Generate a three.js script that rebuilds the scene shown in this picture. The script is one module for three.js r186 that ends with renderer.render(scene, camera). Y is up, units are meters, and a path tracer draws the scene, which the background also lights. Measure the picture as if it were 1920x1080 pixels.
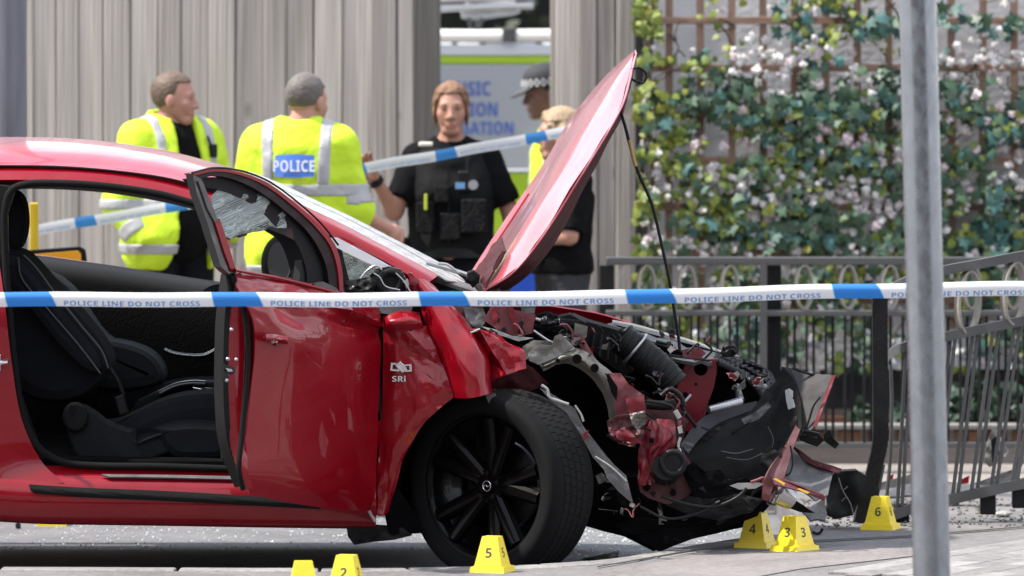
import * as THREE from 'three';
import { mergeGeometries, toCreasedNormals, mergeVertices } from 'three/addons/utils/BufferGeometryUtils.js';
import { ImprovedNoise } from 'three/addons/math/ImprovedNoise.js';
import { RoundedBoxGeometry } from 'three/addons/geometries/RoundedBoxGeometry.js';
import { FontLoader } from 'three/addons/loaders/FontLoader.js';

// ---------- camera: a long lens 24 m from the near side of the car ----------
const F = 12480, CZ = 24, CH = 1.9, HY = 102;
const scene = new THREE.Scene();
const camera = new THREE.PerspectiveCamera(2 * Math.atan(540 / F) * 180 / Math.PI, 1920 / 1080, 0.5, 400);
camera.position.set(0, CH, CZ);
camera.setViewOffset(1920, 1080, 0, 540 - HY, 1920, 1080);
camera.focus = 23.9; camera.userData.fStop = 3.5;
camera.updateProjectionMatrix();

// ---------- sky and sun ----------
const SUN = new THREE.Vector3(-0.66, 1.0, 0.07).normalize();
const noise = new ImprovedNoise();
function fbm(x, y, z, n = 4) { let s = 0, a = 0.5; for (let i = 0; i < n; i++) { s += a * noise.noise(x, y, z); x *= 2.03; y *= 2.03; z *= 2.03; a *= 0.5; } return s; }
{
  const W = 512, H = 256, d = new Float32Array(W * H * 4), v = new THREE.Vector3();
  for (let j = 0; j < H; j++) for (let i = 0; i < W; i++) {
    const th = (j + 0.5) / H * Math.PI - Math.PI / 2, ph = ((i + 0.5) / W - 0.5) * 2 * Math.PI;
    v.set(Math.cos(th) * Math.cos(ph), Math.sin(th), Math.cos(th) * Math.sin(ph));
    const up = Math.max(0, v.y), k = Math.pow(1 - up, 3);
    let c = [0.46 + 0.40 * k, 0.60 + 0.29 * k, 0.86 + 0.05 * k];
    const q = 1 / (up + 0.25);
    let cl = fbm(v.x * q * 1.3 + 7, v.z * q * 1.3, 3.1, 5) * 2.2 + 0.62;
    cl = Math.min(1, Math.max(0, cl));
    const br = 1.15 + 0.5 * fbm(v.x * q * 3, v.z * q * 3, 9, 3);
    c = c.map((a, n) => a * (1 - cl * 0.8) + br * [1, 0.995, 1.005][n] * cl * 0.8);
    const g = Math.pow(Math.max(0, v.dot(SUN)), 24) * 0.9;
    c = c.map((a) => (a + g) * 1.08);
    const o = (j * W + i) * 4; d[o] = c[0]; d[o + 1] = c[1]; d[o + 2] = c[2]; d[o + 3] = 1;
  }
  const t = new THREE.DataTexture(d, W, H, THREE.RGBAFormat, THREE.FloatType);
  t.mapping = THREE.EquirectangularReflectionMapping; t.magFilter = THREE.LinearFilter; t.minFilter = THREE.LinearFilter; t.wrapS = THREE.RepeatWrapping; t.needsUpdate = true;
  scene.background = t; scene.environment = t;
}
const sun = new THREE.DirectionalLight(new THREE.Color(1, 0.95, 0.86), 4.9);
sun.position.copy(SUN).multiplyScalar(40); sun.castShadow = true; sun.shadow.radius = 2.5;
sun.shadow.mapSize.set(4096, 4096);
Object.assign(sun.shadow.camera, { left: -9, right: 9, top: 9, bottom: -9, near: 1, far: 90 });
scene.add(sun, sun.target);
const renderer = new THREE.WebGLRenderer({ antialias: true });
renderer.setSize(1920, 1080);
renderer.shadowMap.enabled = true; renderer.shadowMap.type = THREE.PCFSoftShadowMap;
renderer.toneMapping = THREE.LinearToneMapping;
renderer.toneMappingExposure = 1.75;

// ---------- helpers ----------
const V = (x, y, z) => new THREE.Vector3(x, y, z);
const P = (px, py, z = 0) => { const s = F / (CZ - z); return V((px - 960) / s, CH - (py - HY) / s, z); };   // the place seen at a pixel at depth z
const zAt = (py, Y = 0) => CZ - F * (CH - Y) / (py - HY);                                             // depth at which height Y is seen in row py
let seed = 12345;
const rnd = () => { seed = (seed + 0x6d2b79f5) | 0; let t = Math.imul(seed ^ (seed >>> 15), 1 | seed); t = (t + Math.imul(t ^ (t >>> 7), 61 | t)) ^ t; return ((t ^ (t >>> 14)) >>> 0) / 4294967296; };
const rr = (a, b) => a + (b - a) * rnd();
const used = new Map();
function numbered(n) { const k = used.get(n) ?? 0; used.set(n, k + 1); return k ? n + '_' + String(k).padStart(3, '0') : n; }
function tag(o, label, category, group, kind) { Object.assign(o.userData, label ? { label } : {}, category ? { category } : {}, group ? { group } : {}, kind ? { kind } : {}); return o; }
function thing(name, label, category, pos = [0, 0, 0], turn = 0, group) { const o = new THREE.Group(); o.name = numbered(name); o.position.set(...pos); o.rotation.y = turn; scene.add(o); return tag(o, label, category, group); }
function plain(g) {
  g = g.index ? g.toNonIndexed() : g.clone();
  for (const k of Object.keys(g.attributes)) if (!['position', 'normal', 'uv'].includes(k)) g.deleteAttribute(k);
  if (!g.attributes.normal) g.computeVertexNormals();
  if (!g.attributes.uv) planarUV(g);
  g.morphAttributes = {}; return g;
}
function planarUV(g) { const p = g.attributes.position, u = new Float32Array(p.count * 2); for (let i = 0; i < p.count; i++) { u[2 * i] = p.getX(i) + p.getZ(i) * 0.7; u[2 * i + 1] = p.getY(i) + p.getZ(i) * 0.3; } g.setAttribute('uv', new THREE.BufferAttribute(u, 2)); return g; }
const merge = (list) => list.length === 1 ? plain(list[0]) : mergeGeometries(list.map(plain));
function obj(name, geos, mat, parent = scene) {
  const m = new THREE.Mesh(merge(Array.isArray(geos) ? geos : [geos]), mat);
  m.name = parent === scene ? numbered(name) : name; m.castShadow = m.receiveShadow = true; parent.add(m); return m;
}
function mesh(name, geo, mat, parent, pos, rot, sc) { const m = new THREE.Mesh(geo, mat); m.name = name; m.castShadow = m.receiveShadow = true; if (pos) m.position.set(...pos); if (rot) m.rotation.set(...rot); if (sc) m.scale.set(...sc); parent.add(m); return m; }
const box = (w, h, d, x = 0, y = 0, z = 0, b = 0) => (b ? new RoundedBoxGeometry(w, h, d, 2, b) : new THREE.BoxGeometry(w, h, d)).translate(x, y, z);
function rod(a, b, r, r2 = r, seg = 10) { const d = b.clone().sub(a), l = d.length(); const g = new THREE.CylinderGeometry(r2, r, l, seg); g.applyQuaternion(new THREE.Quaternion().setFromUnitVectors(V(0, 1, 0), d.normalize())); return g.translate((a.x + b.x) / 2, (a.y + b.y) / 2, (a.z + b.z) / 2); }
function bar(a, b, w, d) { const q = b.clone().sub(a), l = q.length(); const g = new RoundedBoxGeometry(w, l, d, 1, Math.min(w, d) * 0.18); g.applyQuaternion(new THREE.Quaternion().setFromUnitVectors(V(0, 1, 0), q.normalize())); return g.translate((a.x + b.x) / 2, (a.y + b.y) / 2, (a.z + b.z) / 2); }
const pts = (list, z) => list.map((p) => P(p[0], p[1], p[2] ?? z));
function tube(points, r, seg = 40, rs = 8, closed = false) { return new THREE.TubeGeometry(new THREE.CatmullRomCurve3(points, closed, 'centripetal'), seg, r, rs, closed); }
// a sheet of metal or plastic: outline as [px, py, z], dented by noise, with thickness
function sheet(list, o = {}) {
  const { z = 0, t = 0.004, sub = 3, dent = 0.008, scale = 9, crease = 0.7, fn, un = P } = o;
  const c2 = list.map((p) => new THREE.Vector2(p[0], -p[1]));
  if (THREE.ShapeUtils.isClockWise(c2)) { list = list.slice().reverse(); c2.reverse(); }
  let v = list.map((p) => un(p[0], p[1], p[2] ?? z)), tri = THREE.ShapeUtils.triangulateShape(c2, []);
  let uvp = c2.slice();
  for (let k = 0; k < sub; k++) {
    const mid = new Map(), nt = [];
    const m = (a, b) => { const key = a < b ? a * 1e6 + b : b * 1e6 + a; if (!mid.has(key)) { mid.set(key, v.length); v.push(v[a].clone().lerp(v[b], 0.5)); } return mid.get(key); };
    for (const [a, b, c] of tri) { const x = m(a, b), y = m(b, c), w = m(c, a); nt.push([a, x, w], [x, b, y], [w, y, c], [x, y, w]); }
    tri = nt;
  }
  const n = v.map(() => V(0, 0, 0));
  for (const [a, b, c] of tri) { const f = v[b].clone().sub(v[a]).cross(v[c].clone().sub(v[a])); n[a].add(f); n[b].add(f); n[c].add(f); }
  n.forEach((q) => q.normalize());
  v = v.map((p, i) => { let d = dent ? dent * 2 * fbm(p.x * scale, p.y * scale, p.z * scale + 5, 3) : 0; if (fn) d += fn(p); return p.clone().addScaledVector(n[i], d); });
  return thick(v, tri, n, t, crease);
}
function thick(v, tri, n, t, crease) {
  const pos = [], idx = [];
  for (const p of v) pos.push(p.x, p.y, p.z);
  const N = v.length;
  for (let i = 0; i < N; i++) { const p = v[i].clone().addScaledVector(n[i], -t); pos.push(p.x, p.y, p.z); }
  const edges = new Map();
  for (const [a, b, c] of tri) { idx.push(a, b, c, a + N, c + N, b + N); for (const [x, y] of [[a, b], [b, c], [c, a]]) { const k = x + '_' + y, r = y + '_' + x; if (edges.has(r)) edges.delete(r); else edges.set(k, [x, y]); } }
  for (const [x, y] of edges.values()) idx.push(y, x, x + N, y, x + N, y + N);
  const g = new THREE.BufferGeometry(); g.setAttribute('position', new THREE.Float32BufferAttribute(pos, 3)); g.setIndex(idx);
  const c = toCreasedNormals(g, crease); planarUV(c); return c;
}
// a smooth panel through rows of control points (rows run down or across, [px, py, z] or Vector3)
function panel(rows, o = {}) {
  const { nu = 24, nv = 16, t = 0.004, fn, un = P, crease = 1.0 } = o;
  const R = rows.map((r) => r.map((p) => (p.isVector3 ? p : un(p[0], p[1], p[2] ?? 0))));
  const cu = R.map((r) => new THREE.CatmullRomCurve3(r, false, 'centripetal'));
  const v = [], tri = [];
  const sample = (c, u) => c.points.length === 2 ? c.points[0].clone().lerp(c.points[1], u) : c.getPoint(u);
  for (let i = 0; i <= nu; i++) {
    const col = cu.map((c) => sample(c, i / nu));
    const cv = new THREE.CatmullRomCurve3(col, false, 'centripetal');
    for (let j = 0; j <= nv; j++) v.push(sample(cv, j / nv));
  }
  const at = (i, j) => i * (nv + 1) + j;
  for (let i = 0; i < nu; i++) for (let j = 0; j < nv; j++) tri.push([at(i, j), at(i, j + 1), at(i + 1, j + 1)], [at(i, j), at(i + 1, j + 1), at(i + 1, j)]);
  const n = v.map(() => V(0, 0, 0));
  for (const [a, b, c] of tri) { const f = v[b].clone().sub(v[a]).cross(v[c].clone().sub(v[a])); n[a].add(f); n[b].add(f); n[c].add(f); }
  n.forEach((q) => q.normalize());
  if (fn) for (let i = 0; i <= nu; i++) for (let j = 0; j <= nv; j++) { const k = at(i, j); v[k].addScaledVector(n[k], fn(i / nu, j / nv, v[k])); }
  return thick(v, tri, n, t, crease);
}
function shapeOf(list, z, holes = []) { const s = new THREE.Shape(list.map((p) => { const q = P(p[0], p[1], z); return new THREE.Vector2(q.x, q.y); })); for (const h of holes) s.holes.push(new THREE.Path(h.map((p) => { const q = P(p[0], p[1], z); return new THREE.Vector2(q.x, q.y); }))); return s; }
function ext(list, z0, z1, b = 0.005, holes = []) { return new THREE.ExtrudeGeometry(shapeOf(list, z1, holes), { depth: z1 - z0 - 2 * b, bevelEnabled: b > 0, bevelSize: b, bevelThickness: b, bevelOffset: -b, bevelSegments: 2, curveSegments: 8 }).translate(0, 0, z0 + b); }
function rounded(list, k = 3) { let a = list; for (let i = 0; i < k; i++) { const n = []; a.forEach((p, j) => { const q = a[(j + 1) % a.length]; n.push([p[0] * 0.75 + q[0] * 0.25, p[1] * 0.75 + q[1] * 0.25], [p[0] * 0.25 + q[0] * 0.75, p[1] * 0.25 + q[1] * 0.75]); }); a = n; } return a; }
const circ = (cx, cy, r, n = 16, ry = r) => Array.from({ length: n }, (_, i) => [cx + r * Math.cos(i / n * 6.2832), cy + ry * Math.sin(i / n * 6.2832)]);

// ---------- textures and materials ----------
function tex(w, h, fn, rep = [1, 1], srgb = false) {
  const d = new Uint8Array(w * h * 4);
  for (let j = 0; j < h; j++) for (let i = 0; i < w; i++) { const c = fn(i / w, j / h, i, j), o = (j * w + i) * 4; const a = Array.isArray(c) ? c : [c, c, c]; for (let k = 0; k < 3; k++) d[o + k] = Math.max(0, Math.min(255, a[k] * 255)); d[o + 3] = 255; }
  const t = new THREE.DataTexture(d, w, h); t.wrapS = t.wrapT = THREE.RepeatWrapping; t.repeat.set(...rep); t.magFilter = THREE.LinearFilter; t.minFilter = THREE.LinearMipmapLinearFilter; t.generateMipmaps = true; if (srgb) t.colorSpace = THREE.SRGBColorSpace; t.needsUpdate = true; return t;
}
// tileable noise
const tn = (u, v, f, z, n = 4) => { const a = u * 2 * Math.PI, b = v * 2 * Math.PI, r = f / 6.2832; let s = 0, am = 0.5, q = r; for (let i = 0; i < n; i++) { s += am * noise.noise(Math.cos(a) * q + 11 + z, Math.sin(a) * q + Math.cos(b) * q * 0.93 + 5, Math.sin(b) * q + z); q *= 2.07; am *= 0.5; } return s; };
const lin = (r, g, b) => new THREE.Color().setRGB(r, g, b);
const std = (c, roughness = 0.7, o = {}) => new THREE.MeshStandardMaterial({ color: Array.isArray(c) ? lin(...c) : c, roughness, ...o });
const phys = (c, roughness, o = {}) => new THREE.MeshPhysicalMaterial({ color: Array.isArray(c) ? lin(...c) : c, roughness, ...o });
const grime = tex(256, 256, (u, v) => { const n = tn(u, v, 6, 1, 5); return 0.82 + 0.5 * n; }, [1.3, 1.3]);
const grimeR = tex(256, 256, (u, v) => 0.8 + 0.7 * tn(u, v, 9, 4, 5), [1.7, 1.7]);
const fine = tex(256, 256, (u, v) => 0.5 + 0.9 * tn(u, v, 40, 2, 3), [3, 3]);
const cloth = tex(256, 256, (u, v) => 0.5 + 0.8 * tn(u, v, 10, 7, 4), [1.1, 1.1]);
const weave = tex(128, 128, (u, v, i, j) => 0.5 + 0.25 * Math.sin(i * 0.785) * Math.sin(j * 0.785) + 0.3 * tn(u, v, 20, 3, 3), [9, 9]);
const M = {
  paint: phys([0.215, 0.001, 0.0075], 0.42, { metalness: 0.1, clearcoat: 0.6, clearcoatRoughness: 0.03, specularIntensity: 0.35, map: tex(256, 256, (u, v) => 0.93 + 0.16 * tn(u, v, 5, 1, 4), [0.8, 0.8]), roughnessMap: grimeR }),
  paintSunSheen: phys([0.46, 0.058, 0.082], 0.42, { clearcoat: 1, clearcoatRoughness: 0.06, sheen: 1, sheenColor: new THREE.Color().setRGB(1, 0.72, 0.76), sheenRoughness: 0.55, map: grime, roughnessMap: grimeR }),  // sunlight and sky sheen on bonnet and roof put into the red
  paintWorn: phys([0.15, 0.006, 0.014], 0.5, { specularIntensity: 0.5, clearcoat: 0.35, clearcoatRoughness: 0.3, map: grime, roughnessMap: grimeR }),
  primer: std([0.15, 0.025, 0.034], 0.6, { map: grime }),
  primerDark: std([0.085, 0.018, 0.022], 0.65, { map: grime }),
  beige: std([0.13, 0.118, 0.102], 0.6, { map: grime, metalness: 0.2, roughnessMap: grimeR }),
  pale: std([0.20, 0.192, 0.18], 0.5, { map: grime, metalness: 0.25 }),
  black: phys([0.005, 0.005, 0.0055], 0.6, { specularIntensity: 0.45, roughnessMap: grimeR }),
  matt: phys([0.0025, 0.0025, 0.003], 0.95, { specularIntensity: 0.15 }),
  gloss: phys([0.006, 0.006, 0.007], 0.3, { clearcoat: 0.7, clearcoatRoughness: 0.1 }),
  wheel: phys([0.002, 0.002, 0.0022], 0.35, { clearcoat: 0.14, clearcoatRoughness: 0.06, specularIntensity: 0.15 }),
  rubber: phys([0.0055, 0.0055, 0.006], 0.85, { specularIntensity: 0.35, bumpMap: fine, bumpScale: 0.0008, map: grime }),
  plastic: phys([0.020, 0.0195, 0.021], 0.75, { specularIntensity: 0.5, map: grime, bumpMap: fine, bumpScale: 0.0006 }),
  plasticDark: phys([0.0065, 0.0063, 0.0068], 0.75, { specularIntensity: 0.4, map: grime, bumpMap: fine, bumpScale: 0.0006 }),
  plasticGrey: std([0.07, 0.07, 0.073], 0.6, { map: grime, roughnessMap: grimeR }),
  scuff: std([0.30, 0.30, 0.29], 0.6, { map: grime }),
  chrome: std([0.75, 0.75, 0.76], 0.16, { metalness: 1 }),
  steel: std([0.38, 0.38, 0.39], 0.38, { metalness: 0.85, roughnessMap: grimeR }),
  seat: phys([0.007, 0.0075, 0.011], 0.95, { specularIntensity: 0.4, bumpMap: weave, bumpScale: 0.0008, map: grime }),
  trim: phys([0.005, 0.0056, 0.007], 0.75, { specularIntensity: 0.5, bumpMap: fine, bumpScale: 0.0006 }),
  seam: std([0.045, 0.045, 0.05], 0.8),
  glass: phys([0.80, 0.90, 0.88], 0.03, { transmission: 1, thickness: 0 }),
};
// ---------- ground ----------
const PV = 0.10;                                       // pavement height above the road
const asphaltMap = (a, s) => tex(512, 512, (u, v) => { const n = tn(u, v, 5, s, 4), f = rnd(), h = tn(u, v, 60, s + 3, 2); const k = a * (0.92 + 0.5 * n + 0.5 * h + (f - 0.5) * 0.45); return [k, k * 0.99, k * 1.0]; }, [0.55, 0.55]);
const asphaltBump = tex(512, 512, () => rnd(), [0.9, 0.9]);
M.road = std([0.17, 0.168, 0.175], 0.75, { map: asphaltMap(0.82, 1), bumpMap: asphaltBump, bumpScale: 0.003 });
M.path = std([0.175, 0.165, 0.163], 0.85, { map: asphaltMap(0.82, 6), bumpMap: asphaltBump, bumpScale: 0.002 });
M.farpath = std([0.27, 0.24, 0.218], 0.85, { map: asphaltMap(0.85, 9), bumpMap: asphaltBump, bumpScale: 0.001 });
M.slab = [0, 1, 2].map((k) => std([0.26 - k * 0.02, 0.248 - k * 0.02, 0.238 - k * 0.018], 0.85, { map: asphaltMap(0.85, 12 + k), bumpMap: asphaltBump, bumpScale: 0.001 }));
M.pink = std([0.205, 0.182, 0.176], 0.85, { map: asphaltMap(0.82, 20), bumpMap: asphaltBump, bumpScale: 0.002 });
M.soil = std([0.075, 0.068, 0.062], 0.95, { map: grime, bumpMap: asphaltBump, bumpScale: 0.006 });
const flat = (w, d, x, y, z) => { const g = new THREE.PlaneGeometry(w, d, 1, 1).rotateX(-Math.PI / 2).translate(x, y, z); const p = g.attributes.position, u = g.attributes.uv; for (let i = 0; i < p.count; i++) u.setXY(i, p.getX(i), p.getZ(i)); return g; };
tag(obj('road', flat(240, 240, 0, 0, 0), M.road), null, null, null, 'structure');
const edge = [[-2000, 1064], [0, 1064], [600, 1066], [900, 1063], [1100, 1053], [1240, 1034], [1330, 1018], [1400, 1008], [1480, 1001]].map(([x, y]) => { const z = zAt(y, PV); return V((x - 960) * (CZ - z) / F, PV, z); });
const prism = (poly, y0, y1, b = 0.012) => { const s = new THREE.Shape(poly.map((p) => new THREE.Vector2(p.x, -p.z))); const g = new THREE.ExtrudeGeometry(s, { depth: y1 - y0 - b, bevelEnabled: b > 0, bevelSize: b, bevelThickness: b, bevelOffset: -b, bevelSegments: 2 }).rotateX(-Math.PI / 2).translate(0, y0, 0); const p = g.attributes.position, u = g.attributes.uv; for (let i = 0; i < p.count; i++) u.setXY(i, p.getX(i), p.getZ(i) + p.getY(i)); return g; };
{
  const kx = edge[edge.length - 1].x, kw = 0.14;
  // kerb stones follow the edge, the paving lies behind them
  const inner = edge.map((p, i) => { const a = edge[Math.max(0, i - 1)], b = edge[Math.min(edge.length - 1, i + 1)]; const t = b.clone().sub(a).normalize(); return V(p.x - t.z * kw, PV, p.z + Math.abs(t.x) * kw); });
  const poly = [...inner, V(kx + 0.05, PV, -3.0), V(kx + 0.05, PV, -3.7), V(14, PV, -3.7), V(14, PV, 9), V(-14, PV, 9)];
  tag(obj('pavement', prism(poly, -0.05, PV), M.path), null, null, null, 'structure');
  const kerb = tag(new THREE.Group(), null, null, null, 'structure'); kerb.name = 'kerb'; scene.add(kerb);
  const cv = new THREE.CatmullRomCurve3(edge, false, 'centripetal'), ci = new THREE.CatmullRomCurve3(inner, false, 'centripetal');
  const n = 16;
  for (let i = 0; i < n; i++) { const u0 = (i + 0.012) / n, u1 = (i + 0.988) / n; const q = []; for (let k = 0; k <= 4; k++) q.push(cv.getPoint(u0 + (u1 - u0) * k / 4)); for (let k = 4; k >= 0; k--) q.push(ci.getPoint(u0 + (u1 - u0) * k / 4).setZ(ci.getPoint(u0 + (u1 - u0) * k / 4).z - 0.004)); obj('kerb_stone', prism(q, -0.05, PV + 0.002 + rr(0, 0.002), 0.008), M.slab[i % 3], kerb); }
  tag(obj('far_pavement', prism([V(-16, 0, -3.704), V(16, 0, -3.704), V(16, 0, -14), V(-16, 0, -14)], -0.05, PV), M.farpath), null, null, null, 'structure');
}
// pinkish crossing surface and the light paving at the near corner
{
  const g = (list, y) => { const w = list.map(([x, py]) => { const z = zAt(py, y); return V((x - 960) * (CZ - z) / F, y, z); }); return prism(w, y - 0.003, y, 0); };
  tag(obj('crossing_surface', g([[1010, 1110], [1120, 1072], [1300, 1042], [1460, 1036], [1700, 1012], [1730, 1040], [1500, 1066], [1260, 1110]], PV + 0.004), M.pink), null, null, null, 'structure');
  tag(obj('tar_joint', [g([[1120, 1061], [1300, 1030], [1420, 1017], [1560, 1010], [1700, 1003], [1920, 986], [1920, 987.2], [1700, 1004.5], [1560, 1011.5], [1420, 1018], [1300, 1031], [1120, 1062]], PV + 0.008)], std([0.07, 0.068, 0.068], 0.9)), null, null, null, 'structure');
  const paving = tag(new THREE.Group(), null, null, null, 'structure'); paving.name = 'paving'; scene.add(paving);
  // long narrow slabs laid in courses
  const c0 = P(1690, 1062, 0); const A = V((1676 - 960) * (CZ - zAt(1056, PV)) / F, PV, zAt(1056, PV)), B = V((1930 - 960) * (CZ - zAt(1013, PV)) / F, PV, zAt(1013, PV));
  const dir = B.clone().sub(A).normalize(), nor = V(-dir.z, 0, dir.x); if (nor.z < 0) nor.negate();
  const up = V(0, 1, 0);
  for (let r = 0; r < 18; r++) { let s = -0.6 + rr(-0.2, 0.2); while (s < 1.9) { const l = rr(0.28, 0.42), w = 0.101; const a = A.clone().addScaledVector(dir, s + 0.005).addScaledVector(nor, r * 0.104 + 0.003); const q = [a, a.clone().addScaledVector(dir, l - 0.005), a.clone().addScaledVector(dir, l - 0.005).addScaledVector(nor, w), a.clone().addScaledVector(nor, w)]; s += l; if (a.x < 0.98 - r * 0.03 || a.x > 2.9) continue; obj('paver', prism(q, PV - 0.01, PV + 0.010 + rr(0, 0.0012), 0.002), M.slab[Math.floor(rnd() * 3)], paving); } }
}
// ---------- board fence ----------
const woodTex = (s) => tex(128, 1024, (u, v) => {
  const g = tn(u * 1, v * 0.35, 26, s, 3) + 0; const streak = noise.noise(u * 7 + s * 7 + 0.7 * noise.noise(v * 2.2, s, 1), v * 1.7, s) * 0.30 + noise.noise(u * 22 + s + noise.noise(v * 3, s, 4), v * 3.1, s * 3) * 0.55; const blotch = noise.noise(u * 2 + s, v * 6, s + 9) * 0.3;
  let k = 0.80 + 0.55 * streak + 0.30 * blotch + 0.10 * g; const kn = Math.hypot((u - 0.5 + 0.3 * Math.sin(s * 9)) * 1.0, (v - ((s * 0.37) % 1)) * 9); if (kn < 0.14) k *= 0.62 + kn * 2;
  const knb = Math.hypot((u - 0.3) * 1.0, (v - ((s * 0.73 + 0.2) % 1)) * 9); if (knb < 0.1) k *= 0.7 + knb * 2.5;
  return [k, k * (0.955 + 0.02 * k), k * (0.90 + 0.06 * k)];
}, [1, 1]);
const woods = [];
for (let k = 0; k < 7; k++) { const t = woodTex(k + 1), a = 0.36 + 0.17 * ((k * 0.37) % 1); woods.push(std([a, a * 0.935, a * 0.88], 0.9, { map: t, bumpMap: t, bumpScale: 0.006 })); }
M.woodDark = std([0.24, 0.235, 0.22], 0.9, { map: woods[2].map, bumpMap: woods[2].map, bumpScale: 0.004 });
function plank(w, h, d, warp) { const g = new RoundedBoxGeometry(w, h, d, 2, 0.005); const p = g.attributes.position, u = g.attributes.uv; for (let i = 0; i < p.count; i++) { const x = p.getX(i), y = p.getY(i); u.setXY(i, x / 0.16 + 0.5, (y + h / 2) / 2.6); p.setX(i, x + warp * Math.sin(y * 1.3 + warp * 900)); } return g; }
function fence(label, x0, x1, z, h, parentTurn = 0) {
  const f = thing('board_fence', label, 'fence', [x0, PV, z], parentTurn);
  let x = 0, k = 0;
  while (x < x1 - x0) { const w = Math.min(rr(0.078, 0.135), x1 - x0 - x + 0.02); const o = k % 2; const m = mesh('plank', plank(w - 0.0035, h - rr(0, 0.05), 0.018, rr(-0.003, 0.003)), woods[Math.floor(rnd() * 7)], f, [x + w / 2, h / 2, rr(0, 0.005) + (o ? 0.007 : 0)], [0, rr(-0.07, 0.05), rr(-0.007, 0.007)]); x += w + rr(-0.002, 0.003); k++; }
  for (let bx = 0.05, q = 0; bx < x1 - x0; bx += 0.145, q++) mesh('backing_plank', plank(0.15, h - 0.03, 0.016, 0), woods[q % 7], f, [bx, h / 2 - 0.01, -0.016 - (q % 2) * 0.004]);
  for (const y of [0.35, 1.25, 2.2]) obj('rail', box(x1 - x0, 0.09, 0.04, (x1 - x0) / 2, y, -0.055, 0.006), M.woodDark, f);
  return f;
}
const FZ = -6.5;
const fx = (px) => P(px, 0, FZ).x;
fence('long weathered grey fence of upright boards behind the two officers in yellow jackets', fx(-700), fx(768), FZ, 2.55);
fence('short weathered board fence between the van opening and the ivy wall', fx(1042), fx(1200), FZ, 2.55);
{
  const g = thing('gate_post', 'broad grey timber gate post at the end of the long fence beside the van', 'gate post', [fx(768), PV, FZ - 0.06]);
  const w = fx(826) - fx(770); const pg = new RoundedBoxGeometry(w, 2.7, 0.14, 2, 0.008).translate(w / 2 + 0.004, 1.35, 0);
  const p = pg.attributes.position, u = pg.attributes.uv; for (let i = 0; i < p.count; i++) u.setXY(i, (p.getX(i) + p.getZ(i)) / 0.16, p.getY(i) / 2.6);
  M.post = std([0.12, 0.117, 0.11], 0.9, { map: woods[4].map, bumpMap: woods[4].map, bumpScale: 0.004 });  // wood darkened: the shade on its turned-away face is in the colour
  obj('post', pg, M.post, g); obj('cap', box(w + 0.04, 0.03, 0.18, w / 2 + 0.004, 2.717, 0, 0.006), M.woodDark, g);
}
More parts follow.
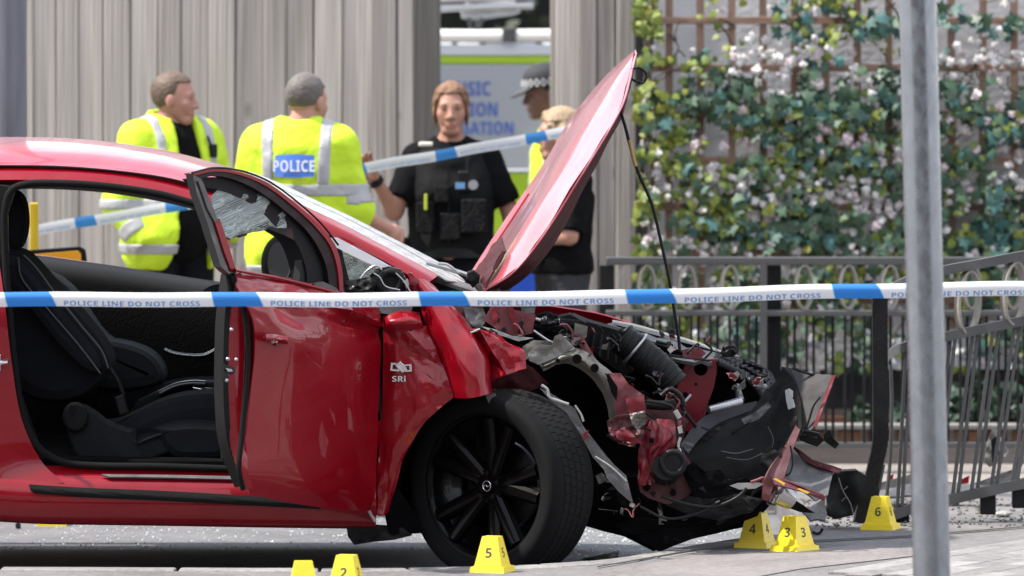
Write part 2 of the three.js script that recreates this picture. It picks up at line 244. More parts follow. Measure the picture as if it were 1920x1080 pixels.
// ---------- rendered wall with trellis ----------
const WZ = -6.35;
{
  const x0 = P(1207, 0, WZ).x, x1 = x0 + 4.2, y0 = 0.46, y1 = 3.0;
  M.render = std([0.72, 0.725, 0.755], 0.9, { map: tex(256, 256, (u, v) => 0.9 + 0.25 * tn(u, v, 5, 3, 5), [0.7, 0.7]), bumpMap: fine, bumpScale: 0.002 });
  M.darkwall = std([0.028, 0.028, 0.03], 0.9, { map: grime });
  const wl = thing('garden_wall', 'pale rendered garden wall on a brick base behind the trellis', 'wall', [x0, PV, WZ - 0.14]);
  obj('rendered_face', box(x1 - x0, y1 - y0 + PV, 0.2, (x1 - x0) / 2, (y1 + y0) / 2 - PV / 2, -0.05), M.render, wl);
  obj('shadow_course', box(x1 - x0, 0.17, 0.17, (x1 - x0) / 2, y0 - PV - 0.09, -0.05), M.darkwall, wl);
  obj('gap_strip', box(0.036, 2.9, 0.1, -0.02, 1.45, 0.04, 0.004), M.darkwall, wl);  // dark strip standing for the shaded gap beside the fence
  M.bricks = [[0.20, 0.085, 0.05], [0.25, 0.12, 0.075], [0.16, 0.075, 0.05], [0.28, 0.15, 0.10]].map((c) => std(c, 0.9, { map: grime, bumpMap: fine, bumpScale: 0.002 }));
  M.mortar = std([0.42, 0.39, 0.36], 0.95, { map: grime });
  const yb = y0 - PV - 0.18;
  obj('mortar_core', box(x1 - x0, yb, 0.16, (x1 - x0) / 2, yb / 2, -0.05), std([0.16, 0.14, 0.12], 0.95, { map: grime }), wl);
  const bg = [0, 1].map((k) => new RoundedBoxGeometry(k ? 0.103 : 0.213, 0.062, 0.03, 1, 0.004));
  for (let r = 0; r < 2; r++) for (let c = 0; c < 19; c++) { const x = c * 0.224 + (r % 2) * 0.112 + 0.1; if (x > x1 - x0 - 0.1) continue; mesh('brick', bg[0], M.bricks[Math.floor(rnd() * 4)], wl, [x, 0.04 + r * 0.074, 0.036 + rr(-0.002, 0.003)]); }
  // low planter edge in front: one course of headers under a pale coping
  const pe = thing('planter_edge', 'low planter edge with one course of red bricks behind the railings', 'planter edge', [P(1240, 0, -5.25).x, PV, -5.30]);
  const L = 3.4;
  obj('backing', box(L, 0.15, 0.1, L / 2, 0.075, -0.055), M.mortar, pe);
  obj('coping', box(L, 0.022, 0.16, L / 2, 0.162, -0.02, 0.005), M.slab[0], pe);
  const hb = new RoundedBoxGeometry(0.098, 0.066, 0.04, 1, 0.005);
  for (let c = 0; c * 0.128 < L; c++) mesh('brick', hb, M.bricks[[0, 2, 1, 2][c % 4]], pe, [0.06 + c * 0.128, 0.112, 0.004 + rr(-0.003, 0.003)]);
  obj('plinth', box(L, 0.072, 0.12, L / 2, 0.036, -0.03), M.farpath, pe);
  tag(obj('planter_soil', box(L, 0.09, 0.85, P(1240, 0, -5.25).x + L / 2, PV + 0.045, -5.84), M.soil), 'dark soil bed between the planter edge and the ivy wall', 'soil', null, 'stuff');
  // trellis
  const tr = thing('trellis', 'orange brown timber trellis fixed to the pale wall under ivy', 'trellis', [x0, PV, WZ]);
  M.lath = [0, 1, 2].map((k) => std([0.29 + k * 0.04, 0.19 + k * 0.025, 0.14 + k * 0.018], 0.85, { map: woods[k].map, bumpMap: woods[k].map, bumpScale: 0.002 }));
  const W = x1 - x0 - 0.05;
  for (let x = 0.115, k = 0; x < W; x += 0.143, k++) { const m = mesh('lath', new RoundedBoxGeometry(0.034, 2.3, 0.014, 1, 0.003), M.lath[k % 3], tr, [x, 0.55 + 1.15 + 0.0, 0.014], [0, 0, rr(-0.004, 0.004)]); }
  for (let y = 0.68, k = 0; y < 2.8; y += 0.212, k++) mesh('cross_lath', new RoundedBoxGeometry(W, 0.034, 0.012, 1, 0.003), M.lath[(k + 1) % 3], tr, [W / 2 + 0.03, y, 0.028], [0, 0, rr(-0.002, 0.002)]);
}
// ---------- ivy and blossom ----------
function leafGeo(kind) {
  const o = kind === 1 ? [[0, 0], [0.30, 0.05], [0.62, -0.02], [0.42, 0.30], [0.60, 0.62], [0.24, 0.58], [0, 1.05], [-0.24, 0.58], [-0.60, 0.62], [-0.42, 0.30], [-0.62, -0.02], [-0.30, 0.05]] : kind === 0 ? [[0, 0], [0.32, -0.04], [0.52, 0.25], [0.36, 0.62], [0, 1], [-0.36, 0.62], [-0.52, 0.25], [-0.32, -0.04]] : [[0, 0], [0.22, 0.3], [0.34, 0.66], [0.20, 0.95], [0, 1.02], [-0.20, 0.95], [-0.34, 0.66], [-0.22, 0.3]];
  const pos = [], idx = []; const c = kind === 2 ? 0.6 : 0.36;
  const add = (x, y) => pos.push(x, y, -0.22 * Math.abs(x) - 0.18 * (y - c) * (y - c) + 0.05 * Math.sin(x * 9));
  add(0, c); o.forEach((p) => add(...p)); for (let i = 0; i < o.length; i++) idx.push(0, 1 + i, 1 + (i + 1) % o.length);
  const g = new THREE.BufferGeometry(); g.setAttribute('position', new THREE.Float32BufferAttribute(pos, 3)); g.setIndex(idx); g.translate(0, -0.4, 0.06); g.computeVertexNormals(); return plain(g);
}
{
  const LG = [leafGeo(0), leafGeo(1)], petal = leafGeo(2);
  const flower = merge(Array.from({ length: 6 }, (_, k) => petal.clone().translate(0, 0.42, 0).scale(0.55, 0.55, 0.55).rotateX(-0.55 + (k % 2) * 0.3).rotateZ(k * 1.047)));
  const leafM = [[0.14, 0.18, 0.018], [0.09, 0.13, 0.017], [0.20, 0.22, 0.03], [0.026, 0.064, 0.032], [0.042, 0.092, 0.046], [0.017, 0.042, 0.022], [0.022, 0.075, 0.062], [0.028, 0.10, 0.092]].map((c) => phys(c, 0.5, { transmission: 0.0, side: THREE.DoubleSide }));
  const flM = [[0.56, 0.55, 0.545], [0.48, 0.465, 0.465], [0.54, 0.44, 0.47], [0.42, 0.36, 0.37], [0.38, 0.36, 0.345]].map((c) => std(c, 0.8, { side: THREE.DoubleSide }));
  M.stem = std([0.07, 0.05, 0.03], 0.9);
  const root = thing('climbing_ivy', 'ivy and artificial vines of mixed greens covering the trellis', 'ivy', [0, 0, WZ]);
  const bl = thing('blossom_garland', 'white and pale pink artificial blossom woven through the ivy', 'blossom', [0, 0, WZ]);
  const S = F / (CZ - WZ);
  const W2 = (px, py) => { const q = P(px, py, WZ + 0.09); return [q.x, q.y]; };
  const leaves = [], flowers = [], stems = [];
  const g2 = (x, c, w) => Math.exp(-((x - c) ** 2) / (2 * w * w));
  let tries = 0;
  while (leaves.length < 5700 && tries++ < 60000) {
    const px = rr(1190, 2350), py = rr(-140, 700), a = px / 90, b = py / 70;
    const n = noise.noise(a * 0.9, b * 1.4, 3.3) + 0.5 * noise.noise(a * 2.4, b * 2.6, 8.1);
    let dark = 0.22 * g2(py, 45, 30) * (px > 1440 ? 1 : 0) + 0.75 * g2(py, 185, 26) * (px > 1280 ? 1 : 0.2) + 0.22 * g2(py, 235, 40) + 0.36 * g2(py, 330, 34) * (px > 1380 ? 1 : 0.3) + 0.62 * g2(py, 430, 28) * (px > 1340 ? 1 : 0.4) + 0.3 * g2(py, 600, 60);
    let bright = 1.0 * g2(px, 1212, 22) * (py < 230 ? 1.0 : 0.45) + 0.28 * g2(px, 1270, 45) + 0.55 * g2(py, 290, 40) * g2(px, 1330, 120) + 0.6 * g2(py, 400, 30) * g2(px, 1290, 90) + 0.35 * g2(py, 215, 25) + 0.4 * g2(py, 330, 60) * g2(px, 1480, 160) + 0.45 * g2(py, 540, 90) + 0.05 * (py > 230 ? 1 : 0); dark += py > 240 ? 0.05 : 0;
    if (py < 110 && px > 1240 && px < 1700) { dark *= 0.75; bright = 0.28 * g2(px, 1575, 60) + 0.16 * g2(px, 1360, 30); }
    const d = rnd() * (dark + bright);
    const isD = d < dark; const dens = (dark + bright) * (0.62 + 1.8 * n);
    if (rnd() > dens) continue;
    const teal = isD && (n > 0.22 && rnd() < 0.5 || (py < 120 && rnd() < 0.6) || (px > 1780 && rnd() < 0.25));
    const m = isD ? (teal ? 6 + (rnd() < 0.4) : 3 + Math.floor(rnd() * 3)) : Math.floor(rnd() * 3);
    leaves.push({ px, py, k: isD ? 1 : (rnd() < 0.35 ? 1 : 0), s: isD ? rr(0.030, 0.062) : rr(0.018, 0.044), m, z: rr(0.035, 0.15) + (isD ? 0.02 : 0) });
  }
  tries = 0;
  while (flowers.length < 1750 && tries++ < 60000) {
    const px = rr(1200, 2350), py = rr(-140, 700);
    const n = noise.noise(px / 55, py / 45, 13.3);
    let white = (py > 300 ? 0.16 : 0.04) + 0.95 * g2(py, 120, 26) * (px > 1290 ? 1 : 0.25) + 0.5 * g2(py, 335, 30) * (px > 1300 ? 1 : 0.2) + 0.85 * g2(py, 362, 26) * (px > 1320 ? 1 : 0.3) + 0.9 * g2(py, 470, 15) + 0.5 * g2(py, 540, 26) + 0.55 * g2(py, 635, 40) + 0.4 * g2(px, 1195, 10) * (g2(py, 190, 40) + g2(py, 465, 20));
    const pink = 0.5 * g2(py, 232, 22) + 0.3 * g2(py, 265, 20);
    if (rnd() > (white + pink) * (0.6 + 1.8 * n)) continue;
    const isP = rnd() < pink / (white + pink);
    flowers.push({ px, py, s: isP ? rr(0.028, 0.046) : rr(0.02, 0.042), m: isP ? 2 + (rnd() < 0.4) : [0, 0, 1, 4, 3][Math.floor(rnd() * 5)], z: rr(0.06, 0.15) });
  }
  const place = (o, g, mat, name, par, spread) => { const [x, y] = W2(o.px, o.py); const m = mesh(name, g, mat, par, [x, y, o.z], [rr(-0.7, 0.4), rr(-0.7, 0.5), rr(0, 6.28)]); m.rotation.order = 'YXZ'; m.scale.setScalar(o.s * 1.15); m.updateMatrix(); return m; };
  const split = (list, geo, mats, name, par, most) => {
    const vis = list.filter((o) => o.px < 1930 && o.py > -20 && o.py < 560 && (o.px < 1690 || o.px > 1780)).sort((a, b) => b.s - a.s).slice(0, most); const set = new Set(vis);
    const rest = mats.map(() => []);
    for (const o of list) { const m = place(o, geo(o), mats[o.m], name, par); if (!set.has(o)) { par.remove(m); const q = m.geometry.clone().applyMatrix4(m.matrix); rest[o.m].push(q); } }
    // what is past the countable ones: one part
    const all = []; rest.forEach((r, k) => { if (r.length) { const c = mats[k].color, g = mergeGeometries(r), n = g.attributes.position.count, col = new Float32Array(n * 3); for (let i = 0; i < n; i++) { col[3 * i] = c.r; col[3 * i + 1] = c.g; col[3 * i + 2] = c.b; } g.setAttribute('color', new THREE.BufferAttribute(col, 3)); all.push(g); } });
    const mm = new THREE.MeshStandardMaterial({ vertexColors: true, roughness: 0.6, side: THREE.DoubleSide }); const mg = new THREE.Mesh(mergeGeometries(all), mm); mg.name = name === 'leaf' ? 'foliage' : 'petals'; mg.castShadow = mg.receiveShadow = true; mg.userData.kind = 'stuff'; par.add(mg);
  };
  split(leaves, (o) => LG[o.k], leafM, 'leaf', root, 290);
  split(flowers, () => flower, flM, 'flower', bl, 240);
  for (let i = 0; i < 46; i++) { let px = rr(1200, 1960), py = rr(0, 680); const l = []; for (let k = 0; k < 5; k++) { const [x, y] = W2(px, py); l.push(V(x, y, rr(0.03, 0.09))); px += rr(-40, 50); py += rr(-45, 30); } stems.push(tube(l, rr(0.003, 0.006), 16, 5)); }
  for (const x of [1208, 1216, 1225]) { const l = []; for (let k = 0; k < 9; k++) { const [X, Y] = W2(x + rr(-8, 8), 700 - k * 95); l.push(V(X, Y, rr(0.03, 0.07))); } stems.push(tube(l, 0.009, 40, 6)); }
  obj('stem', stems, M.stem, root);
  // low planting behind the railing
  const hp = thing('low_shrub', 'low dark green shrub in the planter under the ivy wall', 'shrub', [0, 0, -5.75]);
  const lo = []; for (let i = 0; i < 900; i++) { const px = rr(1600, 2100), g = LG[i % 2].clone(); const base = P(px, 760, -5.75).x; g.scale(1, 1, 1).rotateX(rr(-1, 1)).rotateY(rr(-1.5, 1.5)).rotateZ(rr(0, 6)).scale(0.05, 0.05, 0.05).translate(base, PV + 0.08 + Math.abs(noise.noise(base * 3, 1, 2)) * 0.25 * rnd() + 0.22 * rnd() * (px > 1780 ? 1.0 : 0.5), rr(-0.28, 0.25)); lo.push(g); }
  obj('foliage', lo, leafM[5], hp).userData.kind = 'stuff';
}
// ---------- unseen houses added across the street to darken reflections in paint and glass ----------
{
  const z = 33, t = thing('added_terrace', 'unseen brick terrace added across the street behind the viewer to darken reflections', 'house', [0, 0, z]);
  M.houseBrick = std([0.13, 0.07, 0.05], 0.9, { map: grime }); M.slate = std([0.05, 0.052, 0.06], 0.7, { map: grime }); M.pane = phys([0.02, 0.025, 0.03], 0.08, { clearcoat: 1 }); M.whiteWood = std([0.55, 0.54, 0.52], 0.6);
  obj('wall', box(56, 7.2, 8, 0, 3.6, 4), M.houseBrick, t);
  const rs = new THREE.Shape([[-0.4, 7.1], [8.4, 7.1], [4, 10.6]].map((p) => new THREE.Vector2(...p))); obj('roof', new THREE.ExtrudeGeometry(rs, { depth: 56.4, bevelEnabled: false }).rotateY(-Math.PI / 2).translate(28.2, 0, 0), M.slate, t);
  for (let k = -5; k <= 5; k++) { const x = k * 5; obj('chimney', box(0.9, 2.6, 0.6, x + 2.5, 10.4, 4), M.houseBrick, t); for (const [dx, y, w, h] of [[-1.2, 1.7, 1.5, 1.6], [-1.2, 5.2, 1.3, 1.5], [1.2, 5.2, 1.3, 1.5]]) { const f = obj('window', box(w, h, 0.08, x + dx, y, -0.03), M.whiteWood, t); obj('pane', box(w - 0.2, h - 0.2, 0.02, x + dx, y, -0.08), M.pane, f); } obj('door', box(0.95, 2.1, 0.08, x + 1.2, 1.05, -0.03), k % 2 ? M.slate : M.houseBrick, t); }
  tag(obj('footway', prism([V(-40, 0, 29), V(40, 0, 29), V(40, 0, 40), V(-40, 0, 40)], -0.05, PV), M.path), null, null, null, 'structure');
}
// ---------- railings ----------
M.railGrey = std([0.095, 0.095, 0.097], 0.55, { map: grime, roughnessMap: grimeR, metalness: 0.2 });
M.railBlack = phys([0.006, 0.0065, 0.008], 0.45, { specularIntensity: 0.6, map: grime, roughnessMap: grimeR, bumpMap: fine, bumpScale: 0.0012 });
M.railPale = std([0.30, 0.28, 0.245], 0.5, { map: grime, metalness: 0.2 });
const hoop = (rx, ry, w, t) => { const s = new THREE.Shape(); s.absellipse(0, 0, rx, ry, 0, Math.PI * 2); const h = new THREE.Path(); h.absellipse(0, 0, rx - t, ry - t, 0, Math.PI * 2); s.holes.push(h); return new THREE.ExtrudeGeometry(s, { depth: w, bevelEnabled: false, curveSegments: 20 }).translate(0, 0, -w / 2); };
{
  const z = -4.6, q = (px, py) => P(px, py, z);
  const g = thing('street_railing', 'upright grey street railing in front of the ivy wall', 'railing', [0, 0, 0]);
  const X0 = q(1136, 0).x, X1 = q(2500, 0).x, top = q(0, 489).y, mid = q(0, 587).y, bot = q(0, 834).y;
  const hr = (y, h, d) => new RoundedBoxGeometry(X1 - X0, h, d, 1, 0.006).translate((X0 + X1) / 2, y, z);
  obj('top_rail', hr(top, 0.034, 0.05), M.railGrey, g); obj('second_rail', hr(mid, 0.026, 0.045), M.railGrey, g); obj('bottom_rail', hr(bot, 0.026, 0.045), M.railGrey, g);
  for (const px of [1138, 1452, 2080]) { const x = q(px, 0).x; obj('post', new RoundedBoxGeometry(0.062, top - PV + 0.0, 0.06, 1, 0.004).translate(x, (top + PV) / 2 - 0.02, z - 0.052), M.railBlack, g); }
  for (const px of [1431, 2060]) obj('stile', box(0.03, top - bot, 0.03, q(px, 0).x, (top + bot) / 2, z + 0.012), M.railGrey, g);
  const hg = hoop(0.040, (top - mid) / 2 - 0.014, 0.04, 0.009);
  for (const px of [1212, 1288, 1368, 1507, 1590, 1668, 1745, 1822, 1899, 1976]) mesh('hoop', hg, M.railPale, g, [q(px, 0).x, (top + mid) / 2, z], [0, 0.25, 0]);
  const bg = new RoundedBoxGeometry(0.012, mid - bot - 0.02, 0.012, 1, 0.002);
  for (let px = 1152, k = 0; px < 2100; px += 36, k++) for (const [dx, dz] of [[0, 0.016], [14, -0.016]]) { const X = q(px + dx, 0).x; if (Math.abs(px + dx - 1440) < 16) continue; mesh('bar', bg, M.railBlack, g, [X, (mid + bot) / 2, z + dz], [0, 0, rr(-0.004, 0.004)]); }
}
{
  // the panel the car knocked over: rails sag towards the car, bars lean
  const z = -1.6, q = (px, py, dz = 0) => P(px, py, z + dz);
  const g = thing('bent_railing', 'bent and leaning railing panel with oval hoops beside the wrecked car', 'railing', [0, 0, 0]);
  const flatbar = (list, w, d) => { const c = new THREE.CatmullRomCurve3(pts(list, z), false, 'centripetal'); const n = 40, a = [], b = [], e = [], f = []; for (let i = 0; i <= n; i++) { const p = c.getPoint(i / n); a.push(p.clone().add(V(0, w / 2, d / 2))); b.push(p.clone().add(V(0, w / 2, -d / 2))); e.push(p.clone().add(V(0, -w / 2, -d / 2))); f.push(p.clone().add(V(0, -w / 2, d / 2))); }
    const ps = []; const quad = (A, B) => { for (let i = 0; i < n; i++) ps.push(A[i], B[i], B[i + 1], A[i], B[i + 1], A[i + 1]); }; quad(b, a); quad(a, f); quad(f, e); quad(e, b); ps.push(a[0], b[0], e[0], a[0], e[0], f[0], a[n], e[n], b[n], a[n], f[n], e[n]);
    const gg = new THREE.BufferGeometry().setFromPoints(ps); gg.computeVertexNormals(); return planarUV(gg); };
  const top = [[1640, 566, -0.1], [1662, 547, -0.08], [1700, 527], [1760, 509], [1840, 494], [1925, 478, 0], [2120, 452, 0.1], [2400, 425, 0.2]].map((p) => [p[0], p[1], z + (p[2] ?? 0)]);
  const mid = [[1664, 676, -0.12], [1668, 664, -0.1], [1700, 649], [1770, 632], [1850, 615], [1925, 600], [2120, 566, 0.1], [2400, 530, 0.2]].map((p) => [p[0], p[1], z + (p[2] ?? 0)]);
  const bot = [[1668, 968, 0], [1720, 950], [1800, 932], [1925, 905], [2120, 872], [2400, 838]].map((p) => [p[0], p[1], z + (p[2] ?? 0)]);
  obj('top_rail', flatbar(top, 0.036, 0.06), M.railGrey, g); obj('second_rail', flatbar(mid, 0.036, 0.05), M.railGrey, g); obj('bottom_rail', flatbar(bot, 0.04, 0.05), M.railGrey, g);
  const yOn = (l, x) => { for (let i = 0; i < l.length - 1; i++) if (x >= l[i][0] && x <= l[i + 1][0]) { const k = (x - l[i][0]) / (l[i + 1][0] - l[i][0]); return l[i][1] + k * (l[i + 1][1] - l[i][1]); } return l[l.length - 1][1]; };
  const barAt = (bx, lean, dz) => { const tx = bx + lean; obj('bar', [bar(q(tx, yOn(mid, tx) + 6, dz), q(bx, yOn(bot, bx) - 4, dz), 0.014, 0.012)], M.railGrey, g); };
  for (const [b, l] of [[1682, 17], [1691, 19], [1748, 34], [1757, 34], [1786, 38], [1796, 38], [1821, 41], [1832, 41], [1858, 45], [1868, 45], [1897, 48], [1907, 48], [1936, 50], [1946, 50], [1976, 50], [1986, 50], [2016, 52], [2056, 52]]) barAt(b, l, (b % 2) * 0.02 - 0.01);
  obj('bar', [tube(pts([[1670, 684], [1672, 760], [1669, 860], [1662, 940]], z - 0.06), 0.008, 16, 6)], M.railGrey, g);
  const hg = hoop(0.050, 0.125, 0.04, 0.010);
  for (const px of [1815, 1901, 1990, 2080]) { const p = q(px, (yOn(top, px) + yOn(mid, px)) / 2 + 6); mesh('hoop', hg, M.railPale, g, [p.x, p.y, p.z], [0, 0.42, -0.06]); }
  // post with kicked out foot
  const W = 0.058;
  const post = pts([[1648, 556], [1648, 640], [1649, 740], [1648, 830], [1640, 868], [1628, 920], [1617, 978]], z - 0.02);
  const pc = new THREE.CatmullRomCurve3(post, false, 'centripetal');
  const sh = new THREE.Shape([new THREE.Vector2(-W / 2, -W / 2), new THREE.Vector2(W / 2, -W / 2), new THREE.Vector2(W / 2, W / 2), new THREE.Vector2(-W / 2, W / 2)]);
  const up = []; for (let i = 0; i <= 30; i++) up.push(pc.getPoint(i / 30));
  const rows = [-1, 1].map((s) => up.map((p, i) => p.clone().add(V(s * (W / 2) * (i > 24 ? 1.25 : 1), 0, W / 2))));
  obj('post', panel(rows, { nu: 40, nv: 2, t: W, crease: 0.5 }), M.railBlack, g);
  const foot = sheet([[1632, 866], [1660, 872], [1648, 930], [1636, 980], [1598, 982], [1610, 930]], { z: z + 0.02, t: 0.012, dent: 0.003 });
  obj('foot_plate', foot, std([0.085, 0.095, 0.115], 0.5, { map: grime }), g);
  for (const [x, y] of [[1632, 897], [1618, 962]]) obj('bolt_hole', new THREE.CylinderGeometry(0.007, 0.007, 0.01, 10).rotateX(Math.PI / 2).translate(...q(x, y, 0.024).toArray()), M.matt, g);
  for (const [x, y] of [[1690, 962], [1852, 934], [1912, 922]]) obj('foot', new RoundedBoxGeometry(0.06, 0.10, 0.05, 1, 0.006).translate(...q(x, y + 6, -0.04).toArray()), M.railBlack, g);
}
// ---------- poles ----------
{
  const z = 3.6, a = P(1748, 1130, z), b = P(1720, -20, z), a2 = P(1753, 1330, z);
  const foot = a2.clone(); const d = b.clone().sub(a).normalize(); const down = a.clone().addScaledVector(d, -(a.y - PV) / d.y), upp = b.clone().addScaledVector(d, 1.2);
  const p = thing('steel_pole', 'galvanised steel pole standing out of focus close to the viewer', 'pole');
  M.galv = std([0.27, 0.285, 0.31], 0.36, { metalness: 0.8, map: tex(256, 256, (u, v) => 0.9 + 0.22 * tn(u, v, 7, 2, 4), [1, 1]), roughnessMap: grimeR });
  const tb = new THREE.TubeGeometry(new THREE.LineCurve3(down, upp), 8, 0.0575, 28); const tu = tb.attributes.uv; for (let i = 0; i < tu.count; i++) tu.setXY(i, tu.getY(i) * 1, tu.getX(i) * 6);
  obj('shaft', tb, M.galv, p); obj('collar', new THREE.CylinderGeometry(0.075, 0.085, 0.05, 24).translate(down.x, PV + 0.025, down.z), M.galv, p);
  obj('cap', new THREE.SphereGeometry(0.0585, 20, 10, 0, 6.3, 0, 1.57).translate(upp.x, upp.y, upp.z), M.galv, p);
}
{
  const z = -3.2, x = P(14, 0, z).x; const p = thing('lamp_post', 'thick blue grey lamp post behind the roof of the red car', 'lamp post', [x, 0, z]);
  M.lamppost = std([0.15, 0.155, 0.185], 0.5, { map: grime, metalness: 0.1 });
  obj('shaft', new THREE.CylinderGeometry(0.075, 0.083, 5, 32).translate(0, 2.5, 0), M.lamppost, p);
  obj('base', new THREE.CylinderGeometry(0.1, 0.11, 0.7, 24).translate(0, 0.35, 0), M.lamppost, p);
  obj('arm', tube([V(0, 5, 0), V(0.05, 5.6, 0.1), V(0.4, 5.95, 0.6), V(0.9, 6.05, 1.2)], 0.05, 20, 10), M.lamppost, p);
  obj('lantern', new RoundedBoxGeometry(0.7, 0.14, 0.3, 3, 0.06).rotateY(-0.9).translate(1.1, 6.05, 1.45), M.lamppost, p);
}
{
  const z = -3.6; const c = P(64, 420, z), t = P(64, 380, z); const p = thing('yellow_post', 'slim yellow post seen through the open side of the car', 'post', [c.x, 0, z]);
  M.yellow = phys([0.62, 0.42, 0.01], 0.5, { clearcoat: 0.2, map: grime });
  obj('post', new RoundedBoxGeometry(0.036, t.y, 0.036, 2, 0.006).translate(0, t.y / 2, 0), M.yellow, p);
  obj('foot', new RoundedBoxGeometry(0.12, 0.02, 0.12, 1, 0.004).translate(0, 0.01, 0), M.black, p);
  const q = thing('yellow_board', 'yellow board with a rounded black border standing behind the car', 'board', [0, 0, 0]);
  const zz = -3.4; M.amber = phys([0.62, 0.28, 0.004], 0.45, { clearcoat: 0.3 });
  const o = [[40, 470], [150, 462], [160, 468], [163, 490], [160, 560], [44, 566]];
  obj('border', ext(o, zz - 0.02, zz, 0.004), M.black, q); obj('face', ext([[48, 478], [146, 470], [152, 476], [153, 552], [52, 558]], zz - 0.004, zz + 0.003, 0.001), M.amber, q);
  for (const x of [62, 142]) { const f = P(x, 555, zz - 0.012); obj('leg', box(0.02, f.y, 0.02, f.x, f.y / 2, f.z), M.black, q); }
}
// ---------- van behind the fence ----------
const font = await new FontLoader().loadAsync('fonts/droid/droid_sans_bold.typeface.json');
function letters(text, size, depth) { const s = font.generateShapes(text, size); const g = new THREE.ExtrudeGeometry(s, { depth, bevelEnabled: false, curveSegments: 5 }); g.computeBoundingBox(); const b = g.boundingBox; return g.translate(-(b.min.x + b.max.x) / 2, -(b.min.y + b.max.y) / 2, 0); }
{
  const z = -9.2, q = (px, py) => P(px, py, z);
  const v = thing('police_van', 'silver police van with a lime stripe and blue lettering behind the fence opening', 'van', [0, 0, 0]);
  M.vanSilver = phys([0.33, 0.35, 0.39], 0.4, { metalness: 0.2, clearcoat: 0.5, clearcoatRoughness: 0.1 });
  M.vanWhite = phys([0.52, 0.54, 0.58], 0.4, { clearcoat: 0.4 });
  M.lime = phys([0.30, 0.46, 0.016], 0.45, { clearcoat: 0.3 });
  M.vanBlue = phys([0.012, 0.06, 0.42], 0.4, { clearcoat: 0.4 });
  const x0 = q(560, 0).x, x1 = q(1330, 0).x, w = x1 - x0, xm = (x0 + x1) / 2, yTop = q(0, 80).y;
  const slab = (y0, y1, m, n, pr = 0) => obj(n, new RoundedBoxGeometry(w, y0 - y1, 0.2, 2, 0.008).translate(xm, (y0 + y1) / 2, z - 0.1 + pr), m, v);
  const Y = (py) => q(0, py).y;
  obj('body', new RoundedBoxGeometry(w - 0.02, yTop - 0.3, 1.9, 3, 0.06).translate(xm, (yTop + 0.3) / 2, z - 1.02), M.vanWhite, v);
  slab(Y(83), Y(104), M.vanWhite, 'roof_gutter', 0.012); slab(Y(104.5), Y(120), M.lime, 'roof_stripe', 0.004); slab(Y(120.5), Y(316), M.vanSilver, 'side_panel'); slab(Y(316.5), Y(323), M.vanWhite, 'moulding', 0.01); slab(Y(323.5), Y(386), M.lime, 'lime_band', 0.003); slab(Y(386.5), Y(470), M.lime, 'lower_lime_band', 0.0);
  const n = 8; for (let i = 0; i < n; i++) obj(i % 2 ? 'lime_block' : 'blue_block', new RoundedBoxGeometry(w / n - 0.003, Y(470.5) - 0.32, 0.2, 2, 0.006).translate(x0 + (i + 0.5) * w / n, (Y(470.5) + 0.32) / 2, z - 0.1), i % 2 ? M.lime : M.vanBlue, v);
  const ink = std([0.05, 0.10, 0.36], 0.5);
  for (const [t, x, y, s] of [['FORENSIC', 852, 166, 27], ['COLLISION', 858, 205, 27], ['INVESTIGATION', 862, 240, 25]]) { const c = q(x, y); const g = letters(t, s / (F / (CZ - z)), 0.003); obj('lettering', g.scale(0.77, 0.95, 1).translate(c.x, c.y, z + 0.001), ink, v); }
  // roof rack and lamp unit
  obj('rack_tube', rod(q(700, 68), q(1200, 66), 0.033, 0.033, 14), std([0.72, 0.71, 0.68], 0.5), v);
  obj('rack_clamp', box(0.07, 0.075, 0.09, q(955, 66).x, q(955, 66).y, z, 0.008), M.plasticGrey, v);
  for (const x of [852, 905, 1010, 1100]) obj('rack_foot', box(0.03, 0.09, 0.05, q(x, 78).x, q(x, 78).y, z - 0.06, 0.004), M.plasticGrey, v);
  obj('lamp_unit', [ext([[862, 14], [880, 2], [966, 2], [976, 22], [965, 27], [905, 36], [866, 34]], z - 0.3, z - 0.02, 0.01)], std([0.62, 0.63, 0.65], 0.5, { map: grime }), v);
  obj('lamp_arm', [rod(q(905, 34), q(892, 60), 0.014), rod(q(878, 33), q(884, 60), 0.01)], M.plasticGrey, v);
  obj('ladder', [rod(q(815, 16), q(1000, 10), 0.018), rod(q(815, 0), q(1000, -8), 0.02)], std([0.5, 0.5, 0.52], 0.4, { metalness: 0.6 }), v);
  for (const px of [690, 1230]) obj('wheel', new THREE.CylinderGeometry(0.34, 0.34, 0.22, 28).rotateX(Math.PI / 2).translate(q(px, 0).x, 0.44, z - 0.12), M.rubber, v);
  const h = thing('dark_hedge', 'dark hedge rising behind the roof of the police van', 'hedge', [0.4, 0, -13]);
  const lg = leafGeo(0), lo = []; for (let i = 0; i < 2600; i++) { const g = lg.clone().rotateX(rr(-1, 1)).rotateY(rr(-1.5, 1.5)).rotateZ(rr(0, 6)).scale(0.1, 0.1, 0.1).translate(rr(-2.2, 2.2), rr(0.1, 4.2), rr(-0.6, 0.3)); lo.push(g); }
  obj('foliage', lo, std([0.02, 0.028, 0.014], 0.7, { side: THREE.DoubleSide }), h).userData.kind = 'stuff';
  obj('inner_mass', new RoundedBoxGeometry(4.4, 4.0, 0.5, 2, 0.1).translate(0, 2.0, -0.5), std([0.006, 0.007, 0.006], 0.95), h);
}
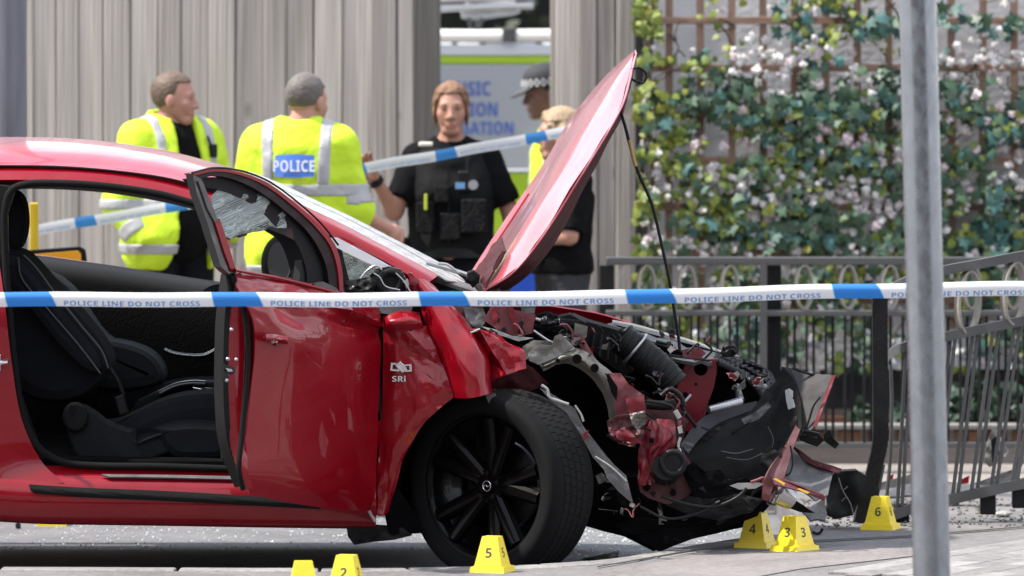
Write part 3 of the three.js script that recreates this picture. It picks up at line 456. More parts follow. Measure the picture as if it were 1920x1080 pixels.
// ---------- evidence markers ----------
{
  M.marker = phys([0.78, 0.60, 0.02], 0.42, { clearcoat: 0.25, clearcoatRoughness: 0.2, map: tex(128, 128, (u, v) => 0.95 + 0.12 * tn(u, v, 4, 8, 3), [3, 3]) });
  M.ink = std([0.045, 0.04, 0.03], 0.6);
  const place = (n, px, py, yaw, y, label, txt, s = 1) => {
    const z = zAt(py, y), x = (px - 960) * (CZ - z) / F; const t = thing('evidence_marker', label, 'marker', [x, y, z], yaw, 'yellow numbered evidence markers round the wreck');
    const fr = (rt, rb, h, b) => { const g = new THREE.CylinderGeometry(rt * Math.SQRT2, rb * Math.SQRT2, h, 4, 1).rotateY(Math.PI / 4).translate(0, b + h / 2, 0).toNonIndexed(); g.computeVertexNormals(); return g; };
    obj('body', fr(0.028, 0.050, 0.104, 0.02), M.marker, t); obj('base', [fr(0.060, 0.064, 0.02, 0)], M.marker, t); obj('rim', fr(0.052, 0.052, 0.004, 0.0192), M.marker, t);
    if (txt) for (let k = 0; k < 4; k++) { const g = letters(txt, 0.034, 0.0012).rotateX(-Math.atan2(0.022, 0.104)).translate(0, 0.068, 0.0392).rotateY(k * Math.PI / 2); obj('number', g, M.ink, t); }
    t.scale.setScalar(s); return t;
  };
  place(0, 569, 1124, 0.08, PV, 'yellow evidence marker nearest the lower edge with its number out of sight', null, 1.02);
  place(2, 650, 1112, -0.25, PV, 'yellow evidence marker number 2 in front of the car sill', '2', 1.03);
  place(5, 923, 1072, -0.32, PV, 'yellow evidence marker number 5 before the front wheel', '5', 1.0);
  place(4, 1419, 1026, -0.42, PV, 'yellow evidence marker number 4 partly behind marker 3', '4', 1.02);
  place(3, 1490, 1033, -0.74, PV, 'yellow evidence marker number 3 showing two equal numbered sides', '3', 1.02);
  place(6, 1651, 992, -0.30, PV, 'yellow evidence marker number 6 at the foot of the bent railing post', '6', 1.0);
  place(0, 97, 985, 0.05, 0, 'yellow evidence marker on the road beyond the car, only its base showing', null, 0.95);
}
// ---------- police tape ----------
function tapeTex(bg, fg, dark, cut) {
  const c = document.createElement('canvas'); c.width = 1536; c.height = 128; const x = c.getContext('2d');
  x.fillStyle = bg; x.fillRect(0, 0, 1536, 128); const gr = x.createLinearGradient(0, 0, 0, 128); gr.addColorStop(0, fg); gr.addColorStop(1, fg); x.fillStyle = gr; x.shadowColor = fg; x.shadowBlur = 14; x.beginPath(); x.moveTo(0, 0); x.lineTo(330, 0); x.lineTo(390, 128); x.lineTo(30, 128); x.fill();
  x.shadowBlur = 0; x.fillStyle = dark; x.font = 'bold 50px sans-serif'; x.textBaseline = 'alphabetic'; const w = x.measureText('POLICE LINE DO NOT CROSS').width; x.save(); x.translate(440, cut); x.scale(1020 / w, 1.0); x.fillText('POLICE LINE DO NOT CROSS', 0, 0); x.restore();
  const t = new THREE.CanvasTexture(c); t.colorSpace = THREE.SRGBColorSpace; t.wrapS = t.wrapT = THREE.RepeatWrapping; return t;
}
function tape(name, label, path, prof, period, off, mat) {
  const c = new THREE.CatmullRomCurve3(path, false, 'centripetal'), n = 240, m = prof.length, pos = [], uv = [], idx = [], len = c.getLength();
  for (let i = 0; i <= n; i++) { const u = i / n, p = c.getPointAt(u); const tw = 0.10 * Math.sin(u * 9 + 1) + 0.05 * Math.sin(u * 31), sw = 0.0015 * Math.sin(u * 47); for (let k = 0; k < m; k++) { const [py, pz] = prof[k]; pos.push(p.x, p.y + py * Math.cos(tw) - pz * Math.sin(tw) + sw, p.z + pz * Math.cos(tw) + py * Math.sin(tw)); uv.push((u * len - off) / period, k / (m - 1)); } }
  for (let i = 0; i < n; i++) for (let k = 0; k < m - 1; k++) { const a = i * m + k, b = a + m; idx.push(a, b, b + 1, a, b + 1, a + 1); }
  const g = new THREE.BufferGeometry(); g.setAttribute('position', new THREE.Float32BufferAttribute(pos, 3)); g.setAttribute('uv', new THREE.Float32BufferAttribute(uv, 2)); g.setIndex(idx); g.computeVertexNormals();
  return tag(obj(name, g, mat), label, 'tape');
}
{
  const z = 1.9, S = F / (CZ - z), path = pts([[-340, 566], [0, 562], [420, 562], [800, 561], [1180, 557], [1570, 547], [1920, 542], [2300, 541]], z);
  M.tape = phys([0.72, 0.72, 0.72], 0.32, { map: tapeTex('#f2f3f7', '#1f84de', '#6c96cf', 122), transmission: 0.25, thickness: 0, side: THREE.DoubleSide, clearcoat: 0.3 });
  M.tape.roughness = 0.9;
  const h = 27 / S; tape('police_tape', 'blue and white police tape strung across in front of the red car', path, [[-h * 0.5, -0.004], [-h * 0.2, 0.002], [h * 0.12, 0.004], [h * 0.36, 0.000], [h * 0.5, -0.012]], 388 / S, 735 / S, M.tape);
  const z2 = -4.72, S2 = F / (CZ - z2), p2 = pts([[-60, 452], [75, 430], [360, 381], [670, 318], [840, 288], [1003, 258], [1080, 244]], z2);
  M.tape2 = M.tape.clone(); M.tape2.map = tapeTex('#eef0f4', '#3a92dc', '#7fb0dc', 112);
  const h2 = 20 / S2; tape('police_tape', 'blue and white police tape rising between the standing officers', p2, [[-h2 * 0.5, -0.004], [0, 0.003], [h2 * 0.5, -0.002]], 172 / S2, 30 / S2, M.tape2);
}
// ---------- people ----------
function surfaceNets(f, lo, hi, h) {
  const nx = Math.ceil((hi[0] - lo[0]) / h) + 1, ny = Math.ceil((hi[1] - lo[1]) / h) + 1, nz = Math.ceil((hi[2] - lo[2]) / h) + 1;
  const val = new Float32Array(nx * ny * nz), B = 5, id = (i, j, k) => (k * ny + j) * nx + i;
  for (let k0 = 0; k0 < nz; k0 += B) for (let j0 = 0; j0 < ny; j0 += B) for (let i0 = 0; i0 < nx; i0 += B) {
    const c = f(lo[0] + (i0 + B / 2) * h, lo[1] + (j0 + B / 2) * h, lo[2] + (k0 + B / 2) * h), skip = Math.abs(c) > B * h * 1.25;
    for (let k = k0; k < Math.min(nz, k0 + B); k++) for (let j = j0; j < Math.min(ny, j0 + B); j++) for (let i = i0; i < Math.min(nx, i0 + B); i++) val[id(i, j, k)] = skip ? c : f(lo[0] + i * h, lo[1] + j * h, lo[2] + k * h);
  }
  const vid = new Int32Array(nx * ny * nz).fill(-1), pos = [], idx = [];
  const E = [[0, 1], [2, 3], [4, 5], [6, 7], [0, 2], [1, 3], [4, 6], [5, 7], [0, 4], [1, 5], [2, 6], [3, 7]];
  for (let k = 0; k < nz - 1; k++) for (let j = 0; j < ny - 1; j++) for (let i = 0; i < nx - 1; i++) {
    const c = []; let neg = 0; for (let q = 0; q < 8; q++) { const v = val[id(i + (q & 1), j + ((q >> 1) & 1), k + (q >> 2))]; c.push(v); if (v < 0) neg++; }
    if (neg === 0 || neg === 8) continue;
    let x = 0, y = 0, z = 0, n = 0;
    for (const [a, b] of E) { if ((c[a] < 0) === (c[b] < 0)) continue; const t = c[a] / (c[a] - c[b]); x += (a & 1) + t * ((b & 1) - (a & 1)); y += ((a >> 1) & 1) + t * (((b >> 1) & 1) - ((a >> 1) & 1)); z += (a >> 2) + t * ((b >> 2) - (a >> 2)); n++; }
    vid[id(i, j, k)] = pos.length / 3; pos.push(lo[0] + (i + x / n) * h, lo[1] + (j + y / n) * h, lo[2] + (k + z / n) * h);
  }
  const quad = (a, b, c, d, flip) => { if (a < 0 || b < 0 || c < 0 || d < 0) return; if (flip) idx.push(a, c, b, a, d, c); else idx.push(a, b, c, a, c, d); };
  for (let k = 1; k < nz - 1; k++) for (let j = 1; j < ny - 1; j++) for (let i = 1; i < nx - 1; i++) {
    const s = val[id(i, j, k)] < 0;
    if (s !== val[id(i + 1, j, k)] < 0) quad(vid[id(i, j - 1, k - 1)], vid[id(i, j, k - 1)], vid[id(i, j, k)], vid[id(i, j - 1, k)], !s);
    if (s !== val[id(i, j + 1, k)] < 0) quad(vid[id(i - 1, j, k - 1)], vid[id(i - 1, j, k)], vid[id(i, j, k)], vid[id(i, j, k - 1)], !s);
    if (s !== val[id(i, j, k + 1)] < 0) quad(vid[id(i - 1, j - 1, k)], vid[id(i, j - 1, k)], vid[id(i, j, k)], vid[id(i - 1, j, k)], !s);
  }
  const g = new THREE.BufferGeometry(); g.setAttribute('position', new THREE.Float32BufferAttribute(pos, 3)); g.setIndex(idx); g.computeVertexNormals(); planarUV(g); return g;
}
const cap = (x, y, z, b) => { const [ax, ay, az, bx, by, bz, ra, rb] = b; const dx = bx - ax, dy = by - ay, dz = bz - az, px = x - ax, py = y - ay, pz = z - az; const t = Math.max(0, Math.min(1, (px * dx + py * dy + pz * dz) / (dx * dx + dy * dy + dz * dz + 1e-9))); return Math.hypot(px - dx * t, py - dy * t, pz - dz * t) - (ra + (rb - ra) * t); };
const smin = (a, b, k) => { const h = Math.max(0, k - Math.abs(a - b)) / k; return Math.min(a, b) - h * h * k * 0.25; };
const union = (x, y, z, list, k) => { let d = 9; for (const b of list) d = smin(d, cap(x, y, z, b), k); return d; };
const bone = (a, b, ra, rb) => [...a, ...b, ra, rb];
const ell = (x, y, z, c, r) => { const a = (x - c[0]) / r[0], b = (y - c[1]) / r[1], d = (z - c[2]) / r[2], k = Math.hypot(a, b, d); return (k - 1) * Math.min(...r) * (k > 1 ? 1 : 1); };
const SK = (c) => phys(c, 0.55, { map: tex(128, 128, (u, v) => { const n = tn(u, v, 6, 3, 3); return [0.98 + 0.15 * n, 0.94 + 0.3 * n, 0.92 + 0.3 * n]; }, [3, 3]), sheen: 0.2 });
M.skinA = SK([0.36, 0.18, 0.14]); M.skinB = SK([0.33, 0.17, 0.12]); M.skinC = SK([0.40, 0.215, 0.16]); M.skinD = SK([0.19, 0.10, 0.075]);
M.hivis = std([0.50, 0.70, 0.018], 0.75, { map: tex(128, 128, (u, v) => 0.94 + 0.18 * tn(u, v, 5, 3, 3), [2, 2]), bumpMap: cloth, bumpScale: 0.010 });
M.reflect = std([0.33, 0.33, 0.34], 0.5, { metalness: 0.1, bumpMap: cloth, bumpScale: 0.004 });
M.shirt = phys([0.0035, 0.0035, 0.0045], 0.9, { specularIntensity: 0.25, bumpMap: cloth, bumpScale: 0.010, map: grime });
M.vest = phys([0.004, 0.0043, 0.0055], 0.8, { specularIntensity: 0.35, bumpMap: cloth, bumpScale: 0.008, map: grime });
M.navy = phys([0.006, 0.007, 0.011], 0.9, { specularIntensity: 0.25, bumpMap: cloth, bumpScale: 0.012, map: grime });
M.boot = std([0.01, 0.01, 0.01], 0.4);
const hairTex = tex(256, 256, (u, v) => 0.75 + 0.5 * noise.noise(u * 60, v * 6, 2) + 0.25 * noise.noise(u * 20, v * 3, 5), [4, 4]);
const hairM = (c) => std(c, 0.65, { map: grime, bumpMap: fine, bumpScale: 0.003 });
M.eye = std([0.02, 0.015, 0.012], 0.3);
// one relaxed right hand, wrist at the origin, fingers down -y, palm facing +z, thumb towards +x
function handGeo(curl) {
  const L = [[bone([0, 0.01, 0], [0, -0.035, 0.002], 0.026, 0.030)], [bone([-0.022, -0.03, 0], [-0.026, -0.078, 0.004], 0.014, 0.012), bone([-0.007, -0.03, 0], [-0.008, -0.085, 0.003], 0.015, 0.012), bone([0.008, -0.03, 0], [0.010, -0.084, 0.003], 0.015, 0.012), bone([0.022, -0.03, 0], [0.026, -0.08, 0.004], 0.014, 0.012)]];
  const body = [...L[0], ...L[1]], fs = [];
  [[-0.029, -0.076, 0.058], [-0.010, -0.084, 0.072], [0.010, -0.083, 0.076], [0.028, -0.079, 0.068]].forEach(([x, y, l], i) => {
    let p = [x, y, 0.004], a = curl * 0.35; const sp = x * 2.2; const seg = [0.45, 0.31, 0.24];
    const ch = []; seg.forEach((s, k) => { a += curl * [0.35, 0.75, 0.55][k]; const d = l * s; const q = [p[0] + sp * d, p[1] - Math.cos(a) * d, p[2] + Math.sin(a) * d]; ch.push(bone(p, q, 0.0095 - k * 0.0008, 0.009 - k * 0.0010)); p = q; }); fs.push(ch);
  });
  const th = [bone([0.022, -0.012, 0.006], [0.044, -0.040, 0.018], 0.016, 0.0125), bone([0.044, -0.040, 0.018], [0.052, -0.066, 0.028], 0.0115, 0.0105), bone([0.052, -0.066, 0.028], [0.052, -0.088, 0.036], 0.0105, 0.0085)];
  const f = (x, y, z) => { let d = union(x, y, z * 1.25, body, 0.014); for (const c of fs) d = smin(d, union(x, y, z, c, 0.003), 0.005); d = smin(d, union(x, y, z, th, 0.004), 0.010); return d; };
  return surfaceNets(f, [-0.075, -0.19, -0.05], [0.085, 0.045, 0.11], 0.0042);
}
const HAND = { open: handGeo(0.28), curled: handGeo(1.0) };
function placeHand(kind, mirror, wrist, elbow, palm) {
  // fingers carry on the forearm's line; palm is the way the palm looks
  const y = V(...elbow).sub(V(...wrist)).normalize(), z = V(...palm); z.addScaledVector(y, -z.dot(y)).normalize(); const x = y.clone().cross(z);
  const m = new THREE.Matrix4().makeBasis(x, y, z).setPosition(...wrist); let g = HAND[kind].clone();
  if (mirror) { g.scale(-1, 1, 1); const i = g.index.array; for (let k = 0; k < i.length; k += 3) { const t = i[k]; i[k] = i[k + 1]; i[k + 1] = t; } }
  return g.applyMatrix4(m);
}
function headSDF(o) {
  const w = o.w ?? 1;
  return (x, y, z) => {  // chin at y=-0.118, crown 0.118, face +z
    let d = ell(x, y - 0.03, z + 0.012, [0, 0, 0], [0.076 * w, 0.090, 0.096]);
    d = smin(d, ell(x, y + 0.03, z - 0.018, [0, 0, 0], [0.064 * w, 0.082, 0.070]), 0.03);
    d = smin(d, cap(x, y, z, bone([-0.02, -0.098, 0.062], [0.02, -0.098, 0.062], 0.022, 0.022)), 0.03);
    d = smin(d, cap(x, y, z, bone([-0.035, 0.022, 0.072], [0.035, 0.022, 0.072], 0.014, 0.014)), 0.018);
    d = smin(d, cap(x, y, z, bone([0, 0.012, 0.086], [0, -0.030, 0.104], 0.008, 0.0135)), 0.012);
    for (const s of [-1, 1]) {
      d = smin(d, cap(x, y, z, bone([s * 0.012, -0.034, 0.094], [s * 0.013, -0.034, 0.094], 0.009, 0.009)), 0.008);
      d = smin(d, cap(x, y, z, bone([s * 0.042, -0.022, 0.060], [s * 0.030, -0.050, 0.066], 0.020, 0.016)), 0.02);
      d = Math.max(d, -ell(x, y, z, [s * 0.031, 0.003, 0.090], [0.015, 0.010, 0.012]));
      d = smin(d, ell(x, y, z, [s * 0.031, 0.002, 0.074], [0.013, 0.010, 0.012]), 0.004);
      d = smin(d, ell(x, y, z, [s * 0.078 * w, -0.008, -0.006], [0.011, 0.032, 0.020]), 0.006);
    }
    d = smin(d, cap(x, y, z, bone([-0.018, -0.062, 0.084], [0.018, -0.062, 0.084], 0.0075, 0.0075)), 0.010);
    d = smin(d, cap(x, y, z, bone([-0.015, -0.073, 0.083], [0.015, -0.073, 0.083], 0.0085, 0.0085)), 0.008);
    d = Math.max(d, -cap(x, y, z, bone([-0.024, -0.0675, 0.094], [0.024, -0.0675, 0.094], 0.0028, 0.0028)));
    return d;
  };
}
function makePerson(o) {
  const s = o.height / 1.78, g = thing('person', o.label, 'person', o.at, o.turn, null); g.scale.setScalar(s);
  const wd = o.wide ?? 1, sh = 0.178 * wd;
  const SHL = [sh, 1.43, -0.01], SHR = [-sh, 1.43, -0.01];
  const A = o.arms; // { L: [elbow, wrist], R: [elbow, wrist] } person's own left is +x
  const torso = [bone([-0.105 * wd, 1.34, 0], [-0.085 * wd, 1.04, 0.01], 0.108 * wd, 0.105 * wd), bone([0.105 * wd, 1.34, 0], [0.085 * wd, 1.04, 0.01], 0.108 * wd, 0.105 * wd), bone([-0.09, 0.98, 0], [0.09, 0.98, 0], 0.105 * wd, 0.105 * wd), bone([-sh + 0.02, 1.43, -0.01], [-0.05, 1.475, -0.01], 0.055, 0.06), bone([sh - 0.02, 1.43, -0.01], [0.05, 1.475, -0.01], 0.055, 0.06), bone([0, 1.40, 0.0], [0, 1.05, 0.02 + (o.belly ?? 0)], 0.11, 0.11 + (o.belly ?? 0))];
  if (o.bust) torso.push(bone([-0.07, 1.27, 0.085], [0.07, 1.27, 0.085], 0.055, 0.055));
  const neck = [bone([0, 1.46, -0.015], [o.head.dx ?? 0, 1.60, 0.005 + (o.head.dz ?? 0)], 0.062 * (o.neck ?? 1), 0.056 * (o.neck ?? 1))];
  const limb = (S, a, e) => [bone(S, a[0], 0.058 + e, 0.045 + e), bone(a[0], a[1], 0.044 + e, 0.029 + e)];
  const armL = limb(SHL, A.L, 0), armR = limb(SHR, A.R, 0);
  const legs = [-1, 1].flatMap((k) => [bone([k * 0.095, 0.93, 0], [k * 0.11, 0.50, 0.015], 0.098, 0.062), bone([k * 0.11, 0.50, 0.015], [k * 0.115, 0.08, -0.01], 0.060, 0.040), bone([k * 0.115, 0.05, -0.02], [k * 0.13, 0.035, 0.14], 0.045, 0.035)]);
  const bodyBones = [...torso, ...neck, ...armL, ...armR, ...legs];
  const ext0 = (l, m) => { const lo = [9, 9, 9], hi = [-9, -9, -9]; for (const b of l) for (let k = 0; k < 3; k++) { const r = Math.max(b[6], b[7]) + m; lo[k] = Math.min(lo[k], b[k] - r, b[k + 3] - r); hi[k] = Math.max(hi[k], b[k] + r, b[k + 3] + r); } return [lo, hi]; };
  const [lo, hi] = ext0(bodyBones, 0.03);
  const bodyG = surfaceNets((x, y, z) => union(x, y, z, bodyBones, 0.035) + 0.004, lo, hi, 0.016);
  // head
  const hy = 1.668 + (o.head.dy ?? 0), hs = o.head.s ?? 1.0, R = new THREE.Matrix4().makeRotationFromEuler(new THREE.Euler(o.head.pitch ?? 0, o.head.yaw ?? 0, o.head.roll ?? 0, 'YXZ')); R.setPosition(o.head.dx ?? 0, hy, 0.015 + (o.head.dz ?? 0));
  const S1 = new THREE.Matrix4().makeScale(hs, hs, hs); const HM = R.clone().multiply(S1);
  const hf = headSDF(o.head), headG = surfaceNets(hf, [-0.11, -0.14, -0.13], [0.11, 0.135, 0.14], 0.005).applyMatrix4(HM);
  const hands = []; for (const k of ['L', 'R']) if (!o.noHand?.includes(k)) hands.push(placeHand(o.hand?.[k] ?? 'curled', k === 'L', A[k][1], A[k][0], o.palm?.[k] ?? [k === 'L' ? -1 : 1, 0, 0.2]));
  obj('body', [bodyG, headG, ...hands], o.skin, g);
  for (const k of [-1, 1]) { obj('eye', new THREE.SphereGeometry(0.0075, 10, 8).scale(1.4, 0.7, 0.7).translate(k * 0.031, 0.0035, 0.0815).applyMatrix4(HM), M.eye, g); obj('eyebrow', tube([V(k * 0.014, 0.020, 0.0885), V(k * 0.030, 0.027, 0.0875), V(k * 0.047, 0.021, 0.076)], 0.0034, 10, 6).applyMatrix4(HM), o.hair, g); }
  obj('lips', [tube([V(-0.021, -0.0655, 0.0885), V(0, -0.063, 0.0935), V(0.021, -0.0655, 0.0885)], 0.0042, 10, 6), tube([V(-0.019, -0.0712, 0.0885), V(0, -0.0735, 0.0935), V(0.019, -0.0712, 0.0885)], 0.0046, 10, 6)].map((q) => q.applyMatrix4(HM)), std(o.lips ?? [0.34, 0.12, 0.10], 0.5), g);
  // hair
  if (o.hairFn) obj('hair', surfaceNets(o.hairFn, [-0.15, -0.21, -0.18], [0.15, 0.16, 0.14], 0.0048).applyMatrix4(HM), o.hair, g);
  // trousers and shoes
  const pel = [bone([-0.085, 0.99, 0], [0.085, 0.99, 0], 0.112 * wd, 0.112 * wd), ...[-1, 1].flatMap((k) => [bone([k * 0.095, 0.93, 0], [k * 0.11, 0.50, 0.015], 0.108, 0.078), bone([k * 0.11, 0.50, 0.015], [k * 0.115, 0.07, -0.01], 0.076, 0.066)])];
  const [l2, h2] = ext0(pel, 0.04); l2[1] = 0.02;
  obj('trousers', surfaceNets((x, y, z) => Math.max(union(x, y, z, pel, 0.03) + 0.007 * noise.noise(x * 14, y * 8, z * 14), y - 1.06, 0.04 - y), l2, h2, 0.014), o.trouserM, g);
  for (const k of [-1, 1]) obj('shoe', surfaceNets((x, y, z) => Math.max(smin(cap(x, y, z, bone([k * 0.115, 0.055, -0.04], [k * 0.115, 0.10, -0.02], 0.052, 0.05)), cap(x, y, z, bone([k * 0.115, 0.04, 0.0], [k * 0.135, 0.03, 0.15], 0.05, 0.042)), 0.04), -y), [k * 0.125 - 0.1, -0.01, -0.12], [k * 0.125 + 0.1, 0.18, 0.22], 0.01), M.boot, g);
  // top garments
  const ctx = { torso, armL, armR, limb, SHL, SHR, A, neck };
  const cutArm = (l, t) => { const [u, f] = l; if (t <= 1) return [[u[0], u[1], u[2], u[0] + (u[3] - u[0]) * t, u[1] + (u[4] - u[1]) * t, u[2] + (u[5] - u[2]) * t, u[6], u[6] + (u[7] - u[6]) * t]]; const k = t - 1; return [u, [f[0], f[1], f[2], f[0] + (f[3] - f[0]) * k, f[1] + (f[4] - f[1]) * k, f[2] + (f[5] - f[2]) * k, f[6], f[6] + (f[7] - f[6]) * k]]; };
  const flatEnd = (arm, t) => { const b = t <= 1 ? arm[0] : arm[1], k = t <= 1 ? t : t - 1; const d = V(b[3] - b[0], b[4] - b[1], b[5] - b[2]), L = d.length(); d.normalize(); const c = V(b[0], b[1], b[2]).addScaledVector(d, L * k); return (x, y, z) => (x - c.x) * d.x + (y - c.y) * d.y + (z - c.z) * d.z; };
  const infl = (l, e) => l.map((b) => [...b.slice(0, 6), b[6] + e, b[7] + e]);
  for (const q of o.tops) {
    const tl = infl(torso, q.e), [tlo, thi] = ext0([...tl, ...armL, ...armR], q.e + 0.08);
    const aL = infl(cutArm(armL, q.sleeve + 0.12), q.ea ?? q.e), aR = infl(cutArm(armR, q.sleeve + 0.12), q.ea ?? q.e), eL = flatEnd(armL, q.sleeve), eR = flatEnd(armR, q.sleeve);
    const fold = (x, y, z) => q.fold * (1.5 * Math.abs(noise.noise(x * 5 + y * 4 + q.seed, y * 7 - x * 4, z * 6)) - 0.3 + 0.9 * Math.abs(noise.noise(x * 11 - y * 6, y * 13 + q.seed, z * 11)) + 0.35 * noise.noise(x * 26, y * 22, z * 26));
    const core = (x, y, z) => { let d = union(x, y, z, tl, 0.05); if (q.flare) d -= q.flare * Math.max(0, 1.15 - y); d = Math.max(d, q.hem - y); if (q.sleeve > 0) d = smin(d, Math.max(union(x, y, z, aL, 0.03), eL(x, y, z)), 0.035), d = smin(d, Math.max(union(x, y, z, aR, 0.03), eR(x, y, z)), 0.035); d = Math.max(d, -(Math.hypot(x - 0.0, (y - 1.535) * 1.1, z + 0.005) - (q.collarR ?? 0.075))); return d + fold(x, y, z); };
    const full = q.cut ? (x, y, z) => Math.max(core(x, y, z), q.cut(x, y, z)) : core;
    const top = obj(q.name, surfaceNets(full, tlo, thi, q.h ?? 0.012), q.m, g);
    for (const b of q.bands ?? []) { const base = b.arm ? (x, y, z) => Math.max(union(x, y, z, b.arm === 'L' ? aL : aR, 0.03), b.arm === 'L' ? eL(x, y, z) : eR(x, y, z)) + fold(x, y, z) : (x, y, z) => full(x, y, z); obj(b.name ?? 'reflective_band', surfaceNets((x, y, z) => Math.max(base(x, y, z) - 0.005, b.f(x, y, z, ctx)), tlo, thi, 0.0095), b.m ?? M.reflect, top); }
  }
  o.extra?.(g, HM, ctx);
  return g;
}
const armBand = (S, a, t0, t1) => { const path = [V(...S), V(...a[0]), V(...a[1])]; const seg = t0 < 1 ? 0 : 1, A0 = path[seg], d = path[seg + 1].clone().sub(A0), L = d.length(); d.normalize(); const k = seg ? 1 : 0; return (x, y, z) => { const t = ((x - A0.x) * d.x + (y - A0.y) * d.y + (z - A0.z) * d.z) / L + k; return Math.max(t0 - t, t - t1) * L; }; };
const crop = (o = {}) => { // short hair: a shell over the skull with a receding or straight front
  const base = headSDF({ w: o.w ?? 1 });
  return (x, y, z) => { const th = (o.t ?? 0.006) + 0.002 * noise.noise(x * 60, y * 60, z * 60); const d = ell(x, y - 0.032, z + 0.013, [0, 0, 0], [0.078 * (o.w ?? 1) + th, 0.091 + th, 0.098 + th]); const line = Math.max((o.front ?? 0.055) + (z - 0.0) * (o.slope ?? 0.55) - y, z > 0.02 ? 0 : -1, 0) ; const back = (o.low ?? -0.055) - y + Math.max(0, z + 0.02) * 1.1; const face = z - (0.010 + (y > (o.front ?? 0.055) ? 1 : 0) * 0.075 + Math.max(0, y) * 0.25); const cut = Math.max(back, face); const thin = Math.min(1, Math.max(0, -cut / 0.03)); return Math.max(d + th * (1 - thin) + 0.0015 * noise.noise(x * 30, y * 20, z * 30), cut); };
};
const G = (z, Y = PV) => Y;
const at = (px, z) => [P(px, 0, z).x, PV, z];
// 1. officer in an open yellow jacket, in profile
{
  const arms = { L: [[0.24, 1.16, 0.04], [0.19, 0.97, 0.14]], R: [[-0.245, 1.15, -0.04], [-0.18, 0.95, 0.10]] };
  const open = (x, y, z) => { const w = 0.055 + Math.max(0, 1.45 - y) * 0.10; return z > 0.015 ? w - Math.abs(x - 0.01) : -0.1; };
  makePerson({
    label: 'man in an open yellow jacket over a black shirt, turned in profile before the fence', at: at(322, -5.25), turn: 0.62, height: 1.77, wide: 0.96, belly: 0.03, skin: M.skinA, hair: hairM([0.12, 0.075, 0.05]), trouserM: M.navy, neck: 1.15,
    head: { yaw: 0.78, pitch: 0.05, s: 0.95, dx: 0.0, dz: 0.01, dy: -0.055 }, hairFn: crop({ front: 0.08, t: 0.007 }), arms, noHand: 'LR',
    tops: [{ name: 'shirt', e: 0.010, sleeve: 0.6, hem: 0.86, fold: 0.004, seed: 1, m: M.shirt, collarR: 0.070 },
      { name: 'jacket', e: 0.032, ea: 0.034, sleeve: 1.93, hem: 0.86, fold: 0.007, seed: 3, m: M.hivis, cut: open, flare: 0.10, collarR: 0.092,
        bands: [{ f: (x, y, z) => Math.abs(y - 1.15) - 0.024 }, { f: (x, y, z) => Math.max(Math.abs(x + 0.125) - 0.022, 1.174 - y) }, { f: (x, y, z) => Math.max(Math.abs(x - 0.135) - 0.022, 1.174 - y) }, { f: (x, y, z) => Math.abs(y - 0.955) - 0.024 }, { arm: 'R', f: armBand([-0.2, 1.43, 0], arms.R, 0.60, 0.76) }, { arm: 'R', f: armBand([-0.2, 1.43, 0], arms.R, 1.42, 1.68) }, { arm: 'L', f: armBand([0.2, 1.43, 0], arms.L, 0.60, 0.76) }, { arm: 'L', f: armBand([0.2, 1.43, 0], arms.L, 1.42, 1.68) }] }],
    extra: (g) => { obj('shoulder_patch', box(0.05, 0.035, 0.008, -0.19, 1.33, 0.10, 0.003).rotateY(-0.3), std([0.36, 0.48, 0.02], 0.6), g); obj('radio', [box(0.035, 0.06, 0.025, 0.13, 1.385, 0.135, 0.006), rod(V(0.12, 1.41, 0.135), V(0.11, 1.45, 0.12), 0.006)], M.black, g); obj('collar', tube([V(-0.075, 1.47, 0.075), V(-0.10, 1.53, 0.0), V(-0.06, 1.545, -0.075), V(0, 1.55, -0.095), V(0.06, 1.545, -0.075), V(0.10, 1.53, 0), V(0.08, 1.47, 0.075)], 0.020, 30, 8).scale(1, 1, 1), M.hivis, g); },
  });
}
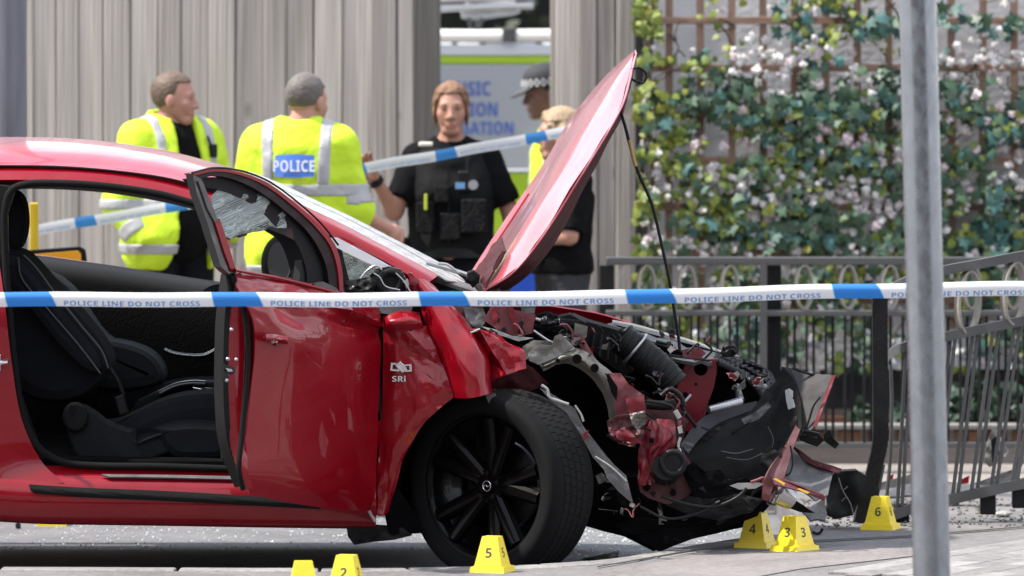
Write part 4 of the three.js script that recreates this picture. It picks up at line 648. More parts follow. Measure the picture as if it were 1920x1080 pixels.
// 2. officer seen from behind
{
  const arms = { L: [[0.235, 1.15, 0.02], [0.16, 0.98, 0.24]], R: [[-0.225, 1.165, 0.01], [-0.365, 1.07, 0.20]] };
  makePerson({
    label: 'man seen from behind in a yellow jacket marked with a blue back patch', at: at(562, -4.15), turn: Math.PI - 0.10, height: 1.755, wide: 0.94, belly: 0.03, skin: M.skinC, hair: hairM([0.13, 0.112, 0.10]), trouserM: M.navy, neck: 1.12,
    head: { yaw: -0.55, pitch: 0.08, s: 0.98, dx: -0.03, dy: -0.045 }, hairFn: crop({ front: 0.06, t: 0.004, low: -0.028 }), arms, hand: { R: 'curled' },
    tops: [{ name: 'jacket', e: 0.036, ea: 0.036, sleeve: 1.30, hem: 0.78, fold: 0.007, seed: 8, m: M.hivis, flare: 0.07, collarR: 0.072,
      bands: [{ f: (x, y, z) => Math.abs(y - 1.245) - 0.026 }, { f: (x, y, z) => Math.max(Math.abs(x + 0.125 - (1.45 - y) * 0.04) - 0.026, 1.27 - y) }, { f: (x, y, z) => Math.max(Math.abs(x - 0.125 + (1.45 - y) * 0.04) - 0.026, 1.27 - y) }, { f: (x, y, z) => Math.abs(y - 0.9) - 0.026 }, { arm: 'R', f: armBand([-0.2, 1.43, 0], arms.R, 0.74, 0.93) }, { arm: 'L', f: armBand([0.2, 1.43, 0], arms.L, 0.74, 0.93) }] }],
    extra: (g) => {
      const b = panel([[V(-0.085, 1.395, -0.163), V(0, 1.40, -0.176), V(0.085, 1.395, -0.163)], [V(-0.085, 1.35, -0.168), V(0, 1.35, -0.181), V(0.085, 1.35, -0.168)], [V(-0.085, 1.305, -0.172), V(0, 1.30, -0.184), V(0.085, 1.305, -0.172)]].map((r) => r.slice().reverse()), { nu: 12, nv: 6, t: 0.006 });
      const pm = obj('back_patch', b, std([0.06, 0.17, 0.55], 0.5, { bumpMap: cloth, bumpScale: 0.004 }), g);
      obj('lettering', letters('POLICE', 0.042, 0.004).scale(0.92, 1.15, 1).rotateY(Math.PI).translate(0, 1.35, -0.186), std([0.75, 0.78, 0.82], 0.4), pm);
      obj('collar', tube(Array.from({ length: 12 }, (_, k) => V(0.078 * Math.sin(k / 12 * 6.283), 1.515 + 0.012 * Math.cos(k / 12 * 6.283 + 3.14), 0.075 * Math.cos(k / 12 * 6.283) - 0.005)), 0.019, 40, 8, true), M.hivis, g);
    },
  });
}
// 3. woman officer in a black vest
{
  const arms = { L: [[0.285, 1.17, -0.02], [0.27, 0.96, 0.08]], R: [[-0.262, 1.19, 0.10], [-0.345, 1.355, 0.24]] };
  const scalp = crop({ front: 0.074, slope: 0.3, t: 0.007 }), locks = [-1, 1].flatMap((k) => [bone([k * 0.030, 0.100, 0.052], [k * 0.066, 0.045, 0.046], 0.009, 0.009), bone([k * 0.066, 0.045, 0.046], [k * 0.076, -0.030, 0.016], 0.009, 0.008), bone([k * 0.076, -0.030, 0.016], [k * 0.070, -0.092, -0.004], 0.008, 0.003), bone([k * 0.068, 0.03, -0.01], [k * 0.072, -0.06, -0.03], 0.016, 0.010)]);
  const tail = [bone([0, 0.02, -0.10], [0, -0.06, -0.125], 0.035, 0.028), bone([0, -0.06, -0.125], [0.01, -0.16, -0.115], 0.028, 0.012)];
  const fringe = (x, y, z) => smin(smin(scalp(x, y, z), union(x, y, z, locks, 0.012), 0.014), union(x, y, z, tail, 0.01), 0.02) + 0.0022 * noise.noise(x * 95, y * 16, z * 95);
  makePerson({
    label: 'woman officer in a black vest with one hand raised beside the gate post', at: at(846, -5.25), turn: -0.06, height: 1.665, wide: 0.89, bust: true, skin: M.skinB, hair: hairM([0.19, 0.095, 0.05]), trouserM: M.navy, lips: [0.32, 0.12, 0.10],
    head: { yaw: 0.06, pitch: 0.06, s: 1.02, w: 0.95 }, hairFn: fringe, arms, hand: { R: 'open', L: 'curled' }, palm: { R: [0.4, 0.3, 1], L: [-1, 0, 0] }, noHand: '',
    tops: [{ name: 'shirt', e: 0.012, ea: 0.024, sleeve: 0.80, hem: 1.0, fold: 0.006, seed: 4, m: M.shirt, collarR: 0.066 },
      { name: 'vest', e: 0.028, sleeve: 0, hem: 0.985, fold: 0.004, seed: 6, m: M.vest, collarR: 0.092, cut: (x, y, z) => Math.max(Math.abs(x) - 0.205 + Math.max(0, y - 1.30) * 0.35, y - 1.485) }],
    extra: (g) => {
      for (const [x, y, w, h, d, m] of [[-0.11, 1.16, 0.085, 0.15, 0.05, M.vest], [0.01, 1.12, 0.10, 0.13, 0.045, M.vest], [0.12, 1.17, 0.12, 0.16, 0.06, M.vest], [-0.03, 1.27, 0.07, 0.08, 0.05, M.vest]]) obj('pouch', box(w, h, d, x, y, 0.165 + d / 4, 0.012), m, g);
      obj('radio', [box(0.055, 0.10, 0.035, 0.07, 1.33, 0.165, 0.01), rod(V(0.085, 1.36, 0.165), V(0.088, 1.46, 0.15), 0.006)], M.black, g);
      obj('badge', [new THREE.CylinderGeometry(0.023, 0.023, 0.008, 16).rotateX(1.57).translate(0.115, 1.315, 0.178)], std([0.35, 0.36, 0.38], 0.4, { metalness: 0.5 }), g);
      obj('name_tab', box(0.045, 0.03, 0.006, 0.055, 1.312, 0.190), std([0.12, 0.25, 0.45], 0.5), g);
      obj('pen_strip', box(0.014, 0.075, 0.012, -0.105, 1.235, 0.205, 0.003), std([0.45, 0.50, 0.05], 0.5), g);
      obj('sunlit_epaulette', box(0.07, 0.024, 0.10, -0.115, 1.502, 0.015, 0.01).rotateZ(0.0), std([0.55, 0.53, 0.45], 0.4), g);  // epaulette on the sun side coloured pale to carry the sunlight
      obj('shoulder_pad', box(0.08, 0.02, 0.09, 0.12, 1.497, 0.015, 0.009), std([0.10, 0.11, 0.12], 0.6), g);
      obj('front_seam', box(0.008, 0.40, 0.01, 0.0, 1.24, 0.172, 0.002), M.black, g);
      obj('belt', [new THREE.CylinderGeometry(0.19, 0.195, 0.055, 32, 1, true).scale(1.04, 1, 0.80).translate(0, 1.0, 0.005)], M.black, g);
      obj('holster', [box(0.05, 0.17, 0.07, -0.215, 0.96, 0.03, 0.015), box(0.055, 0.05, 0.08, -0.22, 1.04, 0.03, 0.012)], M.black, g);
      obj('watch', new THREE.CylinderGeometry(0.036, 0.036, 0.03, 18).rotateZ(0.5).rotateX(0.6).translate(-0.338, 1.334, 0.222), M.black, g);
      obj('glove', surfaceNets((x, y, z) => smin(cap(x, y, z, bone([0.27, 0.965, 0.08], [0.266, 0.90, 0.10], 0.042, 0.045)), cap(x, y, z, bone([0.266, 0.90, 0.10], [0.262, 0.84, 0.115], 0.042, 0.030)), 0.02) + 0.004 * noise.noise(x * 60, y * 60, z * 60), [0.19, 0.78, 0.01], [0.34, 1.03, 0.2], 0.008), std([0.025, 0.025, 0.028], 0.7), g);
    },
  });
}
// 4. capped officer beyond the fence
{
  makePerson({
    label: 'officer in a checkered band cap partly hidden by the short fence, beside the van', at: at(1058, -7.5), turn: -1.25, height: 1.74, wide: 0.95, skin: M.skinD, hair: hairM([0.03, 0.02, 0.015]), trouserM: M.navy,
    head: { yaw: -0.1, pitch: 0.10, s: 0.98, dy: -0.02, dz: 0.085 }, hairFn: crop({ front: 0.06 }), arms: { L: [[0.27, 1.15, 0.0], [0.22, 0.95, 0.16]], R: [[-0.27, 1.15, 0.0], [-0.22, 0.95, 0.16]] },
    tops: [{ name: 'jacket', e: 0.032, sleeve: 1.85, hem: 0.85, fold: 0.009, seed: 12, m: M.hivis, flare: 0.06, collarR: 0.075, bands: [{ f: (x, y, z) => Math.abs(y - 1.16) - 0.026 }, { f: (x, y, z) => Math.max(Math.abs(Math.abs(x) - 0.125) - 0.025, 1.18 - y) }] }],
    extra: (g, HM) => {
      const hat = surfaceNets((x, y, z) => { let d = Math.max(ell(x, y - 0.075, z + 0.012, [0, 0, 0], [0.098, 0.085, 0.118]), 0.045 - y); return d; }, [-0.13, 0.03, -0.15], [0.13, 0.19, 0.13], 0.006).applyMatrix4(HM);
      const c = obj('cap', hat, std([0.02, 0.021, 0.026], 0.8, { bumpMap: cloth, bumpScale: 0.003 }), g);
      obj('peak', surfaceNets((x, y, z) => Math.max(ell(x, y - 0.042 + Math.max(0, z - 0.08) * 0.42, z - 0.10, [0, 0, 0], [0.085, 0.016, 0.075]), 0.06 - z), [-0.11, -0.03, 0.04], [0.11, 0.09, 0.2], 0.005).applyMatrix4(HM), std([0.03, 0.03, 0.035], 0.5), c);
      const w = [], d = [], st = 22; for (let r = 0; r < 3; r++) for (let k = 0; k < st * 2; k++) { const a = k / (st * 2) * 6.2832; const y = 0.052 + r * 0.012; (((k + r) % 2) ? w : d).push(box(0.0155, 0.0115, 0.004, 0, 0, 0).applyMatrix4(new THREE.Matrix4().makeRotationY(a).setPosition(Math.sin(a) * 0.1005, y, Math.cos(a) * 0.1205 - 0.012))); }
      obj('white_checks', w.map((q) => q.applyMatrix4(HM)), std([0.7, 0.7, 0.72], 0.6), c); obj('dark_checks', d.map((q) => q.applyMatrix4(HM)), M.black, c);
    },
  });
}
// 5. fair haired woman behind the raised bonnet
{
  const scalp = crop({ front: 0.062, slope: 0.3, t: 0.011 }), locks = [-1, 1].flatMap((k) => [bone([k * 0.01, 0.098, 0.066], [k * 0.064, 0.040, 0.060], 0.012, 0.010), bone([k * 0.066, 0.045, 0.044], [k * 0.080, -0.030, 0.016], 0.014, 0.013), bone([k * 0.080, -0.030, 0.016], [k * 0.078, -0.088, 0.008], 0.013, 0.005), bone([k * 0.075, 0.02, -0.01], [k * 0.080, -0.075, -0.025], 0.030, 0.018)]);
  const back = [bone([0, 0.03, -0.075], [0, -0.06, -0.075], 0.055, 0.045), bone([-0.05, -0.02, -0.06], [0.05, -0.02, -0.06], 0.05, 0.05)];
  const bob = (x, y, z) => smin(smin(scalp(x, y, z), union(x, y, z, locks, 0.014), 0.016), union(x, y, z, back, 0.02), 0.02) + 0.0035 * noise.noise(x * 85, y * 16, z * 85);
  makePerson({
    label: 'fair haired woman in black clothes with folded arms behind the raised bonnet', at: at(1054, -5.3), turn: -1.25, height: 1.545, wide: 1.06, bust: true, skin: M.skinC, hair: hairM([0.36, 0.25, 0.15]), trouserM: std([0.028, 0.03, 0.036], 0.9, { bumpMap: cloth, bumpScale: 0.012, map: grime }),
    head: { yaw: -0.15, pitch: 0.02, s: 1.08, w: 0.96 }, hairFn: bob, arms: { L: [[0.26, 1.16, 0.05], [0.02, 1.13, 0.24]], R: [[-0.26, 1.16, 0.05], [0.0, 1.17, 0.25]] }, palm: { L: [0, 0, -1], R: [0, 0, -1] },
    tops: [{ name: 'shirt', e: 0.016, ea: 0.026, sleeve: 0.95, hem: 0.96, fold: 0.006, seed: 22, m: M.shirt, collarR: 0.068 }],
    extra: (g) => { obj('belt', [new THREE.CylinderGeometry(0.19, 0.195, 0.045, 32, 1, true).scale(1.06, 1, 0.82).translate(0, 1.0, 0.0)], M.black, g); },
  });
}
// ---------- the wrecked car ----------
const car = thing('red_car', 'crashed red three door car with its bonnet up, door open and front torn away', 'car', [0, 0, 0]);
const onPlane = (p0, n) => (px, py, off = 0) => { const d = V((px - 960) / F, -(py - HY) / F, -1), C = V(0, CH, CZ), k = (n.dot(p0) + off - n.dot(C)) / n.dot(d); return C.addScaledVector(d, k); };
const far = (p) => V(p.x, p.y, -1.8 - p.z);                 // the same place on the other side of the car
const part = (n, g, m, p = car) => obj(n, g, m, p);
const bumps = (list) => (u, v) => { let d = 0; for (const [a, b, r, h, ry] of list) d += h * Math.exp(-((u - a) ** 2) / (r * r) - ((v - b) ** 2) / ((ry ?? r) ** 2)); return d; };
M.glassCraze = (() => {
  const cells = []; for (let i = 0; i < 700; i++) cells.push([rnd(), rnd()]);
  const t = tex(256, 256, (u, v) => { let a = 9, b = 9; for (const c of cells) { const dx = Math.abs(u - c[0]), dy = Math.abs(v - c[1]), d = Math.min(dx, 1 - dx) ** 2 + Math.min(dy, 1 - dy) ** 2; if (d < a) { b = a; a = d; } else if (d < b) b = d; } const e = Math.sqrt(b) - Math.sqrt(a); const n = tn(u, v, 4, 6, 4); return e < 0.005 ? 0.95 : 0.42 + 0.7 * n + (e < 0.012 ? 0.12 : 0); }, [8, 8]);
  return phys([0.50, 0.60, 0.585], 0.55, { map: t, bumpMap: t, bumpScale: 0.003, transmission: 0.4, thickness: 0, specularIntensity: 1 });
})();
M.screen = phys([0.80, 0.88, 0.87], 0.30, { map: M.glassCraze.map, bumpMap: M.glassCraze.map, bumpScale: 0.001, transmission: 0.45, thickness: 0 });
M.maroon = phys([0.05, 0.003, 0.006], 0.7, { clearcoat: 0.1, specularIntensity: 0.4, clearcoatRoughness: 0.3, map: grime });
M.wornGrey = std([0.095, 0.09, 0.093], 0.55, { map: grime, roughnessMap: grimeR, bumpMap: fine, bumpScale: 0.001 });
const tubeZ = (list, z, r, seg = 30, rs = 8) => tube(pts(list, z), r, seg, rs);
// roof, from the near gutter over the crown to the far gutter
{
  const near = [[-900, 470, -0.36], [-600, 352, -0.30], [-300, 316, -0.28], [0, 309, -0.28], [150, 313, -0.28], [300, 330, -0.28], [380, 349, -0.28], [440, 366, -0.29]];
  const r1 = [[-900, 440, -0.50], [-600, 322, -0.42], [-300, 288, -0.40], [0, 280, -0.40], [150, 284, -0.40], [300, 302, -0.40], [380, 321, -0.40], [450, 340, -0.41]];
  const r2 = [[-900, 430, -0.9], [-600, 300, -0.9], [-300, 266, -0.9], [0, 257, -0.9], [150, 261, -0.9], [300, 281, -0.9], [380, 302, -0.9], [470, 329, -0.9]];
  const a = near.map((p) => P(...p)), b = r1.map((p) => P(...p)), c = r2.map((p) => P(...p));
  part('roof', panel([a.map(far), b.map(far), c, b, a], { nu: 40, nv: 28, t: 0.006 }), M.paintSunSheen);
  // gutter and door rail under it
  const lowr = [[-900, 480, -0.33], [-600, 372, -0.25], [-300, 342, -0.23], [0, 337, -0.23], [100, 338, -0.23], [200, 345, -0.23], [300, 360, -0.23], [372, 380, -0.23], [432, 392, -0.24]];
  const midr = [[-900, 474, -0.38], [-600, 358, -0.31], [-300, 322, -0.29], [0, 315, -0.29], [100, 316, -0.29], [200, 322, -0.29], [300, 337, -0.29], [372, 355, -0.29], [434, 370, -0.29]];
  part('roof_rail', panel([near.map((p) => [p[0], p[1] + 1, p[2] - 0.005]), midr, midr.map((p) => [p[0], p[1] + 6, p[2] + 0.03]), lowr], { nu: 36, nv: 10, t: 0.012 }), M.paint);
  part('roof_trim', tubeZ(near.map((p) => [p[0], p[1] + 2, p[2] + 0.006]), -0.28, 0.004, 60, 6), M.black);
  part('far_roof_rail', panel([near.map((p) => far(P(...p))), lowr.map((p) => far(P(...p)))], { nu: 30, nv: 4, t: 0.02 }), M.maroon);
  const hn = [[-300, 346, -0.26], [0, 341, -0.26], [100, 342, -0.26], [200, 349, -0.26], [300, 364, -0.26], [372, 384, -0.26], [432, 395, -0.26]];
  const hf = [[-300, 352, -1.52], [0, 350, -1.52], [100, 350, -1.52], [200, 357, -1.52], [300, 373, -1.52], [372, 390, -1.52], [450, 412, -1.52]];
  part('headlining', panel([hf, hf.map((p, i) => [(p[0] + hn[i][0]) / 2, (p[1] + hn[i][1]) / 2 - 22, -0.9]), hn], { nu: 24, nv: 10, t: 0.01 }), M.trim);
}
// pillars and screens
{
  const up = [[425, 322, -0.38], [500, 352, -0.36], [570, 386, -0.34], [640, 419, -0.32], [720, 461, -0.30], [800, 503, -0.27], [822, 516, -0.26]], lo = [[428, 384, -0.27], [520, 400, -0.26], [600, 434, -0.25], [650, 456, -0.24], [710, 484, -0.22], [775, 522, -0.18], [792, 538, -0.17]];
  const mid = up.map((p, i) => [(p[0] + lo[i][0]) / 2, (p[1] + lo[i][1]) / 2, p[2] + 0.07]);
  part('windscreen_pillar', panel([up, mid, lo], { nu: 30, nv: 10, t: 0.03 }), M.paint);
  part('far_windscreen_pillar', panel([up.map((p) => far(P(...p))), lo.map((p) => far(P(...p)))], { nu: 20, nv: 4, t: 0.03 }).translate(0, -0.03, 0), M.plasticGrey);
  const sm = [[470, 330, -0.95], [520, 351, -0.95], [600, 387, -0.95], [660, 415, -0.95], [740, 457, -0.95], [800, 490, -0.95], [850, 516, -0.95], [872, 528, -0.95]];
  const sn = [[445, 330, -0.38], [510, 356, -0.36], [575, 388, -0.34], [645, 421, -0.32], [722, 462, -0.30], [780, 492, -0.28], [820, 514, -0.27], [840, 526, -0.27]];
  const nn = sn.map((p) => P(...p));
  part('windscreen', panel([nn.map(far), sm.map((p) => P(...p)), nn], { nu: 40, nv: 24, t: 0.005 }), M.screen);
  part('windscreen_trim', tubeZ(sm.map((p) => [p[0] + 1, p[1] + 1, -0.96]), -0.95, 0.003, 50, 6), M.black);
  // cowl, wiper and bonnet hinge at the screen's foot
  part('scuttle', panel([[[770, 492, -0.7], [830, 515, -0.7], [880, 533, -0.7], [915, 548, -0.7]], [[785, 510, -0.35], [832, 528, -0.35], [875, 543, -0.35], [905, 556, -0.35]]], { nu: 16, nv: 5, t: 0.012 }), M.wornGrey);
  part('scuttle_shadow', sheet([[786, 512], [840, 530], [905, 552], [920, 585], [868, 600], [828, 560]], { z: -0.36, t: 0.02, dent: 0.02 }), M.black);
  part('wiper', tubeZ([[800, 492], [850, 507], [890, 522], [916, 545]], -0.5, 0.010, 20, 6), M.steel); part('wiper_blade', tubeZ([[822, 494], [838, 496], [860, 512]], -0.45, 0.006, 14, 6), M.steel);
  part('bonnet_hinge', [ext([[876, 510], [888, 506], [900, 516], [898, 534], [886, 540], [874, 524]], -0.28, -0.24, 0.006), rod(P(885, 520, -0.3), P(885, 520, -0.2), 0.014)], M.black);
  part('hinge_arm', [tubeZ([[893, 534], [906, 548], [922, 552], [936, 540]], -0.22, 0.012, 14, 6)], M.beige);
  // rear quarter light behind the door frame with its pale strip
  part('quarter_light_trim', sheet([[620, 446], [632, 446], [690, 476], [748, 508], [738, 516], [684, 490], [630, 464]], { z: -0.12, t: 0.015, dent: 0.002 }), std([0.72, 0.72, 0.76], 0.35, { metalness: 0.3 }));
  part('quarter_light', sheet([[634, 466], [684, 492], [736, 517], [700, 524], [652, 524], [642, 500]], { z: -0.16, t: 0.006, dent: 0.004 }), M.glassCraze);
  part('quarter_light_surround', [sheet([[630, 462], [640, 466], [654, 524], [640, 545], [634, 500]], { z: -0.13, t: 0.02, dent: 0.003 }), sheet([[640, 520], [700, 518], [745, 516], [770, 560], [700, 585], [642, 560]], { z: -0.17, t: 0.05, dent: 0.03, scale: 14 })], M.black);
}
// body side: quarter panel and sill round the door opening
{
  const q = [
    [[-900, 480, -0.33], [-500, 372, -0.24], [-200, 342, -0.22], [-40, 340, -0.20]],
    [[-920, 560, -0.10], [-500, 500, -0.10], [-200, 480, -0.10], [-6, 470, -0.10]],
    [[-930, 610, 0.0], [-500, 590, 0.02], [-200, 575, 0.02], [8, 560, -0.02]],
    [[-930, 700, 0.0], [-500, 690, 0.03], [-200, 680, 0.03], [22, 680, -0.02]],
    [[-920, 800, -0.02], [-500, 800, 0.01], [-200, 790, 0.02], [42, 790, -0.03]],
    [[-900, 900, -0.06], [-500, 890, -0.02], [-200, 880, 0.01], [80, 868, -0.03]],
    [[-880, 960, -0.12], [-500, 965, -0.06], [-200, 955, 0.0], [120, 905, 0.0]]];
  part('quarter_panel', panel(q, { nu: 26, nv: 26, t: 0.01 }), M.paint);
  const sill = (dy, z, dx = 0) => [[-60 + dx, 868 + dy, z], [60, 876 + dy, z], [150, 878 + dy, z], [300, 880 + dy, z], [470, 883 + dy, z], [705, 886 + dy, z]];
  part('sill', panel([sill(-4, -0.06), sill(6, -0.045), sill(18, -0.02), sill(30, 0.0), sill(48, 0.012), sill(70, 0.01), sill(88, -0.008), sill(102, -0.04), sill(106, -0.09)], { nu: 30, nv: 26, t: 0.01 }), M.paint);
  part('sill_strip', panel([[[54, 908, 0.016], [150, 914, 0.02], [300, 920, 0.022], [470, 930, 0.024], [600, 940, 0.022]], [[58, 920, 0.022], [150, 926, 0.028], [300, 933, 0.03], [470, 942, 0.032], [600, 950, 0.026]], [[64, 925, 0.016], [150, 932, 0.02], [300, 939, 0.022], [470, 948, 0.024], [600, 955, 0.022]]], { nu: 30, nv: 6, t: 0.012 }), M.plasticDark);
  part('tread_plate', panel([[[190, 889, -0.018], [300, 890, -0.018], [456, 893, -0.018]], [[205, 894, -0.006], [300, 895, -0.006], [456, 899, -0.006]]], { nu: 16, nv: 3, t: 0.006 }), M.wornGrey);
  part('door_seal', tubeZ([[430, 393], [372, 383], [300, 364], [200, 349], [100, 343], [50, 345], [22, 356], [10, 385], [10, 480], [18, 590], [28, 690], [44, 780], [72, 838], [112, 864], [160, 872], [300, 875], [460, 880], [560, 882]], -0.045, 0.013, 160, 8), M.rubber);
  part('inner_pillar', sheet([[-40, 340], [30, 352], [14, 400], [16, 500], [26, 620], [40, 740], [74, 836], [40, 850], [-40, 800]], { z: -0.10, t: 0.04, dent: 0.004 }), M.black);
  part('lock_striker', [rod(P(-2, 681, 0.0), P(17, 679, 0.035), 0.008), box(0.03, 0.06, 0.01, ...P(-6, 680, 0).toArray(), 0.003)], M.chrome);
  part('underbody', [ext([[-880, 900], [600, 960], [660, 975], [680, 960], [680, 870], [-880, 840]], -1.72, -0.12, 0.01)], M.matt);
  part('floor_pan', box(2.1, 0.05, 1.6, P(120, 0, -0.9).x, P(0, 884, -0.3).y - 0.02, -0.92), M.matt);
  part('jack_point', [sheet([[650, 990], [690, 985], [755, 990], [772, 1004], [740, 1012], [700, 1016], [664, 1022], [652, 1006]], { z: -0.06, t: 0.08, dent: 0.012 })], M.black);
  // far side
  const fs = (z) => (p) => [p[0], p[1], z];
  part('far_door_panel', panel([[[-60, 466, -1.76], [60, 478, -1.76], [200, 496, -1.76], [410, 528, -1.76], [560, 546, -1.76], [700, 565, -1.74]], [[-60, 486, -1.66], [60, 498, -1.66], [200, 516, -1.66], [410, 548, -1.66], [560, 560, -1.66], [700, 580, -1.66]], [[-60, 530, -1.64], [60, 542, -1.64], [200, 560, -1.64], [410, 585, -1.64], [560, 600, -1.64], [700, 620, -1.64]], [[-60, 880, -1.66], [60, 880, -1.66], [200, 880, -1.66], [410, 880, -1.66], [560, 880, -1.66], [700, 880, -1.66]]], { nu: 24, nv: 24, t: 0.03 }), M.trim);
  part('far_body_side', panel([[[-900, 470, -1.79], [0, 472, -1.80], [400, 530, -1.80], [700, 566, -1.80], [800, 590, -1.80]], [[-900, 640, -1.82], [0, 640, -1.84], [400, 640, -1.84], [700, 640, -1.84], [800, 650, -1.84]], [[-900, 930, -1.76], [0, 935, -1.78], [400, 940, -1.78], [700, 945, -1.78], [800, 940, -1.78]]], { nu: 30, nv: 12, t: 0.008 }), M.paint);
  part('door_pull', tubeZ([[308, 655], [322, 661], [355, 666], [385, 665], [405, 655]], -1.60, 0.008, 20, 8), M.chrome);
  part('far_mirror', [surfaceNets((x, y, z) => ell(x, y, z, [0, 0, 0], [0.085, 0.115, 0.07]) , [-0.12, -0.14, -0.1], [0.12, 0.14, 0.1], 0.01).translate(...P(530, 494, -1.98).toArray()), rod(P(530, 530, -1.98), P(530, 545, -1.8), 0.03)], M.matt);
  part('far_mirror_glass', new THREE.CylinderGeometry(1, 1, 0.01, 28).rotateX(Math.PI / 2).scale(0.052, 0.080, 1).rotateY(-0.55).translate(...P(524, 492, -1.90).toArray()), phys([0.03, 0.032, 0.035], 0.05, { clearcoat: 1 }));
  // rear end, out of the frame
  part('tailgate', panel([[P(-600, 330, -0.5), P(-600, 312, -0.9), far(P(-600, 330, -0.5))], [P(-860, 520, -0.3), P(-860, 505, -0.9), far(P(-860, 520, -0.3))], [P(-940, 700, -0.1), P(-955, 690, -0.9), far(P(-940, 700, -0.1))], [P(-920, 930, -0.1), P(-935, 925, -0.9), far(P(-920, 930, -0.1))]].map((r) => r.slice().reverse()), { nu: 14, nv: 14, t: 0.01 }), M.paint);
  part('rear_screen', panel([[P(-640, 345, -0.5), P(-640, 330, -0.9), far(P(-640, 345, -0.5))], [P(-850, 500, -0.42), P(-852, 486, -0.9), far(P(-850, 500, -0.42))]].map((r) => r.map((v) => v.clone().add(V(-0.03, 0.02, 0))).reverse()), { nu: 10, nv: 8, t: 0.006 }), M.gloss);
}
// seats
{
  const back = rounded([[-60, 450], [34, 472], [52, 486], [96, 536], [150, 596], [196, 652], [206, 690], [190, 722], [150, 752], [90, 760], [30, 740], [-40, 640]], 2);
  const seat = tag(new THREE.Group()); seat.name = 'driver_seat'; car.add(seat);
  part('backrest', [ext(back, -0.86, -0.36, 0.05)], M.seat, seat);
  part('side_bolster', [ext(rounded([[-30, 478], [40, 480], [78, 530], [140, 602], [190, 662], [196, 700], [160, 700], [100, 640], [40, 560], [-20, 520]], 2), -0.38, -0.29, 0.03)], M.seat, seat);
  part('piping', [tubeZ([[44, 478], [66, 500], [100, 545], [150, 608], [192, 660], [203, 690]], -0.30, 0.004, 30, 6), tubeZ([[34, 482], [40, 520], [90, 580], [150, 650], [188, 700]], -0.285, 0.0035, 30, 6)], M.seam, seat);
  part('headrest', [ext(rounded([[-70, 362], [10, 352], [40, 366], [48, 410], [44, 450], [30, 474], [-20, 476], [-70, 440]], 2), -0.76, -0.46, 0.05), rod(P(-6, 470, -0.55), P(4, 500, -0.55), 0.008)], M.seat, seat);
  part('cushion', [ext(rounded([[150, 792], [200, 800], [240, 782], [290, 757], [340, 742], [420, 738], [470, 760], [470, 850], [400, 866], [250, 866], [170, 850]], 2), -0.86, -0.36, 0.05)], M.seat, seat);
  part('cushion_bolster', [ext(rounded([[225, 830], [290, 800], [340, 788], [400, 790], [440, 800], [450, 858], [340, 866], [310, 850], [290, 812]], 2), -0.40, -0.29, 0.03)], M.seat, seat);
  part('seat_base', [ext(rounded([[120, 780], [136, 756], [165, 760], [215, 800], [300, 812], [330, 860], [150, 866], [132, 840]], 1), -0.36, -0.30, 0.012)], M.trim, seat);
  part('recliner_knob', [ext(circ(141, 782, 24, 20, 28), -0.31, -0.275, 0.01), rod(P(136, 760, -0.28), P(136, 776, -0.28), 0.011)], M.plasticDark, seat);
  part('belt_buckle', [ext([[214, 745], [232, 738], [242, 775], [224, 780]], -0.40, -0.37, 0.006), tubeZ([[206, 690], [222, 716], [232, 742]], -0.39, 0.009, 12, 6)], M.black, seat);
  const ps = tag(new THREE.Group()); ps.name = 'passenger_seat'; car.add(ps);
  part('backrest', [ext(rounded([[20, 500], [120, 520], [190, 640], [230, 644], [282, 662], [308, 700], [300, 728], [200, 740], [60, 700]], 2), -1.5, -1.08, 0.05)], std([0.022, 0.026, 0.032], 0.9, { bumpMap: weave, bumpScale: 0.0008, map: grime }), ps);
  part('cushion', [ext(rounded([[180, 735], [260, 730], [330, 716], [440, 712], [450, 800], [180, 800]], 2), -1.5, -1.08, 0.05)], M.seat, ps);
  part('centre_console', [ext(rounded([[240, 760], [306, 728], [360, 716], [430, 716], [520, 700], [520, 840], [240, 840]], 1), -1.03, -0.86, 0.015)], M.trim);
  part('handbrake', [tubeZ([[300, 738], [330, 724], [360, 719], [385, 720]], -0.84, 0.013, 20, 8), ext([[378, 726], [404, 728], [404, 736], [384, 736]], -0.85, -0.82, 0.004)], M.gloss);
  part('console_trim', [tubeZ([[362, 727], [386, 732], [404, 737]], -0.82, 0.006, 10, 6)], M.chrome);
  part('steering_wheel', [tubeZ([[372, 570], [388, 548], [410, 540], [436, 548], [450, 580], [440, 620], [420, 640]], -0.55, 0.014, 30, 8)], M.trim);
  part('dashboard', [ext(rounded([[450, 545], [600, 540], [760, 560], [760, 800], [560, 800], [520, 660]], 2), -1.62, -0.30, 0.03)], M.trim);
  part('bulkhead', ext([[700, 560], [880, 575], [900, 880], [720, 900]], -1.62, -0.25, 0.01), M.matt);
}
